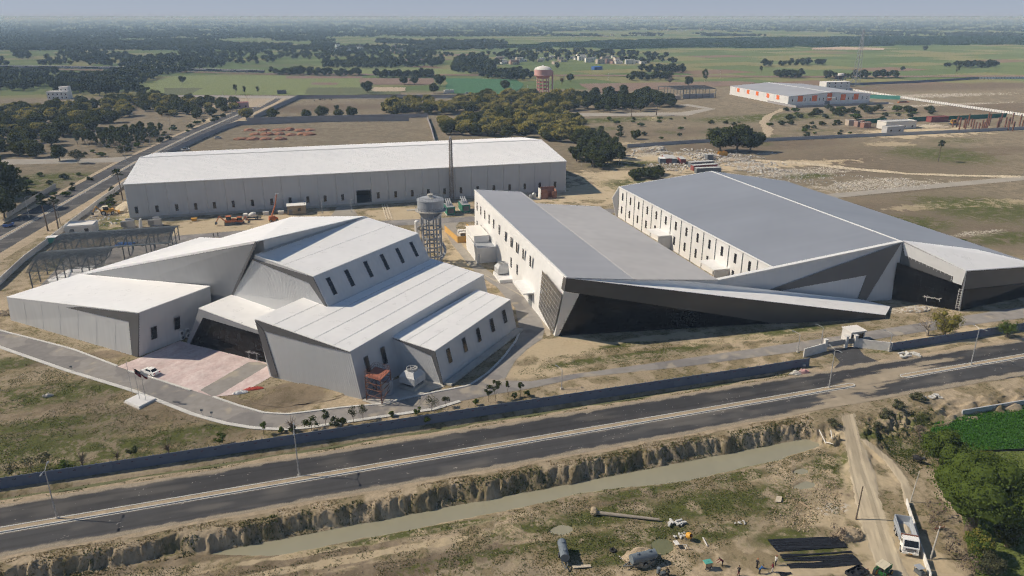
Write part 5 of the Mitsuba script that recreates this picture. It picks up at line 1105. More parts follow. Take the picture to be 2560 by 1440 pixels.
for i, (u, v, h, r) in enumerate(((2335, 1290, 46, 30), (2330, 1330, 40, 24), (2390, 1390, 44, 30), (2420, 1430, 44, 30), (2090, 1345, 34, 22), (2215, 1045, 20, 24), (2195, 1078, 20, 20), (2250, 1020, 18, 26), (2080, 1066, 20, 16), (2290, 1000, 16, 24))):
    p = at(u, v); hh = h * mpp(p); k = thing('dry_bush', 'dry brown brushwood %s' % ('left of the largest tree, upper', 'left of the largest tree, lower', 'right of the low precast wall, upper', 'right of the low precast wall, lower', 'left of the earth heap by the track', 'on the bank right of the track, second', 'on the slope right of the track, nearest the track', 'on the bank below the concrete blocks', 'at the end of the canal left of the track', 'on the bank under the low wall')[i], 'bush')
    c, q, d = crown(850 + i, r * mpp(p), 0, hh, 9, 420, .10, core=.25 if i < 5 else .5); put('twigs', c, 'dry_twig' if i < 5 else 'leaf_grey', k, kind='stuff', to_world=Mx(p))
# grass, weeds and standing crops: stuff
def tufts(name, poly, n, h, w, bsdf, label, cat, seed, blades=3, zfix=None, clump=0.0):
    rnd = np.random.default_rng(seed); P = [p_ for p_ in poly]; pts = np.array(sample(P, n, 0, random.Random(seed), 3))
    if clump:
        g = meshkit.fbm(np.c_[pts * .35, pts[:, :1] * 0], 3, seed); pts = pts[g > clump]
    z = hgt(pts[:, 0], pts[:, 1]) if zfix is None else np.full(len(pts), zfix); base = np.c_[pts, z - .03]
    V, Fc, k = [], [], 0
    for b in range(blades):
        a = rnd.uniform(0, 6.28, len(pts)); l = h * rnd.uniform(.5, 1.4, len(pts)); ww = w * rnd.uniform(.6, 1.4, len(pts)); dx = np.c_[np.cos(a), np.sin(a), a * 0]
        tip = base + dx * (l * .5)[:, None] + np.c_[l * 0, l * 0, l]; sd = np.c_[-np.sin(a), np.cos(a), a * 0] * (ww / 2)[:, None]
        V.append(np.stack([base - sd, base + sd, tip], 1).reshape(-1, 3)); i = np.arange(len(pts)) * 3 + k; Fc.append(np.c_[i, i + 1, i + 2]); k += 3 * len(pts)
    kk = put(name, trimesh.Trimesh(np.vstack(V), np.vstack(Fc), process=False), bsdf); return tag(kk, label, cat, None, 'stuff')
AT = lambda L: [at(u, v) for u, v in L]
tufts('crop_plants', CROP1, 16000, .42, .16, 'crop_green', 'dense dark green crop in the walled field', 'crop', 1, 3, -1.78)
tufts('crop_plants', CROP2, 11000, .22, .14, 'crop_lime', 'low lime green crop beside the largest tree', 'crop', 2, 3, -1.8)
LAWN = AT(((-200, 900), (0, 885), (170, 935), (330, 990), (480, 1045), (640, 1090), (640, 1108), (300, 1150), (0, 1200), (-200, 1230)))
tufts('lawn_grass', LAWN, 9000, .16, .10, 'grass_dry', 'dry straw coloured grass of the left lawn', 'grass', 3, 2, None, .40)
tufts('lawn_grass', LAWN, 26000, .16, .15, 'grass_green', 'green patches of grass on the left lawn', 'grass', 4, 2, None, .49)
tufts('lawn_grass', AT(((1270, 945), (1340, 900), (1500, 870), (1900, 840), (2100, 830), (2100, 838), (1900, 862), (1500, 925), (1330, 950))), 7000, .16, .13, 'grass_green', 'patchy grass before the black glass wedge', 'grass', 5, 2, None, .5)
tufts('ditch_weeds', [rd(x, t) + (0,) for x, t in ((-60, 121.6), (98, 121.6), (104, 122.4), (104, 126.0), (98, 124.3), (-60, 124.3))], 9000, .22, .16, 'grass_green', 'weeds along the ditch under the long wall', 'weeds', 6, 3, None, .45)
tufts('bank_weeds', [rd(x, t) + (0,) for x, t in ((-60, 101.9), (92, 101.9), (92, 105.5), (-60, 105.0))], 9000, .22, .16, 'grass_green', 'weeds on the eroded canal bank', 'weeds', 7, 3, None, .47)
tufts('bank_weeds', [rd(x, t) + (0,) for x, t in ((-60, 101.7), (92, 101.7), (92, 106.5), (-60, 106.5))], 10000, .2, .14, 'grass_dry', 'dry grass on the canal bank and verge', 'weeds', 8, 3, None, .45)
LOW = AT(((-100, 1440), (300, 1420), (640, 1408), (860, 1358), (1280, 1275), (1500, 1222), (1790, 1188), (2050, 1120), (2100, 1150), (2100, 1300), (1900, 1330), (1750, 1390), (1700, 1470), (-100, 1480)))
tufts('field_grass', LOW, 22000, .17, .13, 'grass_green', 'short green grass of the wet ground below the canal', 'grass', 9, 3, None, .47)
tufts('field_grass', LOW, 15000, .15, .12, 'grass_dry', 'dry grass and stubble below the canal', 'grass', 10, 2, None, .45)
tufts('field_grass', AT(((2150, 1050), (2330, 1020), (2340, 1110), (2290, 1200), (2200, 1110))), 4000, .2, .14, 'grass_green', 'grass between the dirt track and the dark green field', 'grass', 11, 3, None, .42)
# ---------------------------------------------------------------- boundary walls
def panel_wall(name, label, pts, h, pan, bsdf, parts=True, marks=False, post=.22, cat='wall', z0=-.3, th=.09):
    """A precast wall of panels between posts; panels the photograph shows singly are parts."""
    k = thing(name, label, cat); ls = LineString([tuple(float(a) for a in p[:2]) for p in pts]); n = max(1, int(round(ls.length / pan))); P_ = MB(); W_ = MB(); first = None
    for i in range(n + 1):
        a = np.array(ls.interpolate(i / n, normalized=True).coords[0]); zz = float(hgt(a[0], a[1])) if parts else 0
        if i: 
            b = prev; m = MB() if parts else W_; m.bar((*(b + (a - b) * .03), (z0 + h + zz) / 2), (*(a - (a - b) * .03), (z0 + h + zz) / 2), th, h - z0)
            if parts:
                pk = put('panel', m, bsdf, k)
                if marks:
                    d = (a - b) / np.linalg.norm(a - b); nn = np.array([d[1], -d[0]]); nn = nn if nn[1] < 0 else -nn; c = (a + b) / 2 + nn * (th / 2 + .004); mm = MB(); rr = random.Random(i)
                    for q in range(3): mm.bar((*(c + d * (-.27 + q * .19)), h * .70 + rr.uniform(-.03, .03)), (*(c + d * (-.12 + q * .19)), h * .70 + rr.uniform(-.03, .03)), .012, .17)
                    put('stencil_mark', mm, 'stencil_red' if i % 2 else 'stencil_dark', pk)
        if post:
            m = MB() if parts else P_; m.box((a[0], a[1], (z0 + h + .04) / 2), (post, post, h - z0 + .04))
            if parts: put('post', m, bsdf, k)
        prev = a
    if not parts:
        put('panel_run', W_, bsdf, k, kind='stuff')
        if post: put('post_run', P_, bsdf if cat == 'wall' else 'steel_grey', k, kind='stuff')
    return k
prin('stencil_red', (.16, .06, .08), .8); prin('stencil_dark', (.05, .035, .06), .8)
prin('white_wall', mottled((.62, .61, .59), .2, .4, 2.0), .85); prin('white_sheet', mottled((.70, .70, .69), .06, .4, 2.0), .6); prin('blue_sheet', mottled((.16, .19, .27), .12, .4, 2.0), .7); prin('field_wall', mottled((.33, .32, .33), .12, .3, 2.0), .85)
wl = lambda x: (x, 124.7 + (x + 55.3) * .02107)
panel_wall('boundary_wall', 'long blue grey precast boundary wall along the main road, left of the gate', [wl(-70), wl(106.1)], 2.05, 2.3, 'wall_panel', True, True)
panel_wall('boundary_wall', 'blue grey precast boundary wall right of the gate', [(130.1, 129.9), (172.2, 131.1), (215, 132.3)], 2.05, 2.3, 'wall_panel', True, True)
st = MB()
for i in range(0, 76, 1): x = -68 + i * 2.3; st.bar((*wl(x), 2.05), (wl(x)[0], wl(x)[1] + .12, 2.55), .04)
kk = put('fence_iron', st, 'dark_steel', 'boundary_wall', kind='stuff')
panel_wall('boundary_wall', 'grey precast wall across the plain behind the rubble yard', [at(1568, 369), at(1700, 360), at(1800, 354), at(1900, 354), at(2050, 347), at(2300, 336), at(2560, 324), at(3000, 304)], 2.1, 2.4, 'wall_panel_pale', False)
panel_wall('sheet_wall', 'white sheet hoarding running from the orange striped warehouse to the right edge', [at(2120, 224), at(2140, 229), at(2284, 251), at(2420, 271), at(2560, 291), at(2800, 322)], 2.3, 2.5, 'white_sheet', False, False, .3, 'hoarding', .25)
panel_wall('sheet_wall', 'blue white striped hoarding on the far right below the railway', [at(2080, 217), at(2110, 214), at(2290, 207), at(2444, 198)], 2.7, 4.0, 'blue_sheet', False, False, .5, 'hoarding')
panel_wall('sheet_wall', 'white hoarding with dark posts at the far right edge', [at(2446, 198), at(2560, 197), at(2800, 194)], 2.7, 4.0, 'white_sheet', False, False, .5, 'hoarding')
for lab, pts, h in (('grey field wall along the right side of the avenue, nearer part', ((420, 388), (500, 350), (560, 324), (595, 313)), 3.0), ('grey field wall along the lane, nearer of two', ((596, 313), (800, 305), (1022, 302)), 3.0), ('grey field wall along the lane, farther of two', ((618, 304), (800, 299), (1071, 293)), 3.0),
                    ('grey field wall along the right side of the avenue, farther part', ((636, 300), (690, 272), (745, 247)), 3.4), ('grey field wall along the dusty road behind the brown plot', ((745, 247), (900, 246), (1100, 246), (1330, 244)), 3.4), ('short grey wall at the right end of the earthwork plot', ((1068, 297), (1078, 325), (1087, 358)), 2.6)):
    panel_wall('field_wall', lab, [at(u, v) for u, v in pts], h, 4.0, 'field_wall', False)
panel_wall('avenue_wall', 'stained white plaster wall along the near side of the avenue', [at(-160, 830), at(0, 712), at(60, 655), at(117, 612), at(187, 556), at(250, 508), at(318, 458)], 2.0, 4.0, 'white_wall', True, False, .3, 'wall', -.3, .2)
panel_wall('field_wall', 'grey plaster wall on the far side of the avenue at the left edge', [at(18, 545), at(80, 506), at(140, 470)], 2.2, 3.0, 'concrete', False)
def low_wall(label, pts, h, pan, bsdf):   # follows the lower ground
    k = thing('precast_wall', label, 'wall'); q = resample(pts, pan + 1)
    for i in range(pan):
        z = (float(hgt(*q[i])) + float(hgt(*q[i + 1]))) / 2; put('panel', MB().bar((*(q[i] * .97 + q[i + 1] * .03), z + h / 2 - .1), (*(q[i] * .03 + q[i + 1] * .97), z + h / 2 - .1), .14, h + .2), bsdf, k)
low_wall('low white precast wall beside the parked tipper truck', [at(2265, 1256), at(2287, 1326), at(2305, 1388), at(2326, 1450)], 1.0, 8, 'white_wall')
k = thing('precast_wall', 'grey concrete wall along the top of the dark green field', 'wall'); a_, b_ = at(2403, 1040, -1.8), at(2640, 1000, -1.8)
for i in range(12): put('panel', MB().bar((*(a_ + (b_ - a_) * i / 12)[:2], -1.2), (*(a_ + (b_ - a_) * (i + .98) / 12)[:2], -1.2), .3, 1.5), 'wall_panel_pale', k)
put('footing', MB().bar((*at(2376, 1040, -1.8)[:2], -1.75), (*a_[:2], -1.75), .5, .5), 'concrete', k)
# gate and guard house
gk = thing('gate', 'white framed sliding gate with pillars at the main road entrance', 'gate'); ga, gb, gc, gd = at(2061, 878), at(2113, 869), at(2136, 867), at(2008, 893)
for p in (ga, gb, gc): put('pillar', MB().box((p[0], p[1], 1.5), (.7, .7, 3.0)).box((p[0], p[1], 3.05), (.95, .95, .12)), 'white_wall', gk)
def leaf_gate(a, b, n):
    m = MB(); d = b - a
    for z in (.35, 1.0, 1.6, 2.2): m.bar(a + d * .05 + (0, 0, z), b - d * .05 + (0, 0, z), .08, .1)
    for i in range(n + 1): q = a + d * (.05 + .9 * i / n); m.bar(q + (0, 0, .3), q + (0, 0, 2.3), .07, .07)
    m.bar(a + d * .05 + (0, .06, 1.6), b - d * .05 + (0, .06, 1.6), .03, 1.1); return m
put('gate_leaf', leaf_gate(ga, gb, 16), 'galvanised', gk); put('wicket', leaf_gate(gb, gc, 6), 'steel_grey', gk)
for a, b, lab in ((gd, ga, 'white plaster wing wall left of the gate'), (gc, at(2228, 877), 'white plaster wing wall right of the gate')):
    one('wing_wall', MB().bar((a[0], a[1], 1.0), (b[0], b[1], 1.0), .25, 2.3), 'white_wall', lab, 'wall')
gh = thing('guard_house', 'small white flat roofed guard house behind the gate', 'guard house'); c = at(2141, 856); 
m = MB()
for sx in (-1, 1): m.box((c[0] + sx * 1.9, c[1] + 1.5, 1.45), (.25, 3.2, 2.9))
m.box((c[0], c[1] + 3.0, 1.45), (3.8, .25, 2.9)).box((c[0], c[1] - .05, .5), (3.8, .2, 1.0)).box((c[0], c[1] - .05, 2.65), (3.8, .2, .5)).box((c[0], c[1] - .05, 1.6), (.5, .2, 1.4))
put('wall', m, 'white_wall', gh); put('roof', MB().box((c[0], c[1] + 1.4, 3.0), (4.4, 3.8, .2)), 'house_white', gh); put('window', MB().box((c[0], c[1] + .1, 1.6), (3.6, .03, 1.4)), 'window_glass', gh)
# ---------------------------------------------------------------- lamps and poles
def lamp(u, v, top, label, arms=2, group='street lamps along the main road', rot=0.0, h=None):
    p = at(u, v); h = h or 9.0; k = thing('street_lamp', label, 'street lamp', group); x, y = p[0], p[1]
    put('pole', MB().tube((x, y, -.1), (x, y, h), .13, .07, 8), 'galvanised', k); put('base', MB().box((x, y, .12), (.5, .5, .35)), 'concrete', k)
    for s in ((1, -1) if arms == 2 else (1,)):
        a = rot + (0 if s > 0 else math.pi); d = np.array([math.cos(a), math.sin(a), 0]); e = p * [1, 1, 0] + d * 1.5 + (0, 0, h + .35)
        put('arm', MB().path([(x, y, h - .05), tuple(p * [1, 1, 0] + d * .5 + (0, 0, h + .2)), tuple(e)], .045, 6), 'galvanised', k)
        put('lamp_head', MB().bar(e - d * .1, e + d * .6, .26, .12), 'steel_grey', k)
for u, v, w in ((143, 1297, 'leftmost on the median, near the left edge'), (748, 1190, 'second from the left on the median, below the curved drive'), (2072, 970, 'on the median just left of the dirt crossing'), (2427, 912, 'on the median right of the dirt crossing')): lamp(u, v, None, 'twin armed grey street lamp ' + w, rot=math.pi / 2)
for u, v, w in ((73, 543, 'at the left edge'), (376, 366, 'beyond the side road'), (315, 402, 'at the side road mouth'), (570, 268, 'near the far end of the avenue')): lamp(u, v, None, 'slim street lamp across the avenue, ' + w, 1, 'street lamps along the avenue', 0.2, 8.0)
for u, v, w in ((806, 533, 'left of the open bay'), (879, 530, 'right of the open bay')): lamp(u, v, None, 'white campus lamp before the long warehouse, ' + w, 1, 'campus lamps', -1.2, 5.0)
for u, v, w in ((2052, 862, 'by the left gate pillar'), (2222, 878, 'at the end of the right wing wall'), (1994, 880, 'inside the wall left of the gate'), (1404, 972, 'inside the wall below the wedge front')): lamp(u, v, None, 'thin campus lamp post ' + w, 1, 'thin lamp posts inside the wall', 2.0, 4.5)
def util(u, v, h, label, r=.14, bsdf='concrete', arm=True, lean=(0, 0)):
    p = at(u, v); k = thing('utility_pole', label, 'utility pole'); t = p + (lean[0], lean[1], h)
    put('pole', MB().tube(p - (0, 0, .3), t, r, r * .7, 7), bsdf, k)
    if arm: put('crossarm', MB().bar(t + (-.9, 0, -.4), t + (.9, 0, -.4), .1).tube(t + (-.8, 0, -.4), t + (-.8, 0, -.1), .06, n=6).tube(t + (.8, 0, -.4), t + (.8, 0, -.1), .06, n=6).tube(t, t + (0, 0, .25), .06, n=6), 'rust_steel', k)
util(2140, 1298, 6.2, 'dark utility pole standing beside the dirt track', .13, 'bark', False, (.3, .2)); util(2276, 1254, 6.0, 'thin concrete pole at the upper end of the low precast wall', .1, 'concrete', False, (.5, 0)); util(2326, 1397, 5.8, 'pale concrete pole with crossarm behind the tipper truck', .14, 'concrete', True, (.6, .2))
for u, v, w in ((146, 562, 'left of the pair beside the avenue'), (151, 560, 'right of the pair beside the avenue')): util(u, v, 7.5, 'dark steel pole, ' + w, .14, 'dark_steel', False)
for i, (u, v) in enumerate(((577, 312), (583, 309), (620, 268), (427, 330), (245, 365), (1280, 235), (1318, 237), (560, 258), (1520, 200), (1590, 196), (1800, 196))): util(u, v, 10, ['pole left of a pair on the avenue verge', 'pole right of a pair on the avenue verge', 'pole beside the small pink building', 'pole in the left thicket, right one', 'pole in the left thicket, left one', 'pole before the deep green field', 'pole left of the pink water tower', 'pole on the dusty ground beside the left grove', 'pole in the far fields left of the railway bush', 'pole in the far fields, middle', 'pole in the far fields, right one'][i], .16, 'concrete')
# ---------------------------------------------------------------- towers and tanks
c = at(1082, 657); wt = thing('water_tower', 'grey concrete overhead water tank on a ring of braced columns', 'water tower'); tx, ty = c[0], c[1]
for i in range(8):
    a = math.pi / 8 + i * math.pi / 4; put('column', MB().box((tx + 3.1 * math.cos(a), ty + 3.1 * math.sin(a), 7.8), (.42, .42, 16.2), a), 'tank_grey', wt)
for z in (2.8, 5.8, 8.8, 11.8, 15.4):
    m = MB()
    for i in range(8):
        a0, a1 = math.pi / 8 + i * math.pi / 4, math.pi / 8 + (i + 1) * math.pi / 4; m.bar((tx + 3.1 * math.cos(a0), ty + 3.1 * math.sin(a0), z), (tx + 3.1 * math.cos(a1), ty + 3.1 * math.sin(a1), z), .3, .5)
    put('ring_beam', m, 'tank_grey', wt)
put('bowl', MB().lathe([(3.0, 15.6), (3.3, 15.7), (3.9, 17.6), (0, 17.6)], (tx, ty, 0), 32), 'tank_grey', wt)
put('gallery', MB().lathe([(3.9, 17.5), (5.0, 17.6), (5.0, 17.8), (4.0, 17.8)], (tx, ty, 0), 32).bar((tx - 5, ty + .5, 17.9), (tx - 7.5, ty + .5, 17.9), 1.2, .12), 'concrete', wt)
put('tank', MB().lathe([(4.15, 17.75), (4.2, 20.9), (4.35, 20.95), (4.35, 21.1), (3.0, 21.6), (0, 21.95)], (tx, ty, 0), 40), 'tank_grey', wt, smooth=25)
put('vent', MB().lathe([(.75, 21.7), (.75, 22.4), (.95, 22.45), (.95, 22.7), (0, 22.8)], (tx, ty, 0), 16).box((tx + .3, ty - 1.9, 21.75), (1.2, .8, .2)), 'concrete', wt)
m = MB()
for r, z0 in ((4.25, 21.1), (4.9, 17.8)):
    for i in range(24):
        a0, a1 = i * math.pi / 12, (i + 1) * math.pi / 12; p, q = np.array([tx + r * math.cos(a0), ty + r * math.sin(a0), z0]), np.array([tx + r * math.cos(a1), ty + r * math.sin(a1), z0])
        m.bar(p, p + (0, 0, 1.0), .05); m.bar(p + (0, 0, 1), q + (0, 0, 1), .05)
put('railing', m, 'dark_steel', wt); m = MB()
for f in range(5):
    for i in range(7):
        t = (f * 7 + i) / 35; a = -1.9 + (f * 7 + i) * .21; p = np.array([tx + 4.1 * math.cos(a), ty + 4.1 * math.sin(a), t * 17.3 + .2]); a2 = a + .21; q = np.array([tx + 4.1 * math.cos(a2), ty + 4.1 * math.sin(a2), t * 17.3 + .7]); m.bar(p, q, .9, .16); m.bar(p + (0, 0, 1), q + (0, 0, 1), .06)
put('stair', m, 'tank_grey', wt)
c = at(1130, 500); mk = thing('exhaust_mast', 'tall brown lattice mast carrying four exhaust pipes behind the green generators', 'mast'); x, y = c[0], c[1]; H_ = 26.5
for i, (dx, dy) in enumerate(((-.75, -.75), (.75, -.75), (.75, .75), (-.75, .75))): put('leg', MB().bar((x + dx * 1.1, y + dy * 1.1, 0), (x + dx * .7, y + dy * .7, H_), .13), 'mast_steel', mk)
m = MB()
for s in range(18):
    z0, z1 = H_ * s / 18, H_ * (s + 1) / 18; k0, k1 = 1.1 - .4 * s / 18, 1.1 - .4 * (s + 1) / 18
    for i in range(4):
        q = ((-.75, -.75), (.75, -.75), (.75, .75), (-.75, .75)); a, b = q[i], q[(i + 1) % 4]
        m.bar((x + a[0] * k0, y + a[1] * k0, z0), (x + b[0] * k1, y + b[1] * k1, z1), .07); m.bar((x + b[0] * k0, y + b[1] * k0, z0), (x + a[0] * k1, y + a[1] * k1, z1), .07); m.bar((x + a[0] * k1, y + a[1] * k1, z1), (x + b[0] * k1, y + b[1] * k1, z1), .07)
put('lattice', m, 'mast_steel', mk)
for dx, dy in ((-.28, -.2), (.28, -.2), (-.28, .25), (.28, .25)): put('exhaust_pipe', MB().tube((x + dx, y + dy, .5), (x + dx, y + dy, H_ + .9), .16, n=8), 'galvanised', mk)
for i, (u, v, w) in enumerate(((1128, 539, 'left'), (1166, 533, 'right'))):
    p = at(u, v); k = thing('generator', '%s of two green container generators with silver exhaust ducts on top' % w, 'generator', 'green generators by the mast'); x, y = p[0], p[1] + 4
    put('enclosure', MB().box((x, y, 1.75), (3.3, 8.0, 3.2)), 'genset_green', k); put('base', MB().box((x, y, .1), (3.6, 8.4, .3)), 'concrete', k); put('roof_plate', MB().box((x, y, 3.4), (3.1, 7.6, .12)), 'galvanised', k)
    for s in (-.8, .0, .8): put('duct', MB().path([(x + s, y - 1, 3.4), (x + s, y - .6, 4.3), (x + s, y + 2.4, 4.8), (x + s, y + 3, 5.4)], .28, 8), 'galvanised', k)
    put('louvre', MB().box((x, y - 4.03, 1.9), (2.4, .08, 2.0)), 'window_frame', k)
p = at(1044, 600); one('storage_tank', MB().lathe([(0, 0), (.85, 0), (.85, 6.8), (.6, 7.15), (0, 7.3)], (p[0], p[1], 0), 20), 'white_paint', 'white upright cylindrical tank beside the grey water tower', 'tank')
def cooling(u, v, s, label, rot=0.0):
    p = at(u, v); k = thing('cooling_tower', label, 'cooling tower'); M = Mx(p, rot, s)
    put('basin', MB().box((0, 0, .45), (4.6, 4.6, .9)), 'concrete', k, to_world=M); m = MB()
    for x in (-1.8, 1.8):
        for y in (-1.8, 1.8): m.box((x, y, 1.2), (.3, .3, .8))
    put('leg', m, 'galvanised', k, to_world=M); put('intake', MB().box((0, 0, 1.2), (3.3, 3.3, .7)), 'window_frame', k, to_world=M)
    put('casing', MB().loft([(-2.1, -2.1, 1.5), (2.1, -2.1, 1.5), (2.1, 2.1, 1.5), (-2.1, 2.1, 1.5)], [(-2.1, -2.1, 3.1), (2.1, -2.1, 3.1), (2.1, 2.1, 3.1), (-2.1, 2.1, 3.1)]).loft([(-2.1, -2.1, 3.1), (2.1, -2.1, 3.1), (2.1, 2.1, 3.1), (-2.1, 2.1, 3.1)], [(-1.3, -1.3, 4.2), (1.3, -1.3, 4.2), (1.3, 1.3, 4.2), (-1.3, 1.3, 4.2)]), 'white_cladding', k, to_world=M)
    put('fan_ring', MB().lathe([(1.25, 4.1), (1.3, 4.75), (1.12, 4.75), (1.1, 4.1)], n=24), 'galvanised', k, to_world=M); put('fan_well', MB().lathe([(0, 4.3), (1.1, 4.3)], n=20), 'window_frame', k, to_world=M)
    m = MB().tube((0, 0, 4.3), (0, 0, 4.7), .25, n=10)
    for i in range(6): a = i * math.pi / 3; m.bar((0, 0, 4.5), (1.05 * math.cos(a), 1.05 * math.sin(a), 4.55), .25, .04)
    put('fan', m, 'galvanised', k, to_world=M); m = MB()
    for i in range(9):
        t = -1.9 + i * .475
        for sg in (-1, 1): m.bar((t, 2.12 * sg, 1.5), (t, 2.12 * sg, 3.1), .06); m.bar((2.12 * sg, t, 1.5), (2.12 * sg, t, 3.1), .06)
    put('casing_rib', m, 'white_cladding', k, kind='stuff', to_world=M)
cooling(1032, 966, .95, 'white faceted cooling tower with round fan in the corner of the faceted hall', RA)
cooling(1256, 690, .95, 'grey cooling tower unit on a white plinth beside the wedge hall', 0.05)
p = at(1258, 694); one('plinth', MB().box((p[0], p[1] - .6, .5), (4.6, 8.5, 1.0)), 'white_paint', 'white plinth under the grey cooling tower unit', 'plinth')
a, b, c_ = at(917, 1001), at(955, 1012), at(979, 986); d_ = a + c_ - b; k = thing('service_platform', 'red steel platform with railing in front of the faceted hall', 'platform'); zt = 5.6
for p in (a, b, c_, d_): put('leg', MB().bar(p, p + (0, 0, zt), .2), 'rust_steel', k)
q = [a, b, c_, d_]; m = MB(); r_ = MB()
for i in range(4):
    p, s = q[i], q[(i + 1) % 4]
    for z in (1.4, 2.9, 4.3): m.bar(p + (0, 0, z), s + (0, 0, z), .12)
    m.bar(p + (0, 0, .2), s + (0, 0, 2.8), .09); m.bar(s + (0, 0, 2.9), p + (0, 0, 5.3), .09)
    for t in np.linspace(0, 1, 7): w = p + (s - p) * t; r_.bar(w + (0, 0, zt), w + (0, 0, zt + 1.1), .05)
    for z in (.55, 1.1): r_.bar(p + (0, 0, zt + z), s + (0, 0, zt + z), .05)
put('bracing', m, 'rust_steel', k); put('railing', r_, 'rust_steel', k); put('deck', MB().slab([p + (0, 0, zt - .08) for p in q], .12), 'red_plate', k)
p = at(968, 984); one('water_tank', MB().lathe([(0, 0), (1.35, 0), (1.35, 3.2), (1.2, 3.4), (0, 3.5)], (p[0], p[1], 0), 20), 'tank_grey', 'grey round tank in the shade behind the red platform', 'tank')
one('service_slab', MB().slab([at(905, 1002, .02), at(955, 1016, .02), at(1112, 966, .02), at(1040, 930, .02), at(960, 960, .02)], .08), 'concrete', 'pale concrete slab under the platform and cooling tower', 'slab')
# ---------------------------------------------------------------- sheds beside the wedge hall
k = thing('pump_shed', 'low white box shed with open grey top beside the wedge hall', 'shed'); x0, y0 = at(1193, 659)[:2]; 
put('wall', MB().box((x0 + 3.6, y0 + .15, 2.6), (7.2, .3, 5.2)).box((x0 + .15, y0 + 8, 2.6), (.3, 16, 5.2)).box((x0 + 7.05, y0 + 8, 2.6), (.3, 16, 5.2)).box((x0 + 3.6, y0 + 15.9, 2.6), (7.2, .3, 5.2)), 'white_paint', k)
put('rear_roof', MB().box((x0 + 3.6, y0 + 12.2, 5.0), (6.8, 7.4, .2)), 'concrete', k); put('top', MB().box((x0 + 3.6, y0 + 4.4, 4.6), (6.8, 8.2, .2)), 'tank_grey', k)
for dx in (.5, .9): put('pipe', MB().tube((x0 + dx, y0 - .2, 0), (x0 + dx, y0 - .2, 3.2), .12, n=8), 'white_paint', k)
k = thing('lean_to', 'tall white lean-to against the left wall of the wedge hall', 'shed'); x1, y1 = 55.9, at(1245, 640)[1] + 2
put('wall', MB().box((x1 - 2.6, y1 + 6, 3.4), (5.0, 13, 7.0)), 'white_paint', k); put('roof', MB().box((x1 - 2.6, y1 + 6, 7.0), (5.2, 13.2, .2)), 'house_white', k)
p = at(1169, 605); k = thing('fenced_yard', 'ochre board enclosure round air conditioning units', 'enclosure'); X, Y = p[0], p[1]
for a, b in (((X - 3.6, Y), (X + 5.2, Y)), ((X - 3.6, Y), (X - 5.2, Y + 16)), ((X + 5.2, Y), (X + 3.2, Y + 16))): put('board_wall', MB().bar((*a, 1.1), (*b, 1.1), .12, 2.3), 'ochre_board', k)
for i in range(4):
    u_ = thing('air_conditioner', 'white outdoor unit inside the ochre enclosure, %s' % ('left front', 'right front', 'left back', 'right back')[i], 'air conditioner', 'units inside the ochre enclosure'); q = (X - .8 + 2.2 * (i % 2), Y + 5 + 3.2 * (i // 2), 1.3)
    put('casing', MB().box(q, (1.9, 1.6, 2.0)), 'house_white', u_); put('fan_grille', MB().box((q[0], q[1] - .83, q[2]), (1.6, .06, 1.5)), 'window_frame', u_)
k = thing('barrier_rack', 'stack of white steel barriers on the sandy apron', 'barriers'); p = at(1296, 706); m = MB()
for i in range(6):
    for z in (.1, .6, 1.0): m.bar((p[0] - 1.4 + i * .5, p[1] - 1.5, z), (p[0] - 1.4 + i * .5, p[1] + 1.8, z), .05)
    m.bar((p[0] - 1.4 + i * .5, p[1] - 1.5, 0), (p[0] - 1.4 + i * .5, p[1] - 1.5, 1.1), .05)
put('frame', m, 'galvanised', k)
# ---------------------------------------------------------------- unfinished steel frame left of the faceted hall
k = thing('unfinished_steelwork', 'unfinished grey steel building frame of columns, rafters and purlins', 'building frame'); zf = 5.2
f0_ = at(73, 682, zf); f1_ = at(161, 586, zf); f2_ = at(444, 566, zf); fx0, fy0 = f0_[0], f0_[1]; fy1 = (f1_[1] + f2_[1]) / 2; fx1 = f2_[0]; fxm = at(236, 672, zf)[0] + 1.5; fym = fy0 + (fy1 - fy0) * .38
nxb, nyb = 5, 6; colm = [fx0 + (fx1 - fx0) * i / nxb for i in range(nxb + 1)]; rowm = [fy0 + (fy1 - fy0) * j / nyb for j in range(nyb + 1)]
inside = lambda x, y: y >= fym - .5 or x <= fxm + 1.0
ridge = lambda y: zf + 1.7 * abs(math.sin((y - fy0) / (fy1 - fy0) * math.pi * 2))
for x in colm:
    for y in rowm:
        if inside(x, y): put('column', MB().bar((x, y, 0), (x, y, ridge(y)), .28), 'dark_steel', k)
for x in colm:
    ys = [y for y in np.linspace(fy0, fy1, 25) if inside(x, y)]
    put('rafter', MB().path([(x, y, ridge(y)) for y in ys], .2, 4), 'dark_steel', k)
for y in np.linspace(fy0, fy1, 62):
    xe = fx1 if inside(fx1, y) else fxm; xe += .8
    put('purlin', MB().bar((fx0 - .8, y, ridge(y) + .25), (xe, y, ridge(y) + .25), .15, .22), 'dark_steel', k)
m = MB()
for z in (1.6, 3.0, 4.2): m.bar((fx1 + .3, fym, z), (fx1 + .3, fy1, z), .12); m.bar((fx0, fy0, z), (fxm, fy0, z), .1); m.bar((fx0, fy0, z), (fx0, fy1, z), .1)
put('side_rail', m, 'dark_steel', k)
one('floor_slab', MB().slab([(fx0 + 1, fy0 + 1, .0), (fxm, fy0 + 1, .0), (fxm, fym, .0), (fx1, fym, .0), (fx1, fy1, .0), (fx0 + 1, fy1, .0)], .06), 'drive_concrete', 'concrete floor inside the unfinished steel frame', 'floor')
one('white_sheets', MB().slab([at(118, 700, .1), at(175, 672, .1), at(240, 662, .1), at(215, 690, .1), at(130, 712, .1)], .05), 'white_sheet', 'white sheeting spread under the front of the steel frame', 'sheeting')
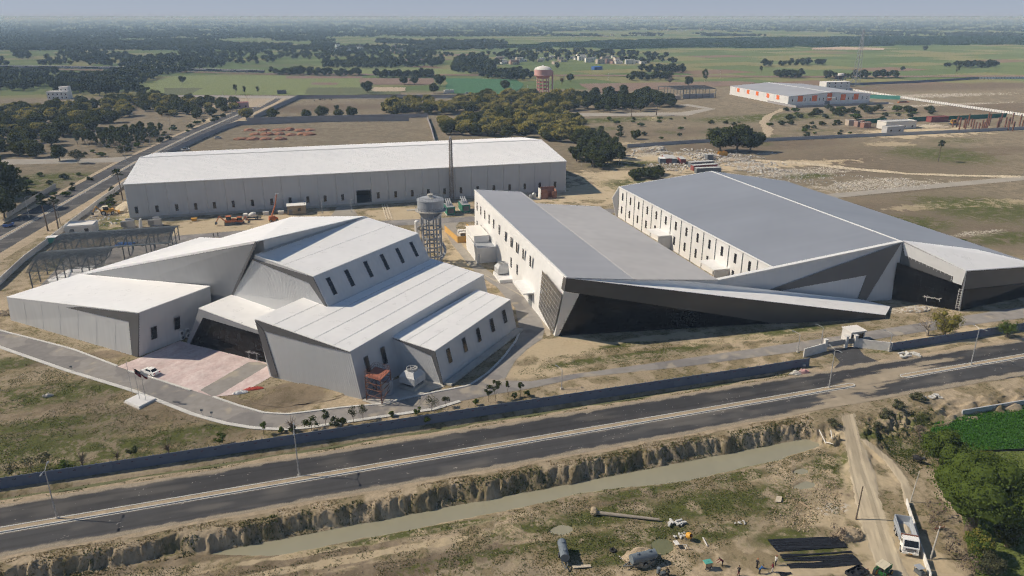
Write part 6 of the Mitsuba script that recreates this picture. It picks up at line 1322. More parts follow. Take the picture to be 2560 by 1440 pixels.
one('tarpaulin', MB().blob((*at(313, 612)[:2], .2), (3.4, 2.2, .5), 2, .4, 3), 'blue_tarp', 'crumpled blue tarpaulin inside the steel frame', 'tarpaulin')
def house(name, label, cat, x, y, w, d, h, bsdf, roofb='concrete', rz=0, wins=0, doors=(), group=None, win_z=1.6, par=.35, z=0):
    k = thing(name, label, cat, group); M = Mx((x, y, z), rz)
    put('wall', MB().box((0, 0, h / 2), (w, d, h)), bsdf, k, to_world=M); put('roof', MB().box((0, 0, h + .08), (w + .5, d + .5, .16)), roofb, k, to_world=M)
    if par: put('parapet', MB().box((0, -d / 2 + .1, h + par / 2 + .16), (w, .2, par)).box((0, d / 2 - .1, h + par / 2 + .16), (w, .2, par)).box((-w / 2 + .1, 0, h + par / 2 + .16), (.2, d - .45, par)).box((w / 2 - .1, 0, h + par / 2 + .16), (.2, d - .45, par)), bsdf, k, to_world=M)
    for i in range(wins):
        xx = -w / 2 + w * (i + .5) / wins
        for zz in np.arange(win_z, h - .4, 3.2): put('window', MB().box((xx, -d / 2 - .02, zz), (min(1.3, w / wins * .4), .06, 1.3)), 'window_glass', k, to_world=M)
    for x_ in doors: put('door', MB().box((x_, -d / 2 - .02, 1.1), (1.3, .07, 2.2)), 'steel_grey', k, to_world=M)
    return k
p = at(200, 590); house('substation_room', 'white flat roofed room behind the steel frame beside the avenue wall', 'building', p[0], p[1] + 4, 9.5, 7, 3.4, 'white_wall', 'house_white', 0, 2, (-2.6,), None, 1.9)
p = at(133, 608); house('site_cabin', 'small green cabin with pale roof against the avenue wall', 'cabin', p[0], p[1] + 1.2, 3.6, 2.4, 2.0, 'teal_sheet', 'white_sheet', 0, 0, (), None, 1, 0)
for i, (u, v) in enumerate(((322, 571), (390, 567))):
    p = at(u, v); k = thing('transformer', '%s grey finned transformer between steel frame and long warehouse' % ('left', 'right')[i], 'transformer', 'finned transformers'); x, y = p[0], p[1] + 1.5
    put('tank', MB().box((x + .6, y, 1.5), (2.6, 2.2, 2.4)), 'galvanised', k); m = MB()
    for q in range(7): m.box((x - 2.6 + q * .33, y, 1.5), (.14, 1.9, 2.0))
    put('radiator', m, 'galvanised', k, kind='stuff'); put('conservator', MB().tube((x - 1, y, 3.2), (x + 1.4, y, 3.2), .35, n=10).tube((x + 1.2, y - .5, 2.7), (x + 1.2, y - .5, 3.8), .12, n=8), 'galvanised', k); put('plinth', MB().box((x, y, .15), (4.4, 3, .3)), 'concrete', k)
p = at(352, 572); one('fire_wall', MB().slab([np.array(q) for q in ((p[0] - .2, p[1] - 3, 0), (p[0] - .2, p[1] + 3, 0), (p[0] - .2, p[1] + 3, 3.4), (p[0] - .2, p[1] + .5, 3.4))], .35, (1, 0, 0)), 'white_wall', 'white sloped wall between the two transformers', 'wall')
p = at(743, 537); house('block_hut', 'small unplastered block hut in front of the long warehouse', 'hut', p[0], p[1] + 2.6, 7.2, 4.6, 3.6, 'rubble_earth', 'house_white', 0, 0, (-2.4,), None, 1, 0)
put('window', MB().box((p[0] + 1.0, p[1] + .25, 2.0), (1.1, .08, 1.1)), 'window_glass', 'block_hut')
p = at(1376, 499); k = thing('brick_shed', 'roofless red brick shed with white side wall by the right end of the long warehouse', 'shed'); x, y = p[0], p[1] + 2
put('wall', MB().box((x - 2.2, y, 2.0), (3.0, .3, 4.0)).box((x + 2.6, y, 1.6), (2.0, .3, 3.2)).box((x + .3, y + 3.4, 2.3), (6.4, .3, 4.6)).box((x + 3.4, y + 1.7, 1.9), (.3, 3.2, 3.8)).box((x - .5, y + 1.7, 1.5), (.3, 3.0, 3.0)), 'brick', k); put('side_wall', MB().box((x - 3.8, y + 1.7, 2.2), (.3, 3.6, 4.4)), 'white_wall', k)
k = thing('pump_set', 'grey pump and tank set left of the red brick shed', 'pump'); put('tank', MB().lathe([(0, .3), (.9, .4), (.9, 2.4), (.5, 2.8), (0, 2.9)], (x - 6.6, y + 1, 0), 16).lathe([(0, .3), (.8, .4), (.8, 2.0), (0, 2.2)], (x - 8.2, y + .6, 0), 16), 'galvanised', k); put('base', MB().box((x - 7, y + .6, .2), (4.4, 3, .4)), 'concrete', k)
# ---------------------------------------------------------------- piles
def pile(name, u, v, rx, ry, h, n, s, bsdf, label, cat, seed, base=None, dz=0.0):
    rr = random.Random(seed); p = at(u, v); k = thing(name, label, cat); m = MB()
    g = trimesh.creation.icosphere(subdivisions=3); vv = g.vertices.copy(); vv[:, 2] = np.maximum(vv[:, 2], -.2); nz = 1 + .5 * (meshkit.fbm(vv * 2.2 + seed, 3, seed) - .5); vv = vv * nz[:, None] * [rx, ry, h]
    put('heap', trimesh.Trimesh(vv + p + (0, 0, dz), g.faces, process=False), base or bsdf, k)
    for i in range(n):
        a, q = rr.uniform(0, 6.28), rr.random() ** .5 * 1.1; z = h * max(0, 1 - q * q) ** .5; c = (p[0] + rx * q * math.cos(a), p[1] + ry * q * math.sin(a), p[2] + z * .95 + dz); e = s * rr.uniform(.4, 1.3)
        M = trimesh.transformations.random_rotation_matrix(np.array([rr.random() for _ in range(3)]))[:3, :3]; m.box(c, (e, e * rr.uniform(.4, 1), e * rr.uniform(.2, .7)), M=M)
    if n: put('lumps', m, bsdf, k, kind='stuff')
    return k
WHERE = iter(('below the grey wall, far left', 'below the grey wall, second', 'below the grey wall, third', 'beside the grey wall, small', 'behind the red containers', 'behind the grey containers', 'right of the containers, upper', 'right of the containers, middle', 'right of the containers, lower', 'at the corner of the grey roof', 'left of the containers', 'at the trees above the warehouse corner'))
for i, (u, v, rx, ry, h, n, s) in enumerate(((1605, 378, 7, 5, 1.6, 90, 1.1), (1640, 376, 6, 5, 2.2, 90, 1.2), (1660, 384, 5, 4, 1.2, 60, 1.0), (1700, 386, 4, 3, 1.0, 40, .9), (1740, 388, 7, 4, .8, 90, 1.0), (1770, 392, 9, 4, .8, 120, 1.2), (1830, 400, 8, 4, .7, 90, .8), (1865, 412, 10, 6, .7, 140, .8), (1880, 422, 9, 5, .6, 110, .8), (1815, 450, 7, 5, .7, 70, .9), (1680, 425, 4, 2.5, .6, 40, .7), (1915, 385, 6, 2, .4, 40, .7))):
    pile('rubble_pile', u, v, rx, ry, h, n, s, 'rubble_white', 'heap of white and grey rubble ' + next(WHERE), 'rubble', i, 'rubble_earth')
for i in range(16):
    col, row = i % 6, i // 6; u, v = ((622, 660, 695, 722, 752, 776), (640, 668, 697, 728, 760, 772), (605, 634, 662, 700, 740, 765))[row][col] + R.uniform(-3, 3), (326, 337, 349)[row] + R.uniform(-1, 1)
    pile('earth_heap', u, v, R.uniform(3.4, 5.2), R.uniform(2.8, 4), R.uniform(1.2, 2.0), 8, .6, 'red_earth', 'red brown earth heap in the %s row of the earthwork plot, %s from left' % (('far', 'middle', 'near')[row], ORD[col]), 'earth heap', 60 + i)
pile('sand_bank', 318, 520, 4, 9, 2.2, 0, 1, 'track_sand', 'bank of yellow sand piled against the left end of the long warehouse', 'sand heap', 81)
pile('earth_heap', 1600, 1398, 2.7, 1.9, 1.4, 120, .28, 'rubble_earth', 'rough heap of pale earth behind the grey tank trailer', 'earth heap', 82)
pile('earth_heap', 2125, 1338, 2.0, 1.6, 1.1, 90, .25, 'rubble_earth', 'heap of clods beside the dirt track below the dark pole', 'earth heap', 83)
pile('rubble_pile', 2290, 775, 4.0, 1.8, .6, 80, .5, 'rubble_white', 'small heap of broken stone before the black glass entrance', 'rubble', 84, 'rubble_earth')
pile('rubble_pile', 1990, 934, 1.5, .7, .5, 24, .5, 'rubble_white', 'white rubble on the verge left of the gate drive', 'rubble', 85); pile('rubble_pile', 2008, 931, 1.3, .7, .7, 12, .5, 'pink_paint', 'reddish rubble on the verge left of the gate drive', 'rubble', 86)
pile('rubbish_heap', 600, 982, 1.4, .6, .35, 30, .4, 'white_sheet', 'scattered white rubbish on the pavers beside the mound', 'rubbish', 87); pile('rubbish_heap', 634, 972, 2.0, .6, .3, 10, .3, 'red_paint', 'spilled red matter on the edge of the mound', 'rubbish', 88)
pile('earth_mound', 760, 985, 10, 4.6, .5, 0, 1, 'ground_soil', 'low bare earth mound in front of the ribbed white wall', 'mound', 89)
pile('rubble_pile', 120, 990, .9, .6, .5, 10, .4, 'concrete', 'grey boulder lying on the left lawn', 'boulder', 90)
pile('rubble_pile', 10, 785, 3, 1.6, .8, 40, .5, 'rubble_earth', 'dark debris at the left corner of the left wing', 'debris', 91)
pile('sand_bank', 2120, 333, 14, 5, .9, 0, 1, 'track_sand', 'pale sand spread on the far right construction site', 'sand heap', 92) if False else pile('sand_bank', 2330, 318, 14, 6, 1.0, 0, 1, 'track_sand', 'pale sand spread on the far right construction site', 'sand heap', 92)
for i, (u, v, n, s) in enumerate(((1700, 1342, 14, .4), (2270, 889, 16, .8), (2325, 994, 14, .7), (1850, 1310, 12, .3), (1560, 1395, 8, .25), (1985, 915, 8, .8), (1690, 1312, 10, .6))):
    lab = ('concrete blocks stacked beside the orange mixer', 'white concrete kerb blocks stacked right of the gate', 'white kerb blocks dumped on the bank right of the track', 'white stones scattered on the wet grass', 'small stones near the tyre', 'white boards dumped by the left gate wing wall', 'white boards lying on the mud')[i]
    p = at(u, v); m = MB(); rr = random.Random(i)
    for q in range(n): e = s * rr.uniform(.6, 1.2); m.box((p[0] + rr.uniform(-1, 1) * s * 3, p[1] + rr.uniform(-1, 1) * s * 1.2, p[2] + .12 + rr.uniform(0, .5) * s), (e * (2 if i in (1, 5, 6) else 1), e * .5, e * .35), rr.uniform(0, 3))
    k = put('block_heap', m, 'kerb_white', kind='stuff'); tag(k, lab, 'blocks', None, 'stuff')

def litter(name, poly, n, s0, s1, bsdf, label, seed):
    rr = random.Random(seed); m = MB()
    for x, y in sample([at(u, v) for u, v in poly], n, 0, rr, 6):
        if meshkit.noise(np.array([x * .09, y * .09, 2.0]), seed) < .38: continue
        e = rr.uniform(s0, s1); z = float(hgt(x, y)); M = trimesh.transformations.random_rotation_matrix(np.array([rr.random() for _ in range(3)]))[:3, :3]; m.box((x, y, z + e * .15), (e, e * rr.uniform(.4, 1), e * rr.uniform(.2, .6)), M=M)
    k = put(name, m, bsdf); return tag(k, label, 'litter', None, 'stuff')
litter('scattered_rubble', ((1570, 392), (1600, 372), (1760, 372), (1900, 392), (1990, 420), (1960, 445), (1830, 440), (1700, 432), (1600, 415)), 1500, .3, 1.3, 'rubble_white', 'pale rubble strewn over the yard behind the grey roofed warehouse', 1)
litter('scattered_rubble', ((1900, 440), (2000, 430), (2250, 445), (2350, 470), (2200, 476), (2050, 470)), 500, .2, .8, 'rubble_white', 'pale stones strewn beside the far dusty side road', 2)
litter('scattered_stones', ((1900, 1300), (1980, 1220), (2080, 1180), (2110, 1240), (2120, 1330), (2000, 1330)), 900, .08, .3, 'rubble_earth', 'clods and stones round the small pools left of the track', 3)
litter('scattered_stones', ((300, 1440), (640, 1420), (900, 1370), (1300, 1300), (1700, 1230), (1800, 1200), (1800, 1300), (1700, 1440)), 1200, .06, .2, 'rubble_earth', 'small clods on the ground below the canal', 4)
litter('scattered_litter', ((200, 560), (260, 515), (320, 470), (318, 520), (300, 560), (250, 580)), 160, .2, .7, 'white_sheet', 'white litter between the avenue wall and the long warehouse', 5)
litter('scattered_litter', ((640, 560), (900, 540), (1040, 530), (1100, 545), (880, 562)), 220, .15, .5, 'rubble_earth', 'debris on the site road before the long warehouse', 6)
litter('road_stones', [(0, 0)] and ((0, 1275), (640, 1165), (1280, 1060), (2000, 940), (2050, 960), (1280, 1090), (640, 1200), (0, 1310)), 260, .05, .16, 'rubble_white', 'small stones scattered on the far carriageway', 7)
# ---------------------------------------------------------------- vehicles
def aim(a, b): return math.atan2(b[1] - a[1], b[0] - a[0])
def wheel(m, x, y, r, w): m.lathe([(r * .6, -w / 2), (r, -w / 2 + .03), (r, w / 2 - .03), (r * .6, w / 2)], n=16); v = m.v[-1]; m.v[-1] = np.c_[v[:, 0] + x, v[:, 2] + y, v[:, 1] + r]; m.f[-1] = m.f[-1][:, ::-1]
def wheels(k, spots, r, w, M, rim='galvanised'):
    for x, y in spots:
        m = MB(); wheel(m, x, y, r, w); wk = put('wheel', m, 'rubber', k, to_world=M)
        put('rim', MB().tube((x, y - w / 2 - .01, r), (x, y + w / 2 + .01, r), r * .62, n=12), rim, wk, to_world=M)
def profile(pts, w, taper=0.0):
    """A body from its side outline (x, z), width w, upper points pulled in by taper."""
    z = np.array([p[1] for p in pts]); k = w / 2 - taper * np.clip((z - 0.85) / .6, 0, 1)
    L = np.array([(p[0], -kk, p[1]) for p, kk in zip(pts, k)]); Rr = L * [1, -1, 1]; t = cap(np.array([(p[0], 0, p[1]) for p in pts])); n = len(pts); i = np.arange(n); j = (i + 1) % n
    m = trimesh.Trimesh(np.vstack([L, Rr]), np.vstack([t, t[:, ::-1] + n, np.stack([i, i + n, j + n], 1), np.stack([i, j + n, j], 1)]), process=False); m.fix_normals(); return m
f_, r_ = at(360.5, 935), at(378, 941); a_ = aim(r_, f_); c = (f_ + r_) / 2 + np.array([-math.sin(a_), math.cos(a_), 0]) * -.8
car = thing('car', 'white saloon car parked on the pink forecourt behind the flagpoles', 'car'); M = Mx((c[0], c[1], .01), a_)
put('body', profile([(-2.25, .45), (-2.3, .75), (-2.2, .98), (-1.55, 1.02), (1.0, .98), (2.0, .86), (2.3, .66), (2.3, .4), (2.1, .28), (-2.1, .28)], 1.78), 'car_white', car, to_world=M)
put('cabin', profile([(-1.75, .99), (-1.0, 1.44), (-.4, 1.5), (.35, 1.45), (1.15, .98)], 1.66, .2), 'car_white', car, to_world=M)
for nm, q in (('windscreen', [(1.06, -.66, 1.05), (1.06, .66, 1.05), (.42, .55, 1.43), (.42, -.55, 1.43)]), ('rear_window', [(-1.66, .66, 1.06), (-1.66, -.66, 1.06), (-1.04, -.54, 1.43), (-1.04, .54, 1.43)])): put(nm, MB().slab([np.array(p) for p in q], .02, (.4 if q[0][0] > 0 else -.6, 0, .8)), 'window_glass', car, to_world=M)
for s in (1, -1): put('side_window', MB().slab([np.array(p) for p in ((-1.3, .80 * s, 1.06), (.85, .80 * s, 1.06), (.3, .64 * s, 1.40), (-.85, .64 * s, 1.40))], .03, (0, s, .35)), 'window_glass', car, to_world=M); put('tail_light', MB().box((-2.27, .65 * s, .82), (.1, .4, .16)), 'red_paint', car, to_world=M); put('headlight', MB().box((2.2, .62 * s, .72), (.16, .4, .14)), 'galvanised', car, to_world=M)
wheels(car, ((1.4, .82), (1.4, -.82), (-1.35, .82), (-1.35, -.82)), .32, .22, M)
# tipper truck facing the camera
f_, r_ = at(2269, 1383), at(2251, 1322); a_ = aim(r_, f_); c = at(2262, 1353); tk = thing('tipper_truck', 'white cabbed tipper truck with empty grey tray beside the low precast wall', 'truck'); M = Mx((c[0], c[1], float(hgt(c[0], c[1]))), a_); L0, L1 = -3.6, 1.5
put('chassis', MB().box((0, 0, .85), (7.2, .9, .3)), 'dark_steel', tk, to_world=M)
put('tray', MB().box(((L0 + L1) / 2, 0, 1.15), (L1 - L0, 2.4, .12)).box(((L0 + L1) / 2, 1.15, 1.75), (L1 - L0, .1, 1.2)).box(((L0 + L1) / 2, -1.15, 1.75), (L1 - L0, .1, 1.2)).box((L0 + .05, 0, 1.75), (.1, 2.4, 1.2)).box((L1 - .05, 0, 1.85), (.1, 2.4, 1.4)), 'truck_grey', tk, to_world=M)
m = MB()
for i in range(7):
    for s in (1, -1): m.box((L0 + .4 + i * .72, 1.24 * s, 1.75), (.12, .08, 1.25))
put('tray_rib', m, 'truck_grey', tk, kind='stuff', to_world=M); put('sand_load', MB().blob((-1.2, 0, 1.2), (1.8, .9, .25), 2, .3, 3), 'track_sand', tk, to_world=M); put('tray_guard', MB().box((1.9, 0, 2.5), (.9, 2.4, .1)), 'rust_steel', tk, to_world=M)
put('cab', profile([(1.75, .7), (1.75, 2.45), (1.95, 2.6), (2.9, 2.55), (3.45, 1.65), (3.55, 1.5), (3.6, .7)], 2.3), 'car_white', tk, to_world=M)
put('windscreen', MB().slab([np.array(p) for p in ((3.46, -1.0, 1.68), (3.46, 1.0, 1.68), (2.98, .95, 2.46), (2.98, -.95, 2.46))], .03, (.8, 0, .5)), 'window_glass', tk, to_world=M)
for s in (1, -1): put('side_window', MB().box((2.45, 1.16 * s, 2.0), (.8, .03, .6)), 'window_glass', tk, to_world=M); put('headlight', MB().box((3.6, .8 * s, .95), (.08, .35, .2)), 'galvanised', tk, to_world=M)
put('bumper', MB().box((3.66, 0, .65), (.18, 2.3, .3)), 'house_white', tk, to_world=M); put('grille', MB().box((3.6, 0, 1.25), (.06, 1.5, .35)), 'window_frame', tk, to_world=M); put('number_plate', MB().box((3.77, 0, .62), (.02, .5, .14)), 'yellow_paint', tk, to_world=M)
wheels(tk, ((2.6, 1.02), (2.6, -1.02), (-1.3, 1.0), (-1.3, -1.0), (-2.4, 1.0), (-2.4, -1.0)), .5, .38, M)
def tank_trailer(u0, v0, u1, v1, r, label, tow):
    a, b = at(u0, v0), at(u1, v1); a_ = aim(b, a); c = (a + b) / 2; L = np.linalg.norm((a - b)[:2]); k = thing('tank_trailer', label, 'tank trailer', 'grey tank trailers'); M = Mx((c[0], c[1], float(hgt(c[0], c[1]))), a_)
    m = MB().tube((-L / 2, 0, r + .75), (L / 2, 0, r + .75), r, n=24); put('tank', m, 'tanker_grey', k, smooth=40, to_world=M); m = MB()
    for x in (-L / 2, L / 2): m.tube((x - .02, 0, r + .75), (x + .02, 0, r + .75), r * 1.03, n=24)
    put('end_ring', m, 'tanker_grey', k, to_world=M)
    for x in (-L * .25, L * .25): put('hatch', MB().tube((x, 0, 2 * r + .72), (x, 0, 2 * r + .92), .24, n=14), 'tanker_grey', k, to_world=M)
    put('frame', MB().box((0, .45, .68), (L, .12, .16)).box((0, -.45, .68), (L, .12, .16)).bar((L / 2, .45, .68), (L / 2 + 1.3, 0, .55), .12).bar((L / 2, -.45, .68), (L / 2 + 1.3, 0, .55), .12), 'dark_steel', k, to_world=M)
    wheels(k, ((-.1, r * .95), (-.1, -r * .95)), .42, .24, M)
tank_trailer(1412, 1413, 1404, 1372, .68, 'grey tank trailer pointing away, the left one on the grass', 1); tank_trailer(1577, 1419, 1636, 1403, .72, 'grey tank trailer lying across the view before the earth heap', -1)
# tractor with trailer
p = at(2205, 1440); a_ = .35; k = thing('tractor', 'green tractor with cream canopy at the bottom edge', 'tractor'); M = Mx(p, a_, .95)
put('bonnet', MB().box((1.1, 0, 1.15), (1.7, .75, .7)).box((0, 0, .9), (1.6, .8, .5)), 'tractor_green', k, to_world=M); put('fender', MB().box((-.55, .75, 1.35), (1.2, .4, .12)).box((-.55, -.75, 1.35), (1.2, .4, .12)), 'tractor_green', k, to_world=M)
put('canopy', MB().box((-.4, 0, 2.45), (2.0, 1.5, .08)).box((-.4, .4, 2.5), (2.0, .06, .06)).box((-.4, -.4, 2.5), (2.0, .06, .06)), 'canopy_cream', k, to_world=M); m = MB()
for x in (-1.2, .4):
    for y in (-.65, .65): m.bar((x, y, 1.2), (x, y, 2.45), .06)
put('canopy_post', m, 'dark_steel', k, to_world=M); put('seat', MB().box((-.5, 0, 1.4), (.5, .5, .12)).box((-.75, 0, 1.65), (.1, .5, .4)), 'cloth_black', k, to_world=M); put('steering_wheel', MB().tube((.15, 0, 1.6), (.1, 0, 1.63), .2, n=12), 'rubber', k, to_world=M)
wheels(k, ((-.6, .78), (-.6, -.78)), .72, .4, M, 'yellow_paint'); wheels(k, ((1.5, .6), (1.5, -.6)), .42, .28, M, 'yellow_paint')
p = at(2140, 1446); k = thing('cart', 'black open farm trailer behind the green tractor', 'trailer'); M = Mx(p, .22, .95)
put('tray', MB().box((0, 0, .9), (3.2, 1.9, .1)).box((0, .92, 1.15), (3.2, .08, .5)).box((0, -.92, 1.15), (3.2, .08, .5)).box((-1.57, 0, 1.15), (.08, 1.9, .5)).box((1.57, 0, 1.15), (.08, 1.9, .5)), 'black_plastic', k, to_world=M); put('drawbar', MB().bar((1.6, 0, .8), (2.8, 0, .7), .1).bar((-1.6, 0, .9), (-4.0, 0, .8), .08), 'rust_steel', k, to_world=M); put('coil', MB().lathe([(.55, 0), (.75, .1), (.75, .25), (.55, .3), (.5, .15)], (-.6, 0, .98), 18).lathe([(.45, 0), (.65, .1), (.65, .25), (.45, .3)], (.7, .1, .98), 18), 'black_plastic', k, to_world=M); wheels(k, ((-.3, .95), (-.3, -.95)), .42, .24, M)
p = at(2299, 1436); k = thing('diesel_engine', 'small grey engine set with flat cover beside the low precast wall', 'engine'); put('frame', MB().box((p[0], p[1], p[2] + .4), (.9, 1.3, .5)).box((p[0] - .2, p[1] - .3, p[2] + .75), (.3, .4, .3)), 'dark_steel', k); put('cover', MB().box((p[0], p[1] + .3, p[2] + 1.15), (1.1, 1.1, .06)), 'truck_grey', k); put('post', MB().bar((p[0] - .4, p[1] + .7, p[2]), (p[0] - .4, p[1] + .7, p[2] + 1.15), .06).bar((p[0] + .4, p[1] + .7, p[2]), (p[0] + .4, p[1] + .7, p[2] + 1.15), .06), 'dark_steel', k)
# plant on the building site
def digger(name, u, v, rot, s, paint, label, cat, boom=True, wheelsq=True):
    p = at(u, v); k = thing(name, label, cat); M = Mx(p, rot, s)
    put('body', MB().box((0, 0, 1.1), (3.0, 1.7, .8)).box((1.2, 0, 1.4), (1.4, 1.2, .7)), paint, k, to_world=M); put('cabin', MB().box((-.3, 0, 2.0), (1.4, 1.4, 1.1)), 'window_glass', k, to_world=M); put('roof', MB().box((-.3, 0, 2.62), (1.6, 1.6, .14)), 'canopy_cream' if wheelsq else paint, k, to_world=M)
    if wheelsq: wheels(k, ((-1.1, .9), (-1.1, -.9)), .7, .42, M); wheels(k, ((1.4, .85), (1.4, -.85)), .5, .34, M)
    else: put('track', MB().box((0, .9, .4), (3.4, .5, .75)).box((0, -.9, .4), (3.4, .5, .75)), 'dark_steel', k, to_world=M)
    if boom: put('boom', MB().bar((-1.6, 0, 1.3), (-2.8, 0, 2.9), .3).bar((-2.8, 0, 2.9), (-3.9, 0, 1.2), .25), paint, k, to_world=M); put('bucket', MB().box((-4.0, 0, .8), (.7, .9, .7)), 'dark_steel', k, to_world=M)
    put('loader_arm', MB().bar((1.6, .7, 1.4), (3.0, .7, .5), .2).bar((1.6, -.7, 1.4), (3.0, -.7, .5), .2).box((3.3, 0, .45), (.5, 2.2, .7)), paint, k, to_world=M); return k
digger('backhoe_loader', 269, 536, .3, 1.3, 'yellow_paint', 'yellow backhoe loader on the grass left of the long warehouse', 'digger')
digger('rock_drill', 576, 561, .1, 1.25, 'orange_paint', 'orange tracked machine with folded arm, left one on the site road', 'machine', True, False); digger('rock_drill', 598, 559, 2.8, 1.0, 'orange_paint', 'orange machine nose to nose with the left tracked one', 'machine', True, False)
digger('excavator', 2385, 312, .2, 1.4, 'yellow_paint', 'yellow excavator among the bare columns of the far right site', 'excavator', True, False)
p = at(632, 548); k = thing('mixer_truck', 'small white mixer truck on the site before the long warehouse', 'truck'); M = Mx(p, 3.0, 1.1); put('drum', MB().lathe([(.4, -1.6), (1.0, -.4), (1.05, .6), (.6, 1.5)], n=16), 'house_white', k, to_world=T().translate([float(p[0]), float(p[1]), 1.8]).rotate([0, 1, 0], 78)); put('cab', MB().box((2.4, 0, 1.4), (1.3, 1.9, 1.5)), 'house_white', k, to_world=M); put('chassis', MB().box((0, 0, .7), (6, 1.0, .3)), 'dark_steel', k, to_world=M); wheels(k, ((2.2, .9), (2.2, -.9), (-1.5, .9), (-1.5, -.9)), .45, .3, M)
p = at(684, 553); k = thing('boom_lift', 'orange boom lift with raised arm and grey basket before the long warehouse', 'boom lift'); M = Mx(p, .2, 1.0)
put('base', MB().box((0, 0, .9), (3.4, 2.0, .9)).box((-.4, 0, 1.7), (2.4, 1.5, .8)), 'orange_paint', k, to_world=M); wheels(k, ((1.2, .95), (1.2, -.95), (-1.2, .95), (-1.2, -.95)), .5, .35, M); put('boom', MB().bar((-.6, 0, 2.0), (1.2, .2, 6.0), .42).bar((1.2, .2, 6.0), (2.3, .4, 10.4), .3), 'orange_paint', k, to_world=M); m = MB().box((2.4, .4, 10.5), (1.6, 1.0, .1))
for z in (.5, 1.0): m.bar((1.6, -.1, 10.5 + z), (3.2, -.1, 10.5 + z), .06).bar((1.6, .9, 10.5 + z), (3.2, .9, 10.5 + z), .06)
for x in (1.6, 2.4, 3.2): m.bar((x, -.1, 10.5), (x, -.1, 11.5), .06)
put('basket', m, 'galvanised', k, to_world=M)
for i, (u, v, w) in enumerate(((665, 537, 'left'), (703, 535, 'right'))): one('white_bin', MB().box((*at(u, v)[:2], .6), (2.2, 1.0, 1.2)).box((*at(u, v)[:2], 1.24), (2.4, 1.2, .1)), 'house_white', 'white bin against the long warehouse, %s of the boom lift' % w, 'bin', 'white bins')
p = at(486, 552); one('trough', MB().box((p[0], p[1], .5), (1.8, 1.4, .9)).box((p[0], p[1], 1.0), (2.2, 1.8, .12)), 'yellow_paint', 'small ochre skip on the bare ground left of the orange machines', 'skip')
p = at(1000, 530)
for i in range(3): one('plank', MB().bar(at(955 + i * 6, 512) + (0, 0, .1), at(966 + i * 7, 548) + (0, 0, .1), .5, .1), 'pale_wood', 'long plank on the sandy ground before the long warehouse, %s' % ('left', 'middle', 'right')[i], 'plank', 'planks before the warehouse')
def vehicle_far(u, v, paint, label, cat, L=4.2, rot=0.0, dark=False):
    p = at(u, v); k = thing(cat.replace(' ', '_'), label, cat); M = Mx(p, rot); put('body', MB().box((0, 0, .7), (L, 1.8, .8)), paint, k, to_world=M); put('cabin', MB().box((-.2, 0, 1.35), (L * .6, 1.6, .6)), 'window_glass', k, to_world=M); wheels(k, ((L * .32, .8), (L * .32, -.8), (-L * .32, .8), (-L * .32, -.8)), .34, .22, M)
vehicle_far(22, 566, 'blue_paint', 'small blue van in the tree shade at the left edge of the avenue', 'van', 3.8, 1.2); vehicle_far(545, 347, 'galvanised', 'grey parked van inside the earthwork plot', 'van', 4.4, .2); vehicle_far(1168, 234, 'house_white', 'white car on the dusty road below the deep green field', 'car'); vehicle_far(464, 376, 'house_white', 'white covered vehicle behind the end of the long warehouse', 'van', 5.0, .6)
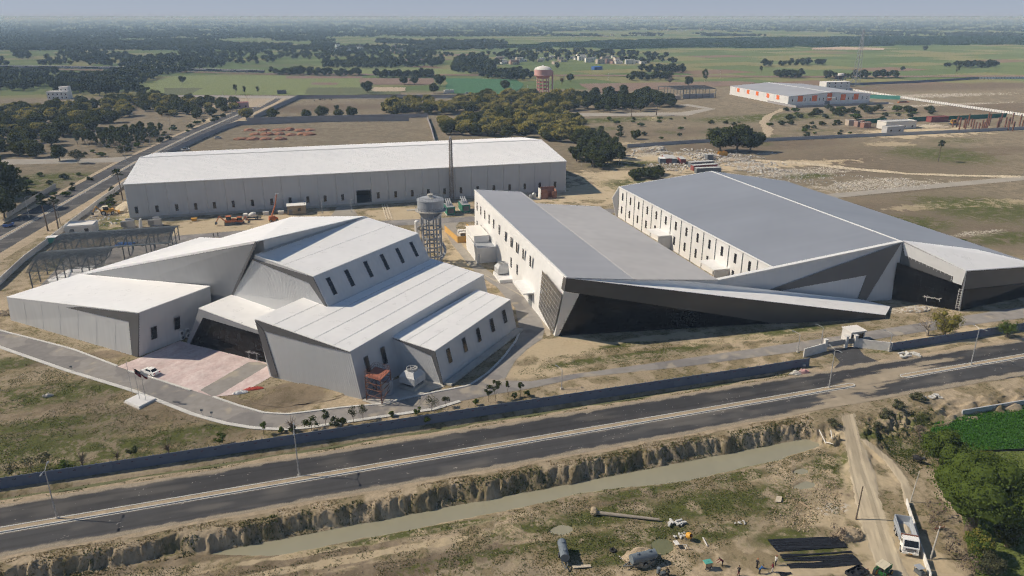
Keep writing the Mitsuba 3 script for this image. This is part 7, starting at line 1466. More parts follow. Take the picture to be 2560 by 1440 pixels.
# ---------------------------------------------------------------- people
def person(u, v, label, top, legs, hat=None, bend=0.0, rot=0.0, step=.0, skin='skin', crouch=0.0):
    p = at(u, v); k = thing('person', label, 'person'); h = 1.66; M = Mx((p[0], p[1], float(hgt(p[0], p[1])) + .03), rot)
    hip = np.array([0, 0, .86 - crouch]); up = np.array([math.sin(bend), 0, math.cos(bend)]); sh = hip + up * .52; nk = sh + up * .08; hd = nk + np.array([math.sin(bend * .8), 0, math.cos(bend * .8)]) * .17
    import manifold3d as m3
    def ball(c, r): return m3.Manifold.sphere(r, 12).translate([float(a) for a in c])
    def limb(*cr): 
        out = m3.Manifold()
        for (a, ra), (b, rb) in zip(cr, cr[1:]): out = out + m3.Manifold.batch_hull([ball(a, ra), ball(b, rb)])
        return out
    legm = m3.Manifold(); feet = m3.Manifold(); armm = m3.Manifold(); hands = m3.Manifold()
    for s in (1, -1):
        ft = np.array([step * s, .11 * s, .06]); kn = (hip + ft) / 2 + np.array([.05 + crouch * .6, 0, .02])
        legm = legm + limb((hip + (0, .09 * s, 0), .095), (kn, .07), (ft + (0, 0, .05), .05)); feet = feet + limb((ft + (-.05, 0, -.01), .045), (ft + (.15, 0, -.02), .04))
        sp0 = sh + np.array([0, .19 * s, -.02]); el = sp0 + np.array([.05 + .22 * bend + step * .4 * -s, .05 * s, -.27]); hn = el + np.array([.14 + .12 * bend, -.02 * s, -.20])
        armm = armm + limb((sp0, .062), (el, .048), (hn, .038))
        hands = hands + limb((hn, .036), (hn + (.05, 0, -.06), .032))
        for q in range(4): hands = hands + limb((hn + (.05, (-.03 + q * .02), -.06), .011), (hn + (.075, (-.03 + q * .02), -.115 + .006 * q), .009))
        hands = hands + limb((hn + (.02, -.03 * s, -.03), .012), (hn + (.07, -.05 * s, -.06), .010))
    torso = limb((hip, .15), (hip + up * .25, .135), (sh - up * .06, .15)) + limb((sh + (0, .14, -.03), .075), (sh + (0, -.14, -.03), .075))
    head = limb((nk - up * .03, .05), (hd - up * .06, .06)) + m3.Manifold.sphere(.105, 16).scale([1.05, .82, 1.18]).translate([float(a) for a in hd]) + limb((hd + (.10, 0, -.01), .018), (hd + (.125, 0, -.03), .016)) + ball(hd + (0, .09, 0), .022) + ball(hd + (0, -.09, 0), .022)
    put('trousers', legm, legs, k, smooth=50, to_world=M); put('feet', feet, 'cloth_black', k, to_world=M); put('shirt', torso + armm, top, k, smooth=50, to_world=M); put('hands', hands, skin, k, smooth=50, to_world=M); put('head', head, skin, k, smooth=50, to_world=M)
    cap_ = m3.Manifold.sphere(.118, 16).scale([1.05, .9, 1.0]).translate([float(a) for a in hd + (-.012, 0, .045)]).trim_by_plane([.3, 0, 1.0], float(hd[2] + .02 + .3 * hd[0]))
    put('headwear' if hat else 'hair', cap_, hat or 'cloth_black', k, smooth=50, to_world=M); return k
person(1892, 1420, 'standing worker in black with an orange helmet left of the black pipes', 'cloth_black', 'cloth_black', 'helmet_orange', 0, .5)
person(1931, 1430, 'standing person in maroon shirt with light trousers, lowest of the group by the pipes', 'cloth_maroon', 'cloth_white', None, .1, 2.6, .05)
person(1938, 1412, 'walking person in white shirt with a red head cloth beside the black pipes', 'cloth_white', 'cloth_black', 'cloth_red', .1, .3, .14)
person(1846, 1438, 'standing person in dark clothes at the bottom edge left of the blue one', 'cloth_black', 'cloth_maroon', None, .05, 1.0)
person(1898, 1434, 'bending person in a blue shirt at the bottom edge', 'cloth_blue', 'cloth_black', None, 1.05, .2)
person(1806, 1414, 'bending person in a dark red shirt on the bare soil', 'cloth_maroon', 'cloth_black', None, .9, 2.8)
person(1672, 1437, 'person in black crouching beside the blue drum', 'cloth_black', 'cloth_black', None, .4, 3.0, .0, 'skin', .3)
person(534, 592, 'person walking left of two on the ground behind the faceted hall', 'cloth_black', 'cloth_black', None, 0, 0, .15); person(545, 591, 'person walking right of two on the ground behind the faceted hall', 'cloth_black', 'cloth_black', None, .1, .3, .18)
person(764, 508, 'person in blue standing on the roof of the block hut', 'cloth_blue', 'cloth_white', None, .2, 1.0)
p = at(764, 537); M = Mx((p[0], p[1] + 2.6, 3.8), 1.0)
for kk in [k for k in scene if k.startswith('person_009__')]: scene[kk]['to_world'] = M
# ---------------------------------------------------------------- yard things in the foreground
for i, (l, r_, w) in enumerate((((525, 340), (1650, 275), .5), ((545, 368), (1640, 300), .5), ((562, 395), (1660, 328), .45), ((590, 425), (1740, 372), .5), ((615, 455), (1755, 395), .5), ((640, 480), (1770, 428), .5), ((715, 575), (1850, 512), .32), ((735, 610), (1885, 575), .35), ((765, 645), (1925, 610), .35), ((815, 720), (1965, 658), .3), ((850, 755), (2005, 700), .3), ((700, 875), (880, 850), .4))):
    cv = lambda q: at(1840 + q[0] / 6.4, 1300 + q[1] / 6.4); a, b = cv(l), cv(r_); rr = random.Random(i); pts = []
    k = thing('black_pipe', 'long black pipe bundle on bare soil, %s' % ('topmost of twelve', 'second from top', 'third from top', 'fourth from top', 'fifth from top', 'sixth, at the lower edge of the top stack', 'seventh, upper edge of the middle pair', 'eighth, middle pair', 'ninth, lower edge of the middle pair', 'tenth, upper of the lowest pair', 'eleventh, lower of the lowest pair', 'short one at the bottom edge')[i], 'pipe', 'black pipes on the soil')
    for q in range(4):
        d = np.array([0, (q - 1.5) * w * .34, 0]); pts = [a + (b - a) * t + d + (0, 0, .07 - .0 + rr.uniform(-.01, .02)) + (0, .12 * math.sin(t * 3 + i + q), 0) for t in np.linspace(0, 1, 9)]
        for t_ in pts: t_[2] = float(hgt(t_[0], t_[1])) + .12
        put('pipe', MB().path(pts, .085, 7), 'black_plastic', k)
a, b = at(1485, 1285), at(1648, 1303); k = thing('fallen_trunk', 'fallen palm trunk with a round root ball on the wet grass', 'tree trunk'); put('trunk', MB().path([a + (b - a) * t + (0, 0, .32) for t in np.linspace(0, 1, 12)], [.34 - .13 * t for t in np.linspace(0, 1, 12)], 10), 'pale_bark', k); put('root_ball', MB().blob(a + (0, 0, .5), (.62, .7, .7), 3, .25, 5), 'rubble_earth', k)
p = at(1532, 1377); m = MB().lathe([(.28, 0), (.5, .03), (.55, .13), (.5, .23), (.28, .26), (.25, .13), (.28, 0)], p, 24); one('tyre', m, 'rubber', 'old black tyre lying on the grass between the tank trailers', 'tyre')
one('board', MB().bar(at(1432, 1419) + (0, 0, .12), at(1477, 1416) + (0, 0, .12), .55, .12), 'pale_wood', 'pale board lying beside the left tank trailer', 'board'); one('white_post', MB().bar(at(1757, 1345) + (0, 0, .1), at(1768, 1366) + (0, 0, .1), .13), 'house_white', 'white post lying on the grass right of the orange mixer', 'post')
p = at(1722, 1350); k = thing('concrete_mixer', 'small orange drum concrete mixer by the muddy pool', 'concrete mixer'); put('drum', MB().lathe([(.25, -.5), (.5, -.25), (.5, .15), (.28, .5)], n=18), 'yellow_paint', k, smooth=40, to_world=T().translate([float(p[0]), float(p[1]), float(p[2] + .85)]).rotate([1, 0, .3], 60)); put('stand', MB().bar(p + (-.5, 0, 0), p + (-.4, 0, .9), .08).bar(p + (.5, 0, 0), p + (.4, 0, .9), .08).bar(p + (-.6, .3, .1), p + (.6, .3, .1), .08), 'dark_steel', k)
p = at(1690, 1366); k = thing('work_table', 'pale work table standing at the edge of the muddy pool', 'table'); put('top', MB().box(p + (0, 0, .7), (.7, 1.0, .06)), 'house_white', k); put('leg', MB().bar(p + (-.3, -.4, 0), p + (-.3, -.4, .7), .06), 'wood', k)
for dx, dy in ((.3, -.4), (-.3, .4), (.3, .4)): put('leg', MB().bar(p + (dx, dy, 0), p + (dx, dy, .7), .06), 'wood', k)
p = at(1717, 1373); k = thing('trestle', 'white wooden trestle right of the work table', 'trestle'); put('leg', MB().bar(p + (-.3, 0, 0), p + (0, .1, .8), .07).bar(p + (.4, 0, 0), p + (0, .1, .8), .07), 'house_white', k); put('beam', MB().bar(p + (0, .1, .8), p + (-.6, .3, .75), .07), 'house_white', k)
p = at(1769, 1420); k = thing('hand_cart', 'teal topped cart standing on the bare soil', 'cart'); put('top', MB().box(p + (0, .1, 1.1), (1.2, .9, .1)).box(p + (0, .1, 1.17), (.3, .2, .06)), 'teal_sheet', k); put('box', MB().box(p + (0, .1, .7), (1.1, .8, .6)), 'wood', k); wheels(k, ((.4, -.4), (-.4, -.4)), .25, .1, Mx(p))
p = at(1646, 1432); one('drum', MB().lathe([(0, 0), (.3, 0), (.3, .9), (.27, .92), (0, .9)], p, 16), 'tanker_grey', 'blue grey drum at the bottom edge right of the tank trailer', 'drum')
p = at(1657, 1440); k = thing('motor_pump', 'black pump set beside the blue grey drum', 'pump'); put('engine', MB().box(p + (0, 0, .45), (.7, .5, .5)).tube(p + (.1, 0, .7), p + (.1, 0, 1.1), .06, n=8), 'dark_steel', k); wheels(k, ((.4, .3), (.4, -.3), (-.4, .3), (-.4, -.3)), .28, .14, Mx(p))
one('pallet', MB().slab([at(1938, 1256) + (0, 0, .1), at(1952, 1257) + (0, 0, .1), at(1955, 1244) + (0, 0, .15), at(1941, 1242) + (0, 0, .15)], .08), 'pale_wood', 'white slatted panel lying below the small pools', 'panel')
for i, (a, b) in enumerate((((2047, 1080), (2064, 1110)), ((2076, 1081), (2080, 1098)), ((2064, 1111), (2082, 1111)))): one('bamboo_pole', MB().tube(at(*a) + (0, 0, .5), at(*b) + (0, 0, .15), .09, n=7), 'house_white', 'bleached pole at the end of the canal, %s of three' % ('longest', 'shortest', 'lowest')[i], 'pole', 'bleached poles at the canal')
one('board', MB().bar(at(1998, 1255) + (0, 0, .1), at(2025, 1272) + (0, 0, .1), .35, .08), 'wood', 'weathered board lying beside the dirt track', 'board')
p = at(2292, 1156); k = thing('buffalo', 'black buffalo standing at the foot of the round bright tree', 'buffalo'); M = Mx(p, -.9); m3s = MB().blob((0, 0, 1.0), (.95, .42, .48), 2, .12, 2); put('body', m3s, 'cloth_black', k, smooth=60, to_world=M); m = MB()
for x in (.55, -.6):
    for y in (.2, -.2): m.path([(x, y, .8), (x + .04, y, .45), (x, y, 0)], [.13, .08, .07], 7)
put('leg', m, 'cloth_black', k, to_world=M); put('head', MB().path([(.75, 0, 1.15), (1.05, 0, 1.25)], [.26, .2], 8).path([(1.05, 0, 1.28), (1.4, 0, 1.05)], [.19, .12], 8).tube((1.08, .15, 1.33), (1.1, .3, 1.28), .05).tube((1.08, -.15, 1.33), (1.1, -.3, 1.28), .05), 'cloth_black', k, smooth=60, to_world=M); put('horn', MB().path([(1.05, .1, 1.42), (.9, .3, 1.5), (.75, .28, 1.6)], [.05, .04, .015], 6).path([(1.05, -.1, 1.42), (.9, -.3, 1.5), (.75, -.28, 1.6)], [.05, .04, .015], 6), 'tanker_grey', k, to_world=M); put('tail', MB().path([(-.9, 0, 1.2), (-1.05, 0, .8), (-1.02, 0, .45)], [.04, .03, .05], 5), 'cloth_black', k, to_world=M)
# flags
fp = thing('flag_plinth', 'square white plinth beside the campus drive carrying two flagpoles', 'plinth'); q = [at(312.8, 1006), at(349, 988), at(390, 1000), at(348, 1022)]; put('slab', MB().slab([p + (0, 0, -.1) for p in q], .55), 'white_paint', fp); put('apron', MB().slab([p + (p - sum(q) / 4) * .12 + (0, 0, -.1) for p in q], .22), 'concrete', fp)
for i, (u, v, w, fl_) in enumerate(((331, 984, 'bare flagpole beside the white plinth, leftmost of three', 0), (350, 1002, 'flagpole with a dark flag on the white plinth, middle of three', 1), (366, 1007, 'flagpole with a striped flag on the white plinth, rightmost of three', 2))):
    p = at(u, v); k = thing('flagpole', w, 'flagpole', 'flagpoles on the plinth'); z0 = .45 if i else 0; put('pole', MB().tube(p * [1, 1, 0] + (0, 0, z0), p * [1, 1, 0] + (0, 0, 7.6), .05, .035, 8), 'galvanised', k)
    if fl_:
        g, F_ = [], []
        for s in range(9):
            t = s / 8; g += [p * [1, 1, 0] + (.06 + 1.25 * t, .12 * math.sin(t * 7), 7.4 - .95 * t), p * [1, 1, 0] + (.06 + .95 * t, .12 * math.sin(t * 7 + .5), 6.2 - 1.0 * t)]
        for s in range(8): F_ += [[2 * s, 2 * s + 1, 2 * s + 3], [2 * s, 2 * s + 3, 2 * s + 2]]
        g = np.array(g)
        if fl_ == 1: fk = put('flag', trimesh.Trimesh(g, F_, process=False), 'cloth_black', k); hm = (g[0::2] + g[1::2]) / 2; put('stripe', trimesh.Trimesh(np.vstack([g[1::2], hm]) + (0, -.012, 0), np.vstack([[[s, s + 1, s + 10], [s, s + 10, s + 9]] for s in range(8)]), process=False), 'cloth_maroon', fk)
        else: fk = put('flag', trimesh.Trimesh(g, F_, process=False), 'house_white', k); lo = g[0::2] * .35 + g[1::2] * .65; put('stripe', trimesh.Trimesh(np.vstack([g[1::2], lo]) + (0, -.012, 0), np.vstack([[[s, s + 1, s + 10], [s, s + 10, s + 9]] for s in range(8)]), process=False), 'cloth_maroon', fk)
for i, (u, v, w) in enumerate(((506, 1040, 'at the drive bend, left of two'), (531, 1046, 'at the drive bend, right of two'), (180, 930, 'on the kerb above the left lawn'), (1050, 1010, 'beside the drive fork'))): 
    p = at(u, v); k = thing('sign_post', 'small grey sign post ' + w, 'sign', 'small posts along the drive'); put('post', MB().tube(p, p + (0, 0, 1.3), .05, n=7), 'galvanised', k); put('head', MB().box(p + (0, 0, 1.35), (.5, .1, .4)), 'steel_grey', k)
k = thing('hoist', 'small rusty hoist frame at the foot of the black glass corner', 'frame'); p = at(1396, 836); put('post', MB().bar(p + (-.9, 0, 0), p + (-.9, 0, 2.2), .1).bar(p + (.9, 0, 0), p + (.9, 0, 2.2), .1).bar(p + (-.9, 0, 2.2), p + (.9, 0, 2.2), .12), 'rust_steel', k); put('crate', MB().box(p + (0, .2, 1.0), (.9, .8, 1.0)), 'orange_paint', k); put('tray', MB().box(p + (0, .1, 2.3), (2.2, 1.0, .1)), 'galvanised', k)
# containers in the rubble yard
def container(u0, v0, u1, v1, h, side, top, label, d=3.0, rot=0):
    a, b = at(u0, v0), at(u1, v1); k = thing('container', label, 'container', 'containers in the rubble yard'); c = (a + b) / 2; L = np.linalg.norm((b - a)[:2]); M = Mx((c[0], c[1] + d / 2, 0), aim(a, b))
    put('box', MB().box((0, 0, h / 2), (L, d, h)), side, k, to_world=M); put('lid', MB().box((0, 0, h + .06), (L + .1, d + .1, .12)), top, k, to_world=M); m = MB()
    for i in range(int(L / .8)): m.box((-L / 2 + .4 + i * .8, -d / 2 - .04, h / 2), (.18, .08, h - .3))
    put('side_rib', m, side, k, kind='stuff', to_world=M)
container(1653, 409, 1669, 409, 2.6, 'container_grey', 'white_sheet', 'grey container in the rubble yard, leftmost, with white bags behind', 6); container(1672, 409, 1686, 409, 2.8, 'container_red', 'container_top', 'red ended container in the rubble yard, left of its grey twin', 12); container(1687, 409, 1699, 409, 2.6, 'container_grey', 'container_top', 'grey ended container in the rubble yard, right of its red twin', 12); container(1706, 410, 1719, 410, 2.6, 'container_red', 'container_top', 'small red container with white lid in the rubble yard', 8)
container(1726, 419, 1785, 415, 2.6, 'container_grey', 'container_top', 'long grey container, upper of the row nearest the grey roof'); container(1733, 427, 1793, 423, 2.6, 'container_red', 'container_top', 'long red container, second of the row nearest the grey roof'); container(1742, 434, 1803, 432, 2.6, 'container_grey', 'container_top', 'long grey container, third of the row nearest the grey roof'); container(1768, 400, 1783, 399, 2.8, 'container_grey', 'container_top', 'dark grey container at the upper end of the row'); 
a = at(1800, 391)
for i in range(2): k = thing('cable_drum', 'orange brown wooden cable drum under the huge dark trees, %s' % ('left', 'right')[i], 'cable drum', 'cable drums'); x = a[0] + i * 2.8; put('core', MB().tube((x, a[1] - .8, 1.5), (x, a[1] + .8, 1.5), .9, n=16), 'yellow_paint', k); put('flange', MB().tube((x, a[1] - .95, 1.5), (x, a[1] - .8, 1.5), 1.5, n=20).tube((x, a[1] + .8, 1.5), (x, a[1] + .95, 1.5), 1.5, n=20), 'yellow_paint', k)
# ---------------------------------------------------------------- the orange striped warehouse and its neighbours
f0, f1 = at(1969, 265), at(2173, 257); f0, f1 = np.array([f0[0], f0[1], 0]), np.array([f1[0], f1[1], 0]); l1 = at(1824, 236); k = thing('striped_warehouse', 'far white warehouse with grey roof and orange stripes on its walls', 'warehouse'); hE, hA = 8.2, 10.6
ex = (f1 - f0); Wd = np.linalg.norm(ex); ex = ex / Wd; ey = l1 - f0; ey = ey / np.linalg.norm(ey); Ld = np.linalg.norm(l1 - f0); sq = lambda a, b, z: f0 + ex * a * Wd + ey * b * Ld + (0, 0, z)
put('wall', MB().loft([sq(0, 0, 0), sq(1, 0, 0), sq(1, 1, 0), sq(0, 1, 0)], [sq(0, 0, hE), sq(1, 0, hE), sq(1, 1, hE), sq(0, 1, hE)]).slab([sq(0, 0, hE), sq(1, 0, hE), sq(.5, 0, hA)], .3, ey).slab([sq(0, 1, hE), sq(1, 1, hE), sq(.5, 1, hA)], -.3, ey), 'white_paint', k)
for s0, s1 in ((0, .5), (.5, 1)):
    za, zb_ = (hE, hA) if s0 == 0 else (hA, hE); put('roof_slope', MB().loft([sq(s0, -.004, za), sq(s1, -.004, zb_), sq(s1, 1.004, zb_), sq(s0, 1.004, za)], [sq(s0, -.004, za + .25), sq(s1, -.004, zb_ + .25), sq(s1, 1.004, zb_ + .25), sq(s0, 1.004, za + .25)]), 'grey_roof', k)
put('ridge_cap', MB().bar(sq(.5, 0, hA + .3), sq(.5, 1, hA + .3), 1.4, .15), 'roof_ridge', k)
nfx = -np.cross(ex, (0, 0, 1)); nfx = nfx if nfx[1] < 0 else -nfx; nlx = np.cross(ey, (0, 0, 1)); nlx = nlx if nlx[0] < 0 else -nlx
for s in (.14, .31, .49, .66, .82): put('orange_panel', MB().slab([sq(s - .03, 0, 3.4) + nfx * .05, sq(s + .03, 0, 3.4) + nfx * .05, sq(s + .03, 0, hE - .4 + (hA - hE) * (.9 if .4 < s < .6 else .3)) + nfx * .05, sq(s - .03, 0, hE - .4 + (hA - hE) * (.9 if .4 < s < .6 else .3)) + nfx * .05], .12, nfx), 'orange_bright', k)
for s in (.16, .32, .50, .66, .84): put('orange_panel', MB().slab([sq(0, s - .022, 4.0) + nlx * .05, sq(0, s + .022, 4.0) + nlx * .05, sq(0, s + .022, hE - .5) + nlx * .05, sq(0, s - .022, hE - .5) + nlx * .05], .12, nlx), 'orange_bright', k)
for s in (.05, .2, .26, .37, .42, .58, .73, .78, .9, .96): put('window', MB().slab([sq(s - .004, 0, 3.6) + nfx * .05, sq(s + .004, 0, 3.6) + nfx * .05, sq(s + .004, 0, 6.2) + nfx * .05, sq(s - .004, 0, 6.2) + nfx * .05], .1, nfx), 'window_glass', k)
for s in np.arange(.05, 1, .085): put('panel_line', MB().bar(sq(0, s, 4.2) + nlx * .08, sq(0, s, hE - .3) + nlx * .08, .6, .1, up=nlx), 'grey_cladding', k)
put('canopy', MB().slab([sq(.45, 0, 6.2) + nfx * .1, sq(.54, 0, 6.2) + nfx * .1, sq(.54, 0, 6.2) + nfx * 3, sq(.45, 0, 6.2) + nfx * 3], .4), 'house_white', k); put('dock', MB().slab([sq(.44, 0, .1) + nfx * .06, sq(.5, 0, .1) + nfx * .06, sq(.5, 0, 3.2) + nfx * .06, sq(.44, 0, 3.2) + nfx * .06], .1, nfx), 'steel_grey', k)
prin('orange_bright', (.75, .16, .04), .6)
one('yard_wall', MB().bar(sq(-.02, 0, .9) + nfx * 14, sq(1.1, 0, .9) + nfx * 14, .3, 2.0).bar(sq(-.02, 0, .9) + nfx * 14, sq(-.02, .3, .9) + nfx * 1, .3, 2.0), 'field_wall', 'grey yard wall before the orange striped warehouse', 'wall')
one('yard_slab', MB().slab([sq(0, 0, .06) + nfx * 1, sq(1.2, 0, .06) + nfx * 1, sq(1.2, 0, .06) + nfx * 12, sq(0, 0, .06) + nfx * 12], .1), 'concrete', 'pale yard before the orange striped warehouse', 'yard')
p = at(2112, 252); house('gate_lodge', 'white lodge in front of the orange striped warehouse', 'building', p[0], p[1], 16, 6, 4, 'white_paint', 'house_white', 0, 3)
p = at(2100, 228); house('office_block', 'white stepped building behind the orange striped warehouse', 'building', p[0], p[1] + 10, 30, 12, 9, 'white_paint', 'house_white', 0, 4)
p = at(2098, 216); k = thing('water_scaffold', 'dark scaffold with a tank rising behind the orange striped warehouse', 'scaffold'); put('frame', MB().box((p[0], p[1], 12), (11, 6, .4)).box((p[0], p[1], 8), (11, 6, .3)), 'dark_steel', k)
for dx in (-5, -1.7, 1.7, 5): put('post', MB().bar((p[0] + dx, p[1] - 2.8, 0), (p[0] + dx, p[1] - 2.8, 12), .5).bar((p[0] + dx, p[1] + 2.8, 0), (p[0] + dx, p[1] + 2.8, 12), .5), 'dark_steel', k)
put('tank', MB().tube((p[0], p[1], 12), (p[0], p[1], 14.5), 3.4, n=16), 'house_white', k); put('net', MB().box((p[0], p[1] + 3, 10), (11, .2, 4)), 'rust_steel', k)
p = at(2138, 213); k = thing('lattice_tower', 'tall thin lattice tower behind the orange striped warehouse', 'tower'); Hh = hh = 62 * 1.0
for sx in (-1, 1):
    for sy2 in (-1, 1): put('leg', MB().bar((p[0] + 3.4 * sx, p[1] + 3.4 * sy2, 0), (p[0] + .6 * sx, p[1] + .6 * sy2, Hh), .35), 'galvanised', k)
m = MB()
for s in range(14):
    z0, z1 = Hh * s / 14, Hh * (s + 1) / 14; w0, w1 = 3.4 - 2.8 * s / 14, 3.4 - 2.8 * (s + 1) / 14
    for sg in (1, -1): m.bar((p[0] - w0, p[1] + w0 * sg, z0), (p[0] + w1, p[1] + w1 * sg, z1), .22); m.bar((p[0] + w0, p[1] + w0 * sg, z0), (p[0] - w1, p[1] + w1 * sg, z1), .22)
put('lattice', m, 'galvanised', k)
c = at(1740, 246); k = thing('open_steel_shed', 'unfinished steel shed frame left of the orange striped warehouse', 'building frame'); X, Y = c[0], c[1]; w, d = 42, 40
for i in range(7):
    for y in (0, d / 2, d): put('column', MB().bar((X - w / 2 + w * i / 6, Y + y, 0), (X - w / 2 + w * i / 6, Y + y, 8.5 + (1.5 if y == d / 2 else 0)), .45), 'dark_steel', k)
    put('rafter', MB().path([(X - w / 2 + w * i / 6, Y, 8.5), (X - w / 2 + w * i / 6, Y + d / 2, 10), (X - w / 2 + w * i / 6, Y + d, 8.5)], .3, 4), 'dark_steel', k)
m = MB()
for t in np.linspace(0, 1, 16): y = d * t; z = 8.7 + 1.5 * (1 - abs(2 * t - 1)); m.bar((X - w / 2, Y + y, z), (X + w / 2, Y + y, z), .35)
put('purlin_run', m, 'dark_steel', k, kind='stuff'); put('wall', MB().box((X + 3, Y + .5, 2.2), (w - 8, .4, 4.4)), 'field_wall', k); put('brick_room', MB().box((X - w / 2 - 3, Y - 3, 2.0), (9, 5, 4)), 'house_tan', k)
c = at(1357, 231); k = thing('pink_water_tower', 'pink overhead water tank with white dome on coral legs beyond the grove', 'water tower'); X, Y = c[0], c[1]
for i in range(10): a = i * math.pi / 5; put('column', MB().tube((X + 6.3 * math.cos(a), Y + 6.3 * math.sin(a), 0), (X + 6.3 * math.cos(a), Y + 6.3 * math.sin(a), 15.6), .5, n=8), 'pink_paint', k)
for z in (3.5, 7, 10.5, 14.8): 
    m = MB()
    for i in range(10): a, b = i * math.pi / 5, (i + 1) * math.pi / 5; m.bar((X + 6.3 * math.cos(a), Y + 6.3 * math.sin(a), z), (X + 6.3 * math.cos(b), Y + 6.3 * math.sin(b), z), .5, .9)
    put('ring_beam', m, 'coral_paint', k)
put('bowl', MB().lathe([(0, 15.3), (6.4, 15.3), (9.2, 17.6)], (X, Y, 0), 32), 'coral_paint', k); put('tank', MB().lathe([(9.2, 17.6), (9.5, 17.7), (9.2, 18.0), (9.2, 23.2), (9.4, 23.4)], (X, Y, 0), 36), 'pink_paint', k, smooth=30); put('dome', MB().lathe([(9.4, 23.4), (7.5, 25.2), (4.5, 26.4), (1.2, 26.9), (1.0, 27.5), (0, 27.6)], (X, Y, 0), 36), 'house_white', k, smooth=40); put('stair_tower', MB().box((X + 10.5, Y, 11), (1.4, 1.4, 22)), 'pink_paint', k)
p = at(1316, 238); house('pump_house', 'small white and red pump house below the pink water tower', 'building', p[0], p[1], 13, 6, 3.6, 'house_white', 'coral_paint', 0, 2)
# far right building site
for i, (u, v) in enumerate(sorted((R.uniform(2375, 2556), R.uniform(306, 330)) for _ in range(36))):
    p = at(u, v); h = R.uniform(5, 8.5); one('bare_column', MB().bar((p[0], p[1], 0), (p[0] + R.uniform(-.1, .1), p[1], h), .7), 'rust_steel', 'bare brown column on the far right building site, %s from left' % ORD[i], 'column', 'bare columns of the far right site')
p = at(2250, 322); k = house('site_shed', 'long white shed on the far right building site', 'shed', p[0], p[1] + 4, 26, 9, 5, 'house_white', 'container_top', 0, 4); p = at(2236, 332); house('site_shed', 'grey sheet shed with skylights in front of the long white shed', 'shed', p[0], p[1] + 2, 14, 5, 4, 'wall_panel_pale', 'container_top', 0, 2); p = at(2342, 304); house('site_container', 'dark red cabin on the far right building site', 'cabin', p[0], p[1], 16, 5, 3.6, 'container_red', 'container_red', 0, 0)
for i, (a, b) in enumerate((((2125, 312), (2215, 305)), ((2270, 305), (2330, 301)), ((2370, 301), (2515, 293)))): one('net_fence', MB().bar(at(*a) + (0, 0, 1.6), at(*b) + (0, 0, 1.6), .2, 3.2), 'green_net', 'dark green net screen of the far right site, %s' % ('left', 'middle', 'right')[i], 'fence')
one('net_fence', MB().bar(at(2174, 246) + (0, 0, 1.8), at(2250, 249) + (0, 0, 1.8), .2, 3.6), 'teal_sheet', 'teal sheet fence right of the orange striped warehouse', 'fence')
for i, (u, v) in enumerate(((2125, 313), (2147, 316), (2163, 319))): p = at(u, v); house('site_hut', 'small brick hut on the far right site, %s of three' % ('left', 'middle', 'right')[i], 'hut', p[0], p[1], 6, 4, 3.6, ('house_tan', 'house_brick', 'brick')[i], 'container_top')
p = at(2258, 257); vehicle_far(2258, 257, 'orange_paint', 'orange truck near the right end of the white hoarding', 'truck', 12, 0); 
# villages, train and lone houses on the plain
VN = 0
def village(u0, u1, v0, v1, n, seed, where):
    global VN
    rr = random.Random(seed)
    for i, (u, v) in enumerate(sorted((rr.uniform(u0, u1), rr.uniform(v0, v1)) for _ in range(n))):
        p = at(u, v); w = rr.uniform(7, 16); VN += 1; col = rr.choice(('house_white', 'house_white', 'house_tan', 'house_brick')); h = rr.choice((3.5, 4, 4, 7))
        house('village_house', '%s %s house %s, %s from left' % ({'house_white': 'white', 'house_tan': 'tan', 'house_brick': 'brick brown'}[col], 'tall' if h > 5 else 'low', where, ORD[i]), 'house', p[0], p[1], w, rr.uniform(6, 10), h, col, 'concrete' if col != 'house_white' else 'house_white', rr.uniform(-.3, .3), 2, (), 'village houses ' + where)
village(838, 905, 118, 138, 13, 1, 'in the trees left of centre'); village(955, 1005, 118, 134, 10, 2, 'among the trees above the pale fields'); village(1225, 1310, 146, 163, 17, 3, 'in the hamlet above the pink water tower'); village(1340, 1560, 143, 162, 30, 4, 'in the village right of the pink water tower'); village(1430, 1540, 88, 92, 9, 5, 'in the distant hamlet on the bright fields'); village(1660, 1780, 70, 78, 14, 6, 'in the hazy distance'); village(1570, 1640, 156, 164, 5, 7, 'at the right end of the village')
p = at(1492, 174); house('blue_shed', 'bright blue shed in the field right of the pink water tower', 'shed', p[0], p[1], 14, 9, 4.5, 'blue_paint', 'blue_tarp', .2, 0, (), None, 1, 0)
p = at(151, 247); k = house('farmhouse', 'white two storey farmhouse behind the left grove', 'house', p[0], p[1], 19, 10, 7.0, 'house_white', 'house_white', -.12, 5); p = at(168, 244); house('farmhouse_tower', 'white upper room rising at the right end of the farmhouse', 'house', p[0], p[1] - 2, 8, 8, 10.5, 'house_white', 'house_white', -.12, 2)
p = at(600, 270); house('pink_house', 'small pink building at the bend beyond the avenue', 'building', p[0], p[1], 15, 6, 4.6, 'pink_paint', 'coral_paint', .1, 3); p = at(705, 235); house('road_stall', 'dark roadside stall at the far end of the avenue', 'stall', p[0], p[1], 9, 4, 3.4, 'dark_steel', 'container_top'); p = at(1122, 233); house('field_tent', 'small white structure at the lower left corner of the deep green field', 'shelter', p[0], p[1], 10, 4, 3, 'house_white', 'house_white', .2)
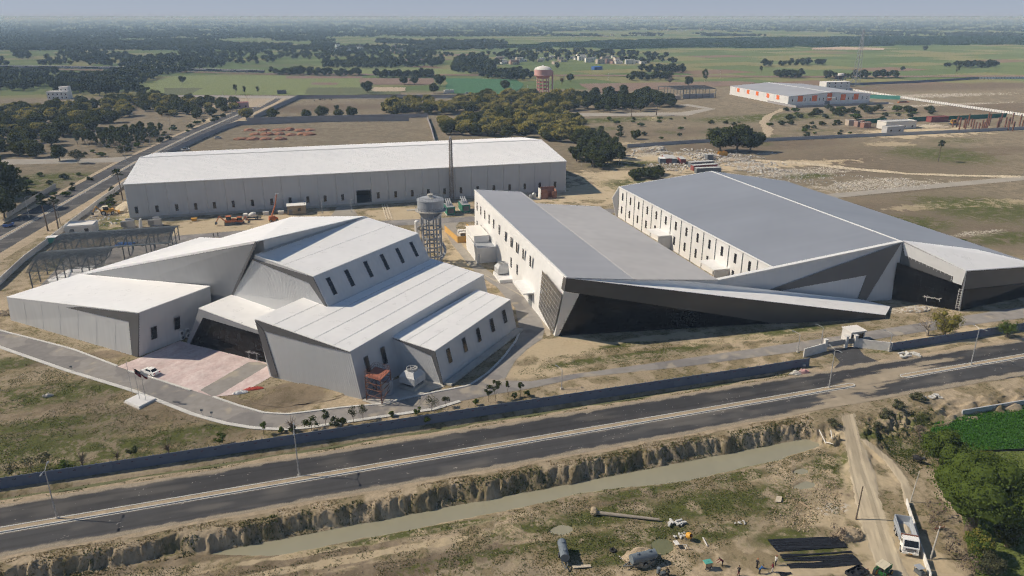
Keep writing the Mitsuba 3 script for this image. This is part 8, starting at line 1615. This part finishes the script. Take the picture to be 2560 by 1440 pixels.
q0, q1_ = at(-140, 166.8), at(662, 184); rl = LineString([tuple(at(-1400, 162)[:2]), tuple(at(0, 172.3)[:2]), tuple(at(330, 176.4)[:2]), tuple(at(662, 185.3)[:2])])
for i in range(26):
    s = rl.length - 12 - i * 24.0; a, b = rl.interpolate(s + 11.4), rl.interpolate(s - 11.4)
    if s < 20: break
    k = thing('train_coach', 'dark blue train coach on the embankment, %s from the right' % ORD[i], 'train coach', 'coaches of the train'); M = Mx(((a.x + b.x) / 2, (a.y + b.y) / 2, 1.4), math.atan2(b.y - a.y, b.x - a.x)); put('body', MB().box((0, 0, 2.2), (22.8, 3.2, 3.0)), 'train_blue', k, to_world=M); put('roof', MB().box((0, 0, 3.85), (22.8, 3.0, .35)), 'container_top', k, to_world=M); put('window_band', MB().box((0, 0, 2.6), (20, 3.26, .9)), 'galvanised' if i % 3 else 'window_glass', k, to_world=M); put('bogie', MB().box((-7, 0, .45), (3.4, 2.6, .8)).box((7, 0, .45), (3.4, 2.6, .8)), 'dark_steel', k, to_world=M)
for i, (u, v) in enumerate(((800, 251), (806, 250), (812, 251), (825, 250), (829, 251), (787, 254))):
    p = at(u, v); k = thing('cow', 'dark grazing animal on the brown plot, %s from left' % ORD[sorted((800, 806, 812, 825, 829, 787)).index(u)], 'cattle', 'cattle on the brown plot'); M = Mx(p, R.uniform(0, 6)); put('body', MB().blob((0, 0, 1.1), (1.1, .5, .55), 2, .1, i), 'cloth_black', k, to_world=M); m = MB()
    for x in (.6, -.65):
        for y in (.22, -.22): m.path([(x, y, .9), (x + .03, y, .5), (x, y, 0)], [.14, .09, .08], 6)
    put('leg', m, 'cloth_black', k, to_world=M); put('head', MB().path([(.9, 0, 1.2), (1.3, 0, .9), (1.6, 0, .5)], [.28, .2, .13], 8), 'cloth_black', k, to_world=M)
# ---------------------------------------------------------------- haze of the plain
scene['haze'] = {'type': 'cube', 'to_world': T().translate([0, 0, 39.0]).scale([110000, 110000, 43.0]), 'bsdf': {'type': 'null'}, 'interior': {'type': 'ref', 'id': 'air'}}
labels['haze'] = {'kind': 'stuff', 'label': 'thin dusty haze over the plain', 'category': 'haze'}
